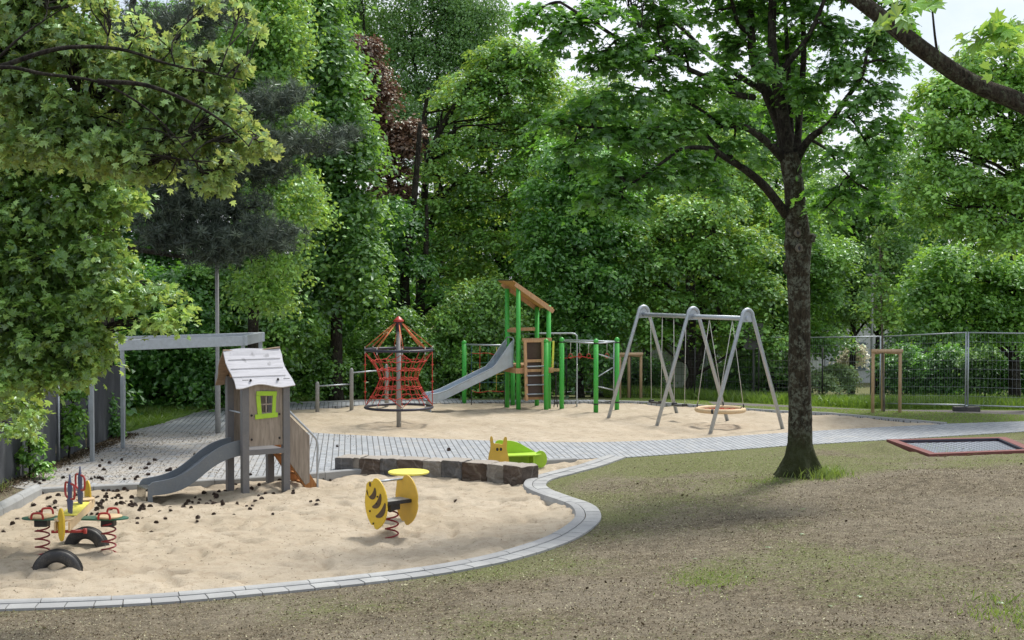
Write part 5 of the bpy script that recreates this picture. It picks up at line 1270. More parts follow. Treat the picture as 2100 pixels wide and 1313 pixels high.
MB().prism([(0.13 * math.cos(a) * 0.85, 0.13 * math.sin(a) * 1.1) for a in np.linspace(0, 2 * PI, 25)[:-1]], Matrix(((1, 0, 0, 0.43), (0, 0, -1, -0.05), (0, 1, 0, 0.13), (0, 0, 0, 1))), 0.022).build('tail_panel', M['lime'], bench, bevel=0.005)

bench.scale = (1.13, 1.13, 1.13)
# ---- low and high turning bars (one thing: three posts joined by two bars)
pts3 = [(651, 847, 0.77), (721, 844, 1.10), (793, 838, 1.15)]
pos = [G(a, b_, -0.06) for a, b_, _ in pts3]
tbz = thing('turning_bars', (pos[0].x, pos[0].y, -0.06), 'two stepped steel turning bars on three round grey posts', 'turning bars')
for p, (_, _, hh) in zip(pos, pts3):
    q_ = p - pos[0]
    MB().lathe((q_.x, q_.y, -0.15), [(0.052, 0), (0.052, hh + 0.12), (0.045, hh + 0.165), (0.025, hh + 0.19), (0.002, hh + 0.197)], 18).build('post', M['post_grey'], tbz)
for i, zz in ((0, 0.70), (1, 1.02)):
    a = pos[i] - pos[0]; b_ = pos[i + 1] - pos[0]
    MB().tube([(a.x, a.y, zz), (b_.x, b_.y, zz + 0.02)], 0.019, 10).build('bar', M['steel'], tbz)

# ---- rope carousel
cp = G(818, 873, -0.06)
car = thing('rope_carousel', (cp.x, cp.y, -0.06), 'rotating climbing carousel with red rope net between two dark rings', 'carousel')
MB().lathe((0, 0, -0.2), [(0.056, 0), (0.056, 2.45)], 20).build('pole', M['post_grey'], car)
MB().lathe((0, 0, 2.25), [(0.065, 0), (0.07, 0.05), (0.075, 0.22), (0.09, 0.24)], 18).build('bearing', M['navy'], car)
MB().lathe((0, 0, 2.47), [(0.10, 0), (0.125, 0.01), (0.125, 0.045), (0.09, 0.07), (0.035, 0.125), (0.004, 0.14)], 24).build('cap', M['red'], car)
RR = 0.80; zU, zL = 1.81, 0.44
MB().ring((0, 0, zU), RR, 0.032, 64, 10).build('upper_ring', M['navy'], car)
MB().ring((0, 0, zL), RR, 0.032, 64, 10).build('lower_ring', M['navy'], car)
cl = MB(); ropes = MB(); net = MB(); K = 8
for k in range(K):
    a = 2 * PI * k / K + 0.18
    for da in (-0.035, 0.035):
        ropes.tube([(0.10 * math.cos(a), 0.10 * math.sin(a), 2.44), ((RR) * math.cos(a + da), RR * math.sin(a + da), zU + 0.06)], 0.0085, 6)
    for zz in (zU + 0.05, zU - 0.06, zL + 0.06):
        cl.tube([((RR) * math.cos(a), RR * math.sin(a), zz - 0.03), (RR * math.cos(a), RR * math.sin(a), zz + 0.03)], 0.014, 6)
ropes.build('hanging_rope', M['orangerope'], car); cl.build('rope_clamp', M['white'], car)
levels = [(zU - 0.06, RR), (1.55, 0.66), (1.34, 0.52), (1.12, 0.45), (0.90, 0.54), (0.69, 0.67), (zL + 0.05, RR)]
for k in range(16):
    a = 2 * PI * k / 16 + 0.18
    kk = 2 * PI * round((k) / 2) / K + 0.18 
    pts = [(levels[0][1] * math.cos(kk), levels[0][1] * math.sin(kk), levels[0][0])] + [(r_ * math.cos(a), r_ * math.sin(a), z_) for z_, r_ in levels[1:-1]] + [(RR * math.cos(kk), RR * math.sin(kk), levels[-1][0])]
    net.tube(pts, 0.009, 5)
for z_, r_ in levels[1:-1]:
    pts = []
    for i in range(48):
        a = 2 * PI * i / 48; sag = 0.018 * math.cos(16 * (a - 0.18)); pts.append((r_ * (1 + 0.02 * math.cos(16 * (a - .18))) * math.cos(a), r_ * math.sin(a), z_ + sag))
    net.tube(pts, 0.0105, 5, closed=True)
for k in range(4):   # inner cross ropes
    a = 2 * PI * k / 4 + 0.4
    for z_, r_ in levels[2:5:1]:
        net.tube([(0.09 * math.cos(a + .3), 0.09 * math.sin(a + .3), z_), (r_ * math.cos(a), r_ * math.sin(a), z_ + 0.01)], 0.009, 4)
vr = MB()
for a in (0.18 + PI / 4 * 0, 0.18 + PI):
    for s_ in (-1, 1):
        pass
for a in (0.0, PI):
    vr.tube([(RR * math.cos(a), RR * math.sin(a), zU), (RR * math.cos(a), RR * math.sin(a), zL)], 0.011, 6)
    for z_ in (1.45, 1.05, 0.80): vr.tube([(RR * math.cos(a) - .03, RR * math.sin(a), z_), (RR * math.cos(a) + .03, RR * math.sin(a), z_ + .005)], 0.016, 6)
vr.build('side_rope', M['redrope'], car)
kn = net
for z_, r_ in levels[1:-1]:
    for k in range(16):
        a = 2 * PI * k / 16 + 0.18; kn.ball((r_ * math.cos(a), r_ * math.sin(a), z_), 0.02, 6)

net.build('rope_net', M['redrope'], car)
# ---- climbing tower
A = V((-0.13, 38.5, 0)); B = V((0.17, 37.7, 0)); Cc = V((0.68, 38.8, 0)); D = V((0.98, 38.0, 0))
tw = thing('climbing_tower', (0.42, 38.25, -0.06), 'tall green post climbing tower with sloping plank roof, metal slide and rope net', 'climbing tower')
tl = tw.location.copy()
def L(p, z=0.0): return V((p[0] - tl.x, p[1] - tl.y, z - tl.z))
def gpost(p, top, r_=0.062, cap=True):
    q_ = L(p); n_ = MB().lathe((q_.x, q_.y, -0.2), [(r_, 0), (r_, top + 0.2 - tl.z)], 20).build('post', M['green'], tw)
    if cap: MB().lathe((q_.x, q_.y, top - tl.z), [(r_ + 0.004, -0.03), (r_ + 0.006, 0), (r_ * 0.9, 0.035), (r_ * 0.5, 0.06), (0.002, 0.07)], 18).build('post_cap', M['green'], n_)
    return n_
def zat(py, Y): return W(1050, py, Y).z
gpost(A, zat(592, 38.5), cap=False); gpost(B, zat(586, 37.7), cap=False); gpost(Cc, zat(630, 38.8), cap=False); gpost(D, zat(626, 38.0), cap=False)
E = G(1120, 842, -0.05); gpost(E, zat(700, E.y))
Fp = G(952, 829, -0.05); gpost(Fp, zat(703, Fp.y))
G1 = G(1152, 841, -0.05); gpost(G1, zat(697, G1.y))
G2 = G(1222, 847, -0.05); gpost(G2, zat(700, G2.y))
G3 = G(1265, 843, -0.05); gpost(G3, zat(697, G3.y))
I1 = V((0.02, 39.4, 0)); gpost(I1, 1.1)
# roof: planks running down the slope to the right
sd = (Cc - A).normalized(); cd = (B - A).normalized()
zt = zat(580, 38.1); zb_ = zat(626, 38.4)
for k in range(5):
    off = cd * (-0.16 + 0.235 * k)
    a = L(A + off - sd * 0.16, zt + 0.06 ); b_ = L(A + off + sd * 0.98, zb_ - 0.02)
    a.z = zt + 0.05 - tl.z; b_.z = zat(632, 38.4) - tl.z
    MB().beam(a, b_, 0.225, 0.028, (0, 0, 1)).build('roof_plank', M['larch_y'], tw, bevel=0.004)
a = L(A + cd * 0.30 - sd * 0.17); b_ = L(A + cd * 0.30 + sd * 0.96); a.z = zt + 0.078 - tl.z; b_.z = zat(632, 38.4) + 0.028 - tl.z
MB().beam(a, b_, 1.18, 0.012, (0, 0, 1)).build('roof_felt', M['black'], tw)
for pA, pB in ((A, Cc), (B, D)):
    o_ = (pA - (A + B) / 2).normalized() * 0.09
    a = L(pA + o_ - sd * 0.12); b_ = L(pB + o_ + sd * 0.1); a.z = zt - 0.04 - tl.z; b_.z = zat(632, 38.4) - 0.085 - tl.z
    MB().beam(a, b_, 0.045, 0.11, (0, 0, 1)).build('rafter', M['larch'], tw, bevel=0.004)
# deck
zd = zat(748, 38.2)
ds = MB()
for k in range(7):
    p0 = A + cd * (-0.02 + 0.135 * k) - sd * 0.05; p1 = A + cd * (-0.02 + 0.135 * k) + sd * 0.95
    ds.beam(L(p0, zd), L(p1, zd), 0.12, 0.035, (0, 0, 1))
ds.build('deck', M['larch'], tw, bevel=0.003)
for p0, p1 in ((A, Cc), (B, D), (A, B), (Cc, D)):
    o_ = (((p0 + p1) / 2) - (A + B + Cc + D) / 4).normalized() * 0.08; e_ = (p1 - p0).normalized() * 0.1
    MB().beam(L(p0 + o_ - e_, zd - 0.13), L(p1 + o_ + e_, zd - 0.13), 0.045, 0.14, (0, 0, 1)).build('bearer', M['larch'], tw, bevel=0.004)
# upper frame rails
zr = zat(697, 37.8)
rl = MB()
rl.beam(L(B - sd * -0.08 + cd * 0.08, zr), L(D + sd * 0.05 + cd * 0.08, zr), 0.04, 0.09, (0, 0, 1))
rl.beam(L(A - sd * -0.05, zr + 0.25), L(Cc, zr + 0.25), 0.04, 0.09, (0, 0, 1))
rl.beam(L(A, zr + 0.22), L(B, zr + 0.22), 0.035, 0.07, (0, 0, 1))
rl.build('guard_rail', M['larch'], tw, bevel=0.004)
for t_ in (0.86, 0.70):
    c_ = B + sd * (t_ * 0.86) + cd * 0.085
    MB().beam(L(c_, zd - 0.12), L(c_, zr + 0.04), 0.115, 0.03, tuple(cd)).build('guard_board', M['larch'], tw, bevel=0.004)
MB().beam(L(D + sd * 0.10 + cd * 0.02, zat(762, 38)), L(D + sd * 0.13 + cd * 0.02, zat(700, 38)), 0.05, 0.03, tuple(cd)).build('yellow_guard', M['brightyellow'], tw)
# ladder in front of the B-D side
lt = B + sd * 0.13 + cd * 0.14; lb = lt + cd * 0.12; wl_ = sd * 0.50
zl0 = zat(822, 37.6); zl1 = zat(698, 37.6)
for s_ in (0, 1):
    MB().beam(L(lb + wl_ * s_, zl0), L(lt + wl_ * s_, zl1), 0.075, 0.075, tuple(cd)).build('ladder_rail', M['larch'], tw, bevel=0.005)
MB().beam(L(lb + wl_ * 0.5 + cd * -0.02, zl0 + 0.1), L(lt + wl_ * 0.5 + cd * -0.02, zl0 + 0.1 + 0.9), 0.46, 0.03, tuple(cd)).build('ladder_panel', M['darkpanel'], tw)
MB().beam(L(lt + wl_ * 0.5 + cd * -0.03, zd + 0.02), L(lt + wl_ * 0.5 + cd * -0.03, zr - 0.05), 0.46, 0.02, tuple(cd)).build('gate_panel', M['darkpanel'], tw)
for py in (752, 771, 790, 809): 
    MB().tube([L(lb + cd * 0.02, zat(py, 37.5)), L(lb + wl_ + cd * 0.02, zat(py, 37.5))], 0.02, 8).build('rung', M['steel'], tw)
for py in (700, 741, 761, 818):
    MB().beam(L(lt + wl_ * -0.08 + cd * 0.03, zat(py, 37.5)), L(lt + wl_ * (1.1 if py != 761 else 2.0) + cd * 0.03, zat(py, 37.5)), 0.03, 0.075, (0, 0, 1)).build('cross_board', M['larch'], tw, bevel=0.004)
# slide
nA = (A - Cc).normalized(); mid = (A + B) / 2 + nA * 0.08
zs0 = zd + 0.02
prof = []
for i in range(21):
    t = i / 20; s_ = 2.35 * t
    if s_ < 0.25: z = zs0 - 0.15 * (s_ / 0.25) ** 2 * 0.5
    elif s_ < 1.85: z = zs0 - 0.075 - (s_ - 0.25) * (zs0 - 0.075 - 0.36) / 1.6
    else: u = (s_ - 1.85) / 0.5; z = 0.36 - 0.10 * (1 - (1 - u) ** 2)
    prof.append((s_, z))
bed = MB(); vs = []
hw = 0.23
for s_, z in prof:
    p = mid + nA * s_
    for q_ in (-1, 1): vs.append(L(p + cd * hw * q_, z))
    for q_ in (-1, 1): vs.append(L(p + cd * hw * q_, z - 0.02))
fs = []
for i in range(20):
    a = 4 * i; fs += [(a, a + 1, a + 5, a + 4), (a + 2, a + 6, a + 7, a + 3)]
bed.add(vs, fs, True); slm = bed.build('slide', M['slide_steel'], tw)
for q_ in (-1, 1):
    sd_ = MB(); vs = []
    for i, (s_, z) in enumerate(prof):
        hh = 0.16 if s_ > 0.55 else (0.16 + 0.50 * (1 - s_ / 0.55) ** 1.0)
        p = mid + nA * (s_ ); lean = cd * q_ * (hw + 0.008)
        for dz_, dw in ((-0.06, 0), (hh, 0.02 + 0.02 * (hh > 0.2))):
            for wd in (0, 0.022): vs.append(L(p + lean + cd * q_ * (dw + wd), z + dz_))
    fs = []
    for i in range(20):
        a = 4 * i; b2 = a + 4
        fs += [(a, a + 2, b2 + 2, b2), (a + 1, b2 + 1, b2 + 3, a + 3), (a + 2, a + 3, b2 + 3, b2 + 2), (a, b2, b2 + 1, a + 1)]
    fs += [(0, 1, 3, 2), (80, 82, 83, 81)]
    sd_.add(vs, fs); sd_.build('slide_side', M['slide_steel'], slm)
    pts = [L(mid + nA * s_ + cd * q_ * (hw + 0.045), z + (0.16 if s_ > 0.55 else 0.16 + 0.50 * (1 - s_ / 0.55))) for s_, z in prof]
    MB().tube(pts, 0.017, 8).build('slide_rim', M['steel'], slm)
pe = mid + nA * 2.28
MB().beam(L(pe, 0.26), L(pe, -0.25), 0.40, 0.03, tuple(nA)).build('slide_foot', M['steel'], slm)
# hood bar at the slide entry
MB().tube(spline3([L(mid + cd * -0.27, zs0 + 0.5), L(mid + cd * -0.25, zs0 + 0.70), L(mid + cd * 0.25, zs0 + 0.70), L(mid + cd * 0.27, zs0 + 0.5)], 4), 0.018, 8).build('hood_bar', M['steel'], tw)
# net side (left): top bar and coloured net
tb0 = V((Fp.x, Fp.y, 0)); tb1 = A + V((-0.02, 0.3, 0)); zbar = zat(707, 39.3)
MB().tube([L(tb0, zbar), L(tb1, zbar)], 0.024, 10).build('net_bar', M['steel'], tw)
cols = ['greenrope', 'redrope', 'bluerope', 'yellowrope', 'greenrope', 'redrope']
def npt(u, v): # u 0..1 across, v 0..1 down
    p = tb0.lerp(tb1, 0.18 + 0.78 * u); return L(p + V((0, -0.25 * v, 0)), zbar - 0.02 - v * (zbar - 0.35) + 0.03 * math.sin(5 * u + 3 * v))
for i in range(5):
    MB().tube([npt(i / 4, v) for v in np.linspace(0, 1, 7)], 0.0095, 5).build('net_rope', M[['bluerope', 'redrope', 'greenrope', 'yellowrope', 'bluerope'][i]], tw)
for j in range(1, 6):
    MB().tube([npt(u, j / 5 - 0.02 + 0.02 * math.sin(9 * u)) for u in np.linspace(0, 1, 9)], 0.0095, 5).build('net_rope', M[['redrope', 'greenrope', 'yellowrope', 'bluerope', 'redrope'][j - 1]], tw)
st_ = MB()
for u in (0, 1): st_.tube([npt(u, 1), npt(u, 1) + V((0, -0.05, -0.5))], 0.012, 5)
st_.build('anchor_strap', M['black'], tw)
# fireman's pole
fpx = G(1183, 833, -0.05); zf = zat(684, fpx.y)
MB().tube(spline3([L(Cc, zf), L((Cc.x + 0.6, (Cc.y + fpx.y) / 2), zf), L((fpx.x - 0.12, fpx.y), zf), L((fpx.x - 0.02, fpx.y), zf - 0.05), L((fpx.x, fpx.y), zf - 0.16), L((fpx.x, fpx.y), 1.0), L((fpx.x, fpx.y), -0.2)], 4), 0.022, 10).build('fire_pole', M['steel'], tw)
for t_ in (0.3, 0.5, 0.7): p = V((Cc.x + 0.9 * t_, Cc.y, 0)); MB().tube([L(p, zf), L(p, zf - 0.05)], 0.012, 6).build('hook', M['steel'], tw)
# right-hand ring course between posts G1, G2, G3
zz = zat(702, 37.5)
MB().tube([L(G1, zz + 0.02), L(G2, zz)], 0.022, 8).build('overhead_bar', M['steel'], tw)
g1b = V((G1.x + 0.05, G1.y + 0.35, 0)); MB().tube([L(g1b, zz + 0.04), L(G3, zz + 0.02)], 0.018, 8).build('overhead_bar', M['steel'], tw)
MB().tube([L(G2, zz), L(G3, zz + 0.02)], 0.022, 8).build('overhead_bar', M['steel'], tw)
for k, px in enumerate((1170, 1189, 1207, 1245)):
    a = V((W(px, 704, 37.6).x, 37.55 + 0.1 * (k % 2), 0)); zc = zat(730, 37.6)
    hr = MB().tube([L(a, zz), L(a, zc + 0.06)], 0.007, 5).build('ring_rope', M['white'], tw)
    MB().tube([L(a, zc) + V((0.055 * math.cos(t_) * (0.8 if math.sin(t_) > 0 else 1), 0, 0.06 * math.sin(t_))) for t_ in np.linspace(0, 2 * PI, 17)[:-1]], 0.011, 6, closed=True).build('grip_ring', M['red'], hr)
for p, zc_ in ((G1, zz - tl.z - 0.02), (G2, zz - tl.z - 0.02), (G3, zz - tl.z - 0.02), (G2, 0.22), (G3, 0.22)):
    q_ = L(p); MB().lathe((q_.x, q_.y, zc_), [(0.066, 0), (0.066, 0.035)], 18).build('post_clamp', M['black'], tw)
g3i = G3 + (G2 - G3).normalized() * 0.12
MB().tube([L(g3i, zz), L(g3i, 0.2)], 0.015, 8).build('zigzag_bar', M['steel'], tw)
for (u0, p0, u1, p1) in ((0, 725, 1, 736), (0, 771, 1, 753), (0, 771, 0, 791), (0, 791, 1, 800)):
    P0 = G2.lerp(g3i, u0 if u0 else 0.1); P1 = G2.lerp(g3i, u1 if u1 else 0.1)
    MB().tube([L(P0, zat(p0, 37.2)), L(P1, zat(p1, 37.3))], 0.016, 8).build('zigzag_bar', M['steel'], tw)
MB().tube([L(G2, 0.25), L(G3 * 0.5 + G2 * 0.5, 0.19), L(G3, 0.27)], 0.012, 6).build('low_rope', M['black'], tw)
for px, sg in ((1136, 1), (1145, -1)):
    pts = [L(W(px + sg * 4 * math.sin(3 * t_), 0, 38.2) + V((0, 0, 0)), 1.2 * (1 - t_) - 0.03) for t_ in np.linspace(0, 1, 8)]
    MB().tube(pts, 0.013, 5).build('climbing_rope', M['black'], tw)
# rope ladder sag behind the ring course
cr_ = MB()
cr_.tube([L(g1b, zat(736, 37.9)), L((G1.x + 0.5, G1.y + .3), zat(731, 37.9)), L(G2 + V((0, .2, 0)), zat(735, 37.4))], 0.010, 5)
cr_.build('balance_rope', M['redrope'], tw)

# ---- swing set
Lc, Mc, Rc = V((3.33, 36.0, 0)), V((4.37, 34.3, 0)), V((5.40, 32.6, 0))
bdir = (Rc - Lc).normalized(); adir = V((bdir.y * -1, bdir.x, 0)); adir = V((0.85, 0.53, 0)).normalized()
sw = thing('swing_set', (Mc.x, Mc.y, -0.06), 'large galvanised double swing frame with three arched legs pairs', 'swing frame')
ZT = 2.74; ZB = 2.53
def SL(p, z): return V((p.x - Mc.x, p.y - Mc.y, z + 0.06))
for c_ in (Lc, Mc, Rc):
    pts = []
    half = 1.16; zk = 2.50; 
    pts.append(SL(c_ - adir * half, -0.25)); 
    # arch at the top
    dirL = (V((0, 0, 1)) * (zk + 0.0) + adir * (half - 0.155)).normalized()
    for i in range(11):
        a = PI - PI * i / 10
        pts.append(SL(c_ + adir * (0.155 * math.cos(a)), 2.585 + 0.15 * math.sin(a)))
    pts.append(SL(c_ + adir * half, -0.25))
    MB().tube([pts[0]] + [pts[0].lerp(pts[1], 0.97)] + pts[1:-1] + [pts[-1].lerp(pts[-2], 0.97)] + [pts[-1]], 0.045, 14).build('arched_leg', M['steel'], sw)
    gp = [(0.135 * math.cos(a), 0.13 * math.sin(a)) for a in np.linspace(0, PI, 13)] + [(-0.155, -0.12), (0.155, -0.12)]
    MB().prism(gp, axisM(SL(c_, 2.57), adir, (0, 0, 1)), 0.012).build('gusset_plate', M['steel'], sw)
MB().tube([SL(Lc - bdir * 0.05, ZB), SL(Rc + bdir * 0.05, ZB)], 0.052, 16).build('top_beam', M['steel'], sw)
hg = MB(); hooks = []
for px in (1345, 1361, 1382, 1399):
    t_ = None
    best = min(np.linspace(0, 1, 400), key=lambda t: abs(((Lc.lerp(Rc, t)).x / (Lc.lerp(Rc, t)).y) - (px - CX) / F))
    hooks.append(Lc.lerp(Rc, best))
def seat_swing(c_, hw_, zseat, label):
    s0 = thing('belt_swing', (c_.x, c_.y, zseat), label, 'swing', math.atan2(bdir.y, bdir.x), 'flat black swing seats')
    MB().box((0, 0, 0), (0.44, 0.17, 0.035)).box((-0.2, 0, 0.03), (0.05, 0.15, 0.05)).box((0.2, 0, 0.03), (0.05, 0.15, 0.05)).build('seat', M['black'], s0, bevel=0.012)
    for s_ in (-1, 1):
        MB().tube([(s_ * 0.20, 0, 0.03), (s_ * hw_, 0, ZB - zseat - 0.06)], 0.008, 6).build('chain', M['white'], s0)
        MB().tube([(s_ * hw_, 0, ZB - zseat - 0.06), (s_ * hw_, 0, ZB - zseat)], 0.016, 6).build('hanger', M['steel'], s0)
    return s0
seat_swing(Lc.lerp(Mc, 0.27), 0.24, 0.34, 'flat black swing seat hanging nearer the left end of the frame')
seat_swing(Lc.lerp(Mc, 0.74), 0.24, 0.34, 'flat black swing seat hanging beside the middle legs of the frame')
nc = Mc.lerp(Rc, 0.52)
ns = thing('nest_swing', (nc.x, nc.y, 0.36), 'round basket swing with cream padded rim hanging under the right bay', 'nest swing', math.atan2(bdir.y, bdir.x))
MB().ring((0, 0, 0), 0.55, 0.055, 48, 12).build('padded_rim', M['ply'], ns)
wr_ = MB()
for a in (0.9, 2.2, 4.0, 5.4): wr_.ring((0.55 * math.cos(a), 0.55 * math.sin(a), 0), 0.0585, 0.004, 12, 4, M=None) if False else None
for a in (4.25 - math.atan2(bdir.y, bdir.x), 1.2):
    wr_.tube([(0.55 * math.cos(a + d_), 0.55 * math.sin(a + d_), 0) for d_ in (-0.05, 0.05)], 0.060, 12)
wr_.build('rim_band', M['black'], ns)
nt_ = MB()
for k in np.linspace(-0.45, 0.45, 8):
    e_ = math.sqrt(0.53 ** 2 - k * k)
    nt_.tube([(k, -e_, 0), (k, 0, -0.06), (k, e_, 0)], 0.008, 4); nt_.tube([(-e_, k, 0), (0, k, -0.06), (e_, k, 0)], 0.008, 4)
nt_.build('net', M['redrope'], ns)
for s_ in (-1, 1):
    for y_ in (-0.40, 0.40):
        MB().tube([(s_ * 0.37, y_, 0.03), (s_ * 0.42, 0, ZB - 0.42)], 0.008, 6).build('chain', M['white'], ns)
        MB().tube([(s_ * 0.37, y_, 0.02), (s_ * 0.372, y_ * 0.97, 0.14)], 0.017, 6).build('chain_sleeve', M['black'], ns)

# ---- steel shelter frame
sf0 = V((-7.88, 26.8, 0)); cor = [V((-7.95, 26.85, 0)), V((-5.53, 29.2, 0)), V((-5.48, 30.95, 0)), V((-7.93, 28.9, 0))]
sf = thing('shelter_frame', cor[0], 'open galvanised steel shelter frame of four posts and flat top beams', 'shelter frame')
zt_ = 2.28
for c_ in cor:
    q_ = c_ - cor[0]; MB().box((q_.x, q_.y, 1.0), (0.075, 0.075, 2.15)).build('post', M['steel'], sf, bevel=0.006)
for a, b_, dz_ in ((0, 1, 0), (1, 2, 0.003), (2, 3, 0), (3, 0, 0.003)):
    p0 = cor[a] - cor[0]; p1 = cor[b_] - cor[0]; e_ = (p1 - p0).normalized() * 0.075
    MB().beam(p0 - e_ + V((0, 0, zt_ - 0.10 + dz_)), p1 + e_ + V((0, 0, zt_ - 0.10 + dz_)), 0.12, 0.20, (0, 0, 1)).build('top_beam', M['steel'], sf, bevel=0.006)

# ---- street lamp pole behind the shelter
lp = G(447, 888, 0)
lm_ = thing('lamp_post', lp, 'tall thin tan metal lamp pole rising behind the shelter frame', 'lamp post')
MB().lathe((0, 0, -0.2), [(0.062, 0), (0.062, 1.5), (0.045, 1.55), (0.040, 6.2)], 16).build('pole', M['post_grey'], lm_)
MB().box((0.15, 0, 6.05), (0.5, 0.14, 0.07)).build('lamp_head', M['post_grey'], lm_, bevel=0.02)

p = W(1787, 800, 47.5); zl_ = float(ground_z(np.array([p.x]), np.array([p.y]))[0])
l2_ = thing('lamp_post', (p.x, p.y, zl_), 'thin pale lamp pole rising among the trees left of the sapling', 'lamp post')
hl_ = W(1787, 566, 47.5).z - zl_
MB().lathe((0, 0, -0.2), [(0.05, 0), (0.045, 1.5), (0.04, hl_ + 0.2)], 12).build('pole', M['post_grey'], l2_)
MB().box((0.1, 0, hl_ + 0.03), (0.55, 0.16, 0.07)).build('lamp_head', M['post_grey'], l2_, bevel=0.02)
# ---- left fabric fence
fn = thing('screen_fence', (-8.62, 24, 0), 'dark grey fabric screen fence with thin posts along the left edge', 'fence')
yy_ = [16.5, 18.5, 20.5, 22.6, 24.7, 26.8, 28.9, 31.4]
fx = lambda y: -8.62 - 0.05 * math.sin(y * 0.7)
for i, y in enumerate(yy_):
    MB().tube([(fx(y) + 8.62 + 0.05, y - 24, -0.2), (fx(y) + 8.62 + 0.05, y - 24, 1.62 + 0.05 * math.sin(i * 2.1))], 0.022, 8).build('post', M['steel'], fn)
for i in range(len(yy_) - 1):
    vs = []; fs = []; n_ = 16; mrow = 8
    for a in range(n_ + 1):
        y = yy_[i] + (yy_[i + 1] - yy_[i]) * a / n_
        for b_ in range(mrow + 1):
            z = 1.58 * b_ / mrow - 0.03 * math.sin(PI * a / n_) * (b_ / mrow)
            x = fx(y) + 0.035 * math.sin(a * 1.9 + i) * (0.4 + 0.6 * (b_ / mrow)) + 0.02 * math.sin(b_ * 1.3 + a)
            vs.append((x + 8.62, y - 24 + 0.002, z))
    for a in range(n_):
        for b_ in range(mrow): q_ = a * (mrow + 1) + b_; fs.append((q_, q_ + mrow + 1, q_ + mrow + 2, q_ + 1))
    MB().add(vs, fs, True).build('fabric_panel', M['fabric'], fn)

# ---- ground trampoline
zz_ = 0.16
cs = [G(1818, 904, zz_), G(1907, 935, zz_), G(2128, 926, zz_), G(2062, 899, zz_)]
tr = thing('ground_trampoline', (cs[0] + cs[2]) / 2, 'square ground trampoline with checked mat and dark red rubber rim', 'trampoline')
c0 = (cs[0] + cs[2]) / 2
def inner(f): 
    f = 1 - (1 - f) * 0.75
    return [c0.lerp(c_, f) - c0 for c_ in cs]
o_, i_ = inner(1.0), inner(0.80)
vs = [v + V((0, 0, 0.03)) for v in o_] + [v + V((0, 0, 0.03)) for v in i_] + [v + V((0, 0, -0.3)) for v in o_] + [v + V((0, 0, -0.16)) for v in i_]
fs = []
for k in range(4):
    j = (k + 1) % 4; fs += [(k, j, 4 + j, 4 + k), (k, 8 + k, 8 + j, j), (4 + k, 4 + j, 12 + j, 12 + k)]
MB().add(vs, fs).build('rubber_rim', M['tramp_rim'], tr)
n2 = 12; vs = []; a_, b_, c_, d_ = inner(0.785)
for i in range(n2 + 1):
    for j in range(n2 + 1):
        u, v = i / n2, j / n2; p = a_.lerp(b_, u).lerp(d_.lerp(c_, u), v); vs.append(p + V((0, 0, -0.03 - 0.05 * math.sin(PI * u) * math.sin(PI * v))))
MB().add(vs, [(i * (n2 + 1) + j, (i + 1) * (n2 + 1) + j, (i + 1) * (n2 + 1) + j + 1, i * (n2 + 1) + j + 1) for i in range(n2) for j in range(n2)], True).build('jumping_mat', M['tramp_mat'], tr)
fr = inner(0.795); fb = MB()
for k in range(4): fb.beam(fr[k] + V((0, 0, 0.0 + 0.001 * k)), fr[(k + 1) % 4] + V((0, 0, 0.0 + 0.001 * k)), 0.05, 0.04, (0, 0, 1))
fb.build('inner_frame', M['navy'], tr)

# ---- construction fence panels
J = [V((15.0, 35.6, 0)), V((11.83, 36.95, 0)), V((10.45, 40.2, 0)), V((8.75, 43.1, 0)), V((6.2, 45.4, 0)), V((2.9, 46.2, 0)), V((-0.4, 46.4, 0))]
wordsP = ['galvanised mesh fence panel at the far right edge beyond the trampoline', 'galvanised mesh fence panel between the staked sapling and the tall joint post',
          'galvanised mesh fence panel behind the staked sapling, left of it', 'galvanised mesh fence panel just right of the big maple trunk',
          'galvanised mesh fence panel behind the right legs of the swings', 'galvanised mesh fence panel behind the climbing tower']
blkW = ['dark fence foot block under the tall joint post at right', 'dark fence foot block at the base of the staked sapling', 'dark fence foot block just right of the big maple trunk',
        'dark fence foot block behind the basket swing', 'dark fence foot block behind the left swing legs', 'dark fence foot block behind the climbing tower']
def gzz(p): return float(ground_z(np.array([p.x]), np.array([p.y]))[0])
for k in range(len(J) - 1):
    a, b_ = J[k], J[k + 1]; za, zb2 = gzz(a) + 0.12, gzz(b_) + 0.12
    e_ = (b_ - a).normalized() * 0.035; a = a + e_; b_ = b_ - e_
    if k == 3: zb2 += 0.0
    r_ = thing('construction_fence', (a.x, a.y, za), wordsP[k], 'fence panel', 0, 'mesh panels of the construction fence')
    O = V((a.x, a.y, za)); P0 = V((0, 0, 0)); P1 = V((b_.x, b_.y, zb2)) - O; U = V((0, 0, 1))
    MB().tube([P0 + U * -0.1, P0 + U * 1.95], 0.021, 8).tube([P1 + U * -0.1, P1 + U * 1.95], 0.021, 8).tube([P0 + U * 1.93, P1 + U * 1.93], 0.018, 8).tube([P0 + U * 0.04, P1 + U * 0.04], 0.018, 8).build('frame', M['steel'], r_)
    ms = MB()
    for i in range(1, 34):
        p = P0.lerp(P1, i / 34); ms.tube([p + U * 0.04, p + U * 1.93], 0.0015, 3, caps=False)
    for i in range(1, 8):
        ms.tube([P0 + U * (0.04 + 1.89 * i / 8), P1 + U * (0.04 + 1.89 * i / 8)], 0.003, 3, caps=False)
    ms.build('wire_mesh', M['steel'], r_)
    if k in (0, 4):
        c_ = P0.lerp(P1, 0.5 if k == 0 else 0.93) + U * 1.5
        MB().prism([(-0.11, -0.08), (0.11, -0.08), (0.11, 0.08), (-0.11, 0.08)], axisM(c_ + V((0, -0.03, 0)), (P1 - P0) * -1, U), 0.006).build('notice_plate', M['notice'], r_)
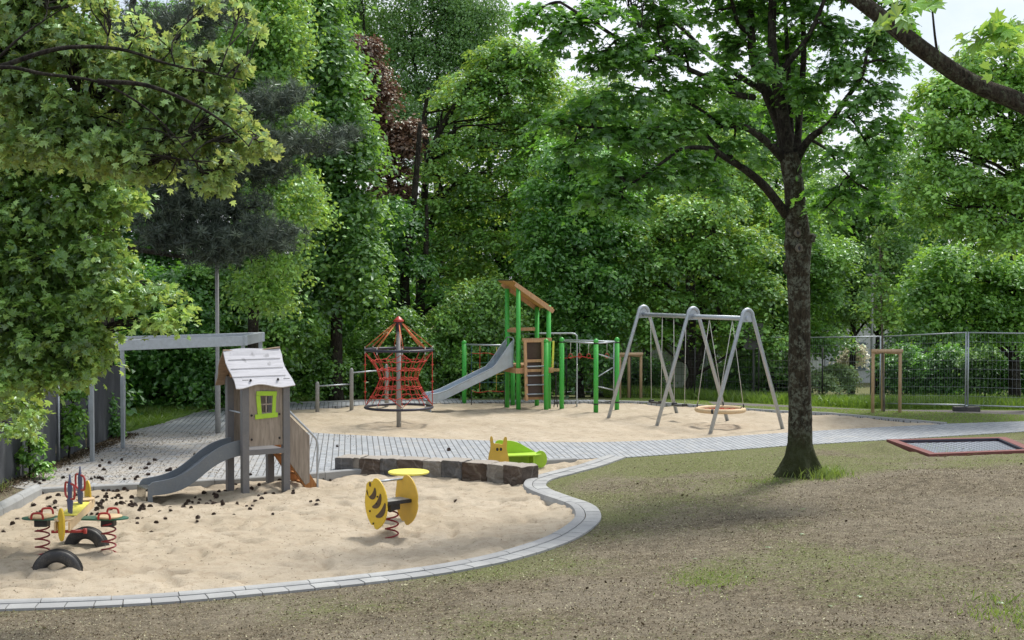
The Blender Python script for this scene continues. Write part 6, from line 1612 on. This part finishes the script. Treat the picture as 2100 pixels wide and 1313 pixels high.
for k in range(1, len(J)):
    z_ = gzz(J[k]); d_ = V((1, 0.1, 0))
    fbk = thing('rubber_block', (J[k].x, J[k].y, z_), blkW[k - 1], 'fence foot', rnd.uniform(-0.15, 0.15), 'block feet under the construction fence')
    MB().box((0, 0, 0.06), (0.68, 0.24, 0.13)).build('foot_block', M['rubber'], fbk, bevel=0.02)
    MB().tube([(0, -0.03, 0.12), (0, -0.03, 0.16)], 0.04, 8).build('socket', M['steel'], fbk)

# ---- dark mat fence further back
df = thing('mat_fence', (-6, 41.6, -0.1), 'dark green wire mat fence running behind the play pit under the trees', 'fence')
pst = MB(); wm = MB()
for i in range(9):
    x = i * 1.9; pst = MB().tube([(x, 0.06 * i, 0), (x, 0.06 * i, 1.5)], 0.025, 6); pst.build('post', M['black'], df)
for i in range(152): x = i * 0.1; wm.tube([(x, 0.0316 * x - 0.03, 0.1), (x, 0.0316 * x - 0.03, 1.45)], 0.0035, 3, caps=False)
for z in np.arange(0.1, 1.5, 0.2): wm.tube([(0, -0.03, z), (15.2, 0.45, z)], 0.005, 3, caps=False)
wm.build('wire_mesh', M['black'], df)

# ---- tree stake frames
def stake_frame(foot, hgt, wd, label, rz=0.0, nbars=1):
    r_ = thing('tree_stakes', foot, label, 'tree stakes', rz, None)
    spots = [(-wd / 2, -0.12), (wd / 2, -0.12), (0.05, wd * 0.62)]
    for i, (x, y) in enumerate(spots):
        MB().lathe((x, y, -0.25), [(0.045, 0), (0.042, hgt + 0.22), (0.036, hgt + 0.25)], 14).build('stake', M['stake'], r_)
    zt2 = hgt + 0.02
    MB().tube([(spots[0][0] - 0.05, -0.165, zt2), (spots[1][0] + 0.05, -0.165, zt2)], 0.048, 14).build('crossbar', M['stake'], r_)
    MB().tube([(spots[0][0], -0.10, zt2 - 0.06), (0.05, wd * 0.62, zt2 - 0.06)], 0.04, 12).build('crossbar', M['stake'], r_)
    MB().tube([(spots[1][0], -0.10, zt2 - 0.06), (0.08, wd * 0.60, zt2 - 0.06)], 0.038, 12).build('crossbar', M['stake'], r_)
    return r_
p = G(1817, 846, -0.01); stake_frame((p.x, p.y + 0.1, -0.02), 1.58, 0.70, 'round wooden stake frame supporting the young tree on the right lawn')
p = G(1297, 823, -0.05); stake_frame((p.x, p.y + 1.0, -0.10), 1.32, 0.62, 'wooden stake frame behind the left swing legs, half hidden', 0.1)

# ---- street sign seen from behind
p = W(1545, 830, 43.5); zg = float(ground_z(np.array([p.x]), np.array([p.y]))[0])
sg = thing('street_sign', (p.x, p.y, zg), 'grey back of a square street sign on a thin post behind the swings', 'sign')
MB().tube([(0, 0, -0.2), (0, 0, W(1545, 655, 43.5).z - zg)], 0.03, 10).build('post', M['sign'], sg)
cz = W(1545, 690, 43.5).z - zg
MB().box((-0.02, -0.04, cz), (0.60, 0.012, 0.80)).build('sign_plate', M['sign'], sg, bevel=0.02)
MB().box((0, -0.015, cz + 0.2), (0.5, 0.03, 0.04)).box((0, -0.015, cz - 0.2), (0.5, 0.03, 0.04)).build('bracket', M['steel'], sg)

# ---- pale house glimpsed far behind the trees, and a white van
bh = thing('house', (9.0, 74, -3.4), 'pale rendered house glimpsed far behind the trees near the swings', 'house')
MB().box((0, 0, 2.3), (13, 7, 5.0)).build('wall', M['render'], bh)
MB().prism([(-7.0, 0), (7.0, 0), (6.0, 2.0), (-6.0, 2.0)], Matrix(((1, 0, 0, 0), (0, 0, -1, 0), (0, 1, 0, 4.8), (0, 0, 0, 1))), 7.6).build('roof', M['roof_tile'], bh)
for x_ in (-5, -2.4, 0.2, 2.8, 5.2):
    w_ = MB().box((x_, -3.52, 2.6), (1.1, 0.06, 1.4)).build('window', M['window'], bh)
    MB().box((x_, -3.56, 1.86), (1.3, 0.14, 0.08)).box((x_, -3.56, 2.6), (0.05, 0.03, 1.4)).build('sill', M['render'], w_)
b3 = thing('house', (21.5, 76, -3.2), 'pale rendered house glimpsed far behind the trees right of the big maple', 'house')
MB().box((0, 0, 2.3), (11, 7, 5.0)).build('wall', M['render'], b3)
MB().prism([(-6.0, 0), (6.0, 0), (5.0, 2.0), (-5.0, 2.0)], Matrix(((1, 0, 0, 0), (0, 0, -1, 0), (0, 1, 0, 4.8), (0, 0, 0, 1))), 7.6).build('roof', M['roof_tile'], b3)
for x_ in (-4, -1.4, 1.2, 3.8): MB().box((x_, -3.52, 2.6), (1.1, 0.06, 1.4)).build('window', M['window'], b3)
vn = thing('parked_van', (5.6, 58, -1.35), 'white van parked behind the trees beyond the swings, mostly hidden', 'van')
body = spline([(-2.4, 0.35), (-2.42, 1.2), (-2.35, 2.2), (-2.1, 2.35), (0.9, 2.35), (1.35, 2.15), (1.9, 1.35), (2.45, 1.15), (2.55, 0.7), (2.5, 0.35)], 3)
M['vanwhite'] = paint('white van paint', (0.72, 0.74, 0.76), 0.3, 0.04)
MB().prism(body, Matrix(((1, 0, 0, 0), (0, 0, -1, 0), (0, 1, 0, 0), (0, 0, 0, 1))), 1.9).build('body', M['vanwhite'], vn, bevel=0.05)
for x_ in (-1.5, 1.6):
    for y_ in (-0.88, 0.88):
        w_ = MB().ring((x_, y_, 0.34), 0.24, 0.10, 20, 8, M=Matrix.Rotation(PI / 2, 3, 'X')).build('wheel', M['rubber'], vn)
        MB().tube([(x_, y_ - 0.05, 0.34), (x_, y_ + 0.05, 0.34)], 0.2, 14).build('rim', M['steel'], w_)
MB().prism([(1.0, 1.4), (1.75, 1.4), (1.35, 2.0), (1.0, 2.05)], Matrix(((1, 0, 0, 0), (0, 0, -1, -0.96), (0, 1, 0, 0), (0, 0, 0, 1))), 0.01).build('side_window', M['window'], vn)

# ---- pine cones
def cone_mesh():
    mb = MB(); rr = random.Random(3)
    mb.lathe((0, 0, 0), [(0.002, -0.030), (0.014, -0.024), (0.021, -0.008), (0.019, 0.010), (0.010, 0.026), (0.002, 0.034)], 8)
    for k in range(34):
        t = k / 33; a = k * 2.4; z = -0.026 + 0.054 * t; r_ = 0.027 * math.sin(PI * (0.18 + 0.72 * (1 - t))) + 0.004
        d = V((math.cos(a), math.sin(a), 0.25)).normalized(); s_ = V((-math.sin(a), math.cos(a), 0)); c_ = V((0, 0, z))
        mb.add([c_ + d * r_ * 0.4 - s_ * 0.006, c_ + d * r_ * 0.4 + s_ * 0.006, c_ + d * r_ * 1.25 + s_ * 0.007 + V((0, 0, 0.004)), c_ + d * r_ * 1.25 - s_ * 0.007 + V((0, 0, 0.004))], [(0, 1, 2, 3)])
    return mb
first = cone_mesh().build('pine_cone', M['cone'])
tag(first, None, 'pine cone')
spots = [(20, 984), (82, 993), (95, 957), (210, 946), (250, 945), (267, 963), (317, 945), (205, 958), (214, 965), (300, 962), (304, 954), (138, 965), (130, 981), (72, 990), (278, 985), (305, 975), (350, 966), (342, 967), (352, 976), (400, 934),
         (692, 917), (920, 925), (30, 960), (45, 1035), (70, 1040), (95, 1042), (112, 1035), (120, 1020), (117, 1042), (100, 1048), (75, 1052), (35, 1070), (25, 1078), (8, 1095), (213, 1011), (222, 1010), (240, 1012), (250, 1004), (272, 1005), (232, 1012),
         (262, 1012), (243, 1020), (236, 1023), (218, 1026), (255, 1010), (270, 1030), (278, 1034), (268, 1035), (253, 1036), (246, 1034), (260, 1030), (240, 1042), (250, 1040), (266, 1044), (275, 1042), (205, 1043), (198, 1050), (210, 1048), (228, 1050),
         (285, 1052), (293, 1060), (283, 1063), (281, 1075), (312, 1090), (330, 1048), (386, 1022), (400, 1018), (408, 1027), (430, 1018), (438, 1012), (442, 1024), (444, 1015), (448, 1008), (470, 1000), (476, 992), (484, 998), (487, 990), (487, 1000), (462, 1005),
         (505, 990), (514, 975), (519, 983), (515, 1000), (532, 1000), (536, 1025), (530, 1019), (524, 1028), (487, 1036), (505, 1038), (456, 1033), (456, 1037), (410, 1020), (395, 1025), (424, 1035), (514, 1048), (562, 1013), (600, 1013), (601, 1011), (652, 1028), (638, 1037),
         (652, 980), (677, 981), (662, 982), (650, 1040), (752, 1035), (60, 1062), (150, 1008), (165, 1012), (88, 1010), (108, 1005), (575, 990), (560, 986), (595, 985), (496, 985), (470, 985), (545, 1015), (436, 1035), (420, 1010), (380, 1030), (455, 1020), (340, 1062), (190, 1035), (180, 1020), (145, 1030), (15, 1050), (935, 1027), (560, 1060), (478, 1060), (395, 1060)]
n_c = 0
rc_ = random.Random(12)
while len(spots) < 215:
    x_, y_ = rc_.gauss(270, 120), rc_.gauss(1018, 26)
    if 20 < x_ < 640 and 935 < y_ < 1080 and not (300 < x_ < 500 and 975 < y_ < 1040): spots.append((x_, y_))
for (x, y) in spots:
    p = G(x, y, 0.0)
    onp = not ((y > 1006 - 0.055 * x) )
    if onp: z = 0.018; grp = ('dark pine cones scattered on the grey paving', 'small dark pine cone lying on the grey paving left of the play tower')
    else:
        p = G(x, y, -0.09); z = float(sandz_near(np.array([p.x]), np.array([p.y]))[0]) + 0.010; grp = ('dark pine cones scattered on the near sand', 'small dark pine cone lying on the sand around the play tower')
    o = first if n_c == 0 else first.copy()
    if n_c: COL.objects.link(o)
    s_ = rnd.uniform(0.7, 1.3)
    o.location = (p.x, p.y, z); o.rotation_euler = (rnd.uniform(0.7, 2.3), rnd.uniform(-0.6, 0.6), rnd.uniform(0, 6.28)); o.scale = (s_,) * 3
    o['group'] = grp[0]; o['label'] = grp[1]; n_c += 1
# ================================================================== GROUND SCATTER
rng = np.random.default_rng(11)
def gd(X, Y):
    d = dist_poly(ZONE, X, Y); return np.where(inside(ZONE, X, Y), -d, d)
def scatter(n, x0, x1, y0, y1, mind=0.02, near=True):
    X = rng.uniform(x0, x1, n); 
    Y = rng.uniform(y0, y1, n) if not near else y0 * (y1 / y0) ** rng.random(n)
    k = np.abs(X) < Y * 0.40 + 0.6; X, Y = X[k], Y[k]
    d = gd(X, Y); k = d > mind; return X[k], Y[k], d[k]
def blades(name, X, Y, hgt, wd, tint, m, label, cat='grass', zoff=-0.01, lean=0.5):
    n = len(X); Z = ground_z(X, Y) + zoff
    a = rng.uniform(0, 2 * PI, n); s = np.stack([np.cos(a), np.sin(a), 0 * a], 1) * wd[:, None]
    l = rng.normal(size=(n, 3)) * lean; l[:, 2] = 1; l = l / np.linalg.norm(l, axis=1)[:, None] * hgt[:, None]
    P = np.stack([X, Y, Z], 1); l2 = l.copy(); l2[:, :2] *= 1.5; l2[:, 2] *= 0.9
    V_ = np.stack([P - s, P + s, P + l * 0.55 + s * 0.7, P + l2, P + l * 0.55 - s * 0.7], 1)
    F_ = (np.arange(n) * 5)[:, None] + np.array([0, 1, 2, 3, 4])[None]
    o = np_mesh(name, V_.reshape(-1, 3), F_.ravel(), np.full(n, 5), m, {'tint': tint})
    return tag(o, label, cat, kind='stuff')
X, Y, d = scatter(420000, -9, 13, 6.0, 33)
ga = grass_amt(X, Y, d) + (fbm(X * 3, Y * 3, 90) - 0.5) * 0.7
k = (rng.random(len(X)) < np.clip((ga - 0.36) * 1.5, 0.012, 1)); X, Y, d = X[k], Y[k], d[k]
n = len(X); hg_ = rng.uniform(0.012, 0.045, n)
blades('grass', X, Y, hg_, rng.uniform(0.002, 0.0045, n), np.clip(rng.normal(0.5, 0.22, n), 0, 1), M['grassblade'], 'thin short grass growing in patches on the bare bank', lean=0.9)
# taller tufts at the tree foot and lower right corner
def tuft(cx, cy, sx, sy, n, h0, h1):
    X = rng.normal(cx, sx, n); Y = rng.normal(cy, sy, n); d = gd(X, Y); k = d > 0.05; return X[k], Y[k], rng.uniform(h0, h1, k.sum())
TT = [tuft(5.05, 23.2, 0.22, 0.25, 700, 0.05, 0.28), tuft(4.1, 22.9, 0.22, 0.2, 300, 0.02, 0.08), tuft(3.7, 9.5, 0.35, 0.5, 700, 0.02, 0.07), tuft(2.75, 7.0, 0.28, 0.35, 1600, 0.02, 0.08), tuft(4.5, 12.3, 0.25, 0.5, 700, 0.03, 0.12),
      tuft(2.1, 15.3, 0.25, 0.5, 900, 0.015, 0.05), tuft(-8.4, 24.5, 0.08, 1.5, 260, 0.05, 0.3)]
X = np.concatenate([t[0] for t in TT]); Y = np.concatenate([t[1] for t in TT]); hh = np.concatenate([t[2] for t in TT]); n = len(X)
blades('grass_tufts', X, Y, hh, rng.uniform(0.003, 0.007, n), np.clip(rng.normal(0.5, 0.2, n), 0, 1), M['grassblade'], 'taller grass tufts at the maple foot and the lower right corner', lean=0.35)
# lawn to the right of the far pit
X = rng.uniform(3, 19, 150000); Y = rng.uniform(32.5, 48, 150000); d = gd(X, Y)
fyy = 37.4 + (12.0 - X) * 0.38; k = (d > 0.06) & ((np.abs(Y - fyy) > 1.15) | (X < 5.5)); X, Y = X[k], Y[k]; fyy = fyy[k]; n = len(X)
tall = np.where(Y > fyy + 1.8, 1.0, 0.0)
hg_ = np.where(tall > 0, rng.uniform(0.12, 0.50, n), rng.uniform(0.02, 0.055, n))
blades('lawn_grass', X, Y, hg_, np.where(tall > 0, 0.010, 0.007) * rng.uniform(0.7, 1.2, n), np.clip(rng.normal(0.68, 0.2, n), 0, 1), M['lawnblade'], 'bright lawn beside the far sand and tall grass beyond the mesh fence', lean=0.35)
# left ground cover
X = rng.uniform(-9.6, -5.5, 60000); Y = rng.uniform(30.8, 41.5, 60000); d = gd(X, Y); k = (d > 0.04) & (d < 2.4); X, Y = X[k], Y[k]; n = len(X)
blades('ground_cover', X, Y, rng.uniform(0.06, 0.30, n), rng.uniform(0.006, 0.014, n), np.clip(rng.normal(0.55, 0.2, n), 0, 1), M['lawnblade'], 'green ground cover between left paving edge and dark shrubs', lean=0.7)
# litter flecks
X, Y, d = scatter(260000, -7, 13, 5.5, 27, 0.03)
pr = np.where(Y < 24, 1.0, 0.35) * np.clip(0.35 + fbm(X * 1.1, Y * 1.1, 77) * 1.1, 0, 1); k = rng.random(len(X)) < pr; X, Y = X[k], Y[k]; n = len(X)
Z = ground_z(X, Y) + 0.006
nr = np.stack([rng.normal(0, 0.9, n), rng.normal(0, 0.9, n), np.ones(n)], 1)
tt = np.clip(rng.beta(1.0, 0.9, n), 0, 1); sz = rng.uniform(0.008, 0.026, n) * (1 + 1.2 * (rng.random(n) > 0.985))
o = leaf_mesh('leaf_litter', np.stack([X, Y, Z], 1), nr, sz, tt, 'simple', M['litter'], rng)
tag(o, 'small dry flecks and seed husks littering the bare soil', 'leaf litter', kind='stuff')
X = rng.uniform(-8.4, -2.5, 14000); Y = rng.uniform(23.2, 32, 14000); dd_ = np.clip((-3.0 - X) / 3.5, 0, 1); k = (rng.random(len(X)) < dd_ * np.clip(fbm(X * 1.3, Y * 1.3, 78) * 2 - 0.5, 0.05, 1)) & (Y > 23.9 + 0.5 * (X + 8) * 0.35); X, Y = X[k], Y[k]; n = len(X)
o = leaf_mesh('paving_debris', np.stack([X, Y, np.full(n, 0.008)], 1), np.stack([rng.normal(0, 0.25, n), rng.normal(0, 0.25, n), np.ones(n)], 1), rng.uniform(0.010, 0.04, n), rng.random(n) * 0.5, 'simple', M['litter'], rng)
tag(o, 'dark needles and leaf scraps strewn on the left paving', 'leaf litter', kind='stuff')
X = rng.uniform(-7.4, 2.5, 9000); Y = rng.uniform(15, 25.5, 9000); d = -gd(X, Y); k = (d > 0.5) & (rng.random(len(X)) < np.clip(0.5 - 0.12 * X, 0.15, 1) * 0.6) & (Y < 23.4 + 0.25 * (X + 8)); X, Y = X[k], Y[k]; n = len(X)
o = leaf_mesh('sand_debris', np.stack([X, Y, sandz_near(X, Y) + 0.006], 1), np.stack([rng.normal(0, 0.3, n), rng.normal(0, 0.3, n), np.ones(n)], 1), rng.uniform(0.008, 0.028, n), rng.random(n) * 0.7, 'simple', M['litter'], rng)
tag(o, 'small twigs and husks lying on the near sand', 'leaf litter', kind='stuff')
# dark mulch strip along the screen fence
X = rng.normal(-8.45, 0.14, 9000); Y = rng.uniform(17, 31.5, 9000); n = len(X)
o = leaf_mesh('mulch', np.stack([X, Y, np.full(n, 0.012) + rng.random(n) * 0.02], 1), np.stack([rng.normal(0, 0.5, n), rng.normal(0, 0.5, n), np.ones(n)], 1), rng.uniform(0.02, 0.05, n), rng.random(n) * 0.42, 'simple', M['litter'], rng)
tag(o, 'dark fallen leaves along the foot of the screen fence', 'leaf litter', kind='stuff')
# fallen pale leaves on the bank: countable things
for (x, y, s_) in ((1640, 1097, 0.06), (1649, 1046, 0.06), (2040, 1083, 0.05), (1768, 1226, 0.05), (1575, 1125, 0.05), (1700, 1245, 0.04), (1425, 1148, 0.04), (2052, 1240, 0.05), (1135, 1150, 0.04)):
    zz0 = 0.3
    for _ in range(12):
        p = G(x, y, zz0); zz0 = float(ground_z(np.array([p.x]), np.array([p.y]))[0]) + 0.008
    tpl, fc = LEAF['maple']; R_ = Matrix.Rotation(rnd.uniform(0, 6.28), 3, 'Z') @ Matrix.Rotation(rnd.uniform(-0.15, 0.15), 3, 'X')
    mb = MB().add([p + V((0, 0, 0.012)) + R_ @ (V(tuple(v)) * s_ * 1.2) for v in tpl], fc)
    c_ = V(p); mb.v = [tuple(V(v) - c_) for v in mb.v]
    lo = mb.build('fallen_leaf', M['lf_silver']); lo.location = c_
    tag(lo, 'pale fallen maple leaf lying on the bare soil bank', 'leaf', 'pale fallen leaves on the bank')

# ================================================================== LIGHT, SKY, CAMERA
wd = bpy.data.worlds.new('World'); SC.world = wd; wd.use_nodes = True; nt = wd.node_tree; nt.nodes.clear()
out = nt.nodes.new('ShaderNodeOutputWorld'); bg = nt.nodes.new('ShaderNodeBackground'); bg.inputs['Strength'].default_value = 0.145
sky = nt.nodes.new('ShaderNodeTexSky'); sky.sky_type = 'NISHITA'; sky.sun_disc = False
SUN_EL = math.radians(58); SUN_AZ = math.radians(38)      # clockwise from +Y (away from the viewer)
sky.sun_elevation = SUN_EL; sky.sun_rotation = SUN_AZ; sky.air_density = 1.0; sky.dust_density = 2.0
tc = nt.nodes.new('ShaderNodeTexCoord'); mp = nt.nodes.new('ShaderNodeMapping'); mp.inputs['Scale'].default_value = (1, 1, 2.6)
nt.links.new(tc.outputs['Generated'], mp.inputs[0])
nn = N(nt, 'ShaderNodeTexNoise', Scale=3.2, Detail=7.0, Roughness=0.6, Distortion=0.4); nt.links.new(mp.outputs[0], nn.inputs['Vector'])
cf = ramp(nt, nn.outputs[0], [(0.34, (0.35,) * 3), (0.60, (0.95,) * 3)])
cc = mixc(nt, cf, sky.outputs[0], (7.3, 7.6, 8.2)); nt.links.new(cc, bg.inputs['Color']); nt.links.new(bg.outputs[0], out.inputs[0])
ld = bpy.data.lights.new('Sun', 'SUN'); ld.energy = 4.3; ld.angle = math.radians(12); ld.color = (1.0, 0.955, 0.88)
so = bpy.data.objects.new('Sun', ld); COL.objects.link(so)
sdv = Vector((math.sin(SUN_AZ) * math.cos(SUN_EL), math.cos(SUN_AZ) * math.cos(SUN_EL), math.sin(SUN_EL)))
so.rotation_euler = sdv.to_track_quat('Z', 'Y').to_euler(); so.location = (0, 0, 30)
cd_ = bpy.data.cameras.new('Camera'); cam = bpy.data.objects.new('Camera', cd_); COL.objects.link(cam); SC.camera = cam
cam.location = (0, 0, H); cam.rotation_euler = (PI / 2 - PITCH, 0, 0)
cd_.sensor_width = 36; cd_.sensor_fit = 'HORIZONTAL'; cd_.lens = 36 * F / 2100; cd_.clip_start = 0.1; cd_.clip_end = 3000
SC.view_settings.view_transform = 'Standard'; SC.view_settings.look = 'None'; SC.view_settings.exposure = 0; SC.view_settings.gamma = 1
SC.cycles.max_bounces = 6; SC.cycles.diffuse_bounces = 3; SC.cycles.glossy_bounces = 2; SC.cycles.transmission_bounces = 3; SC.cycles.transparent_max_bounces = 4
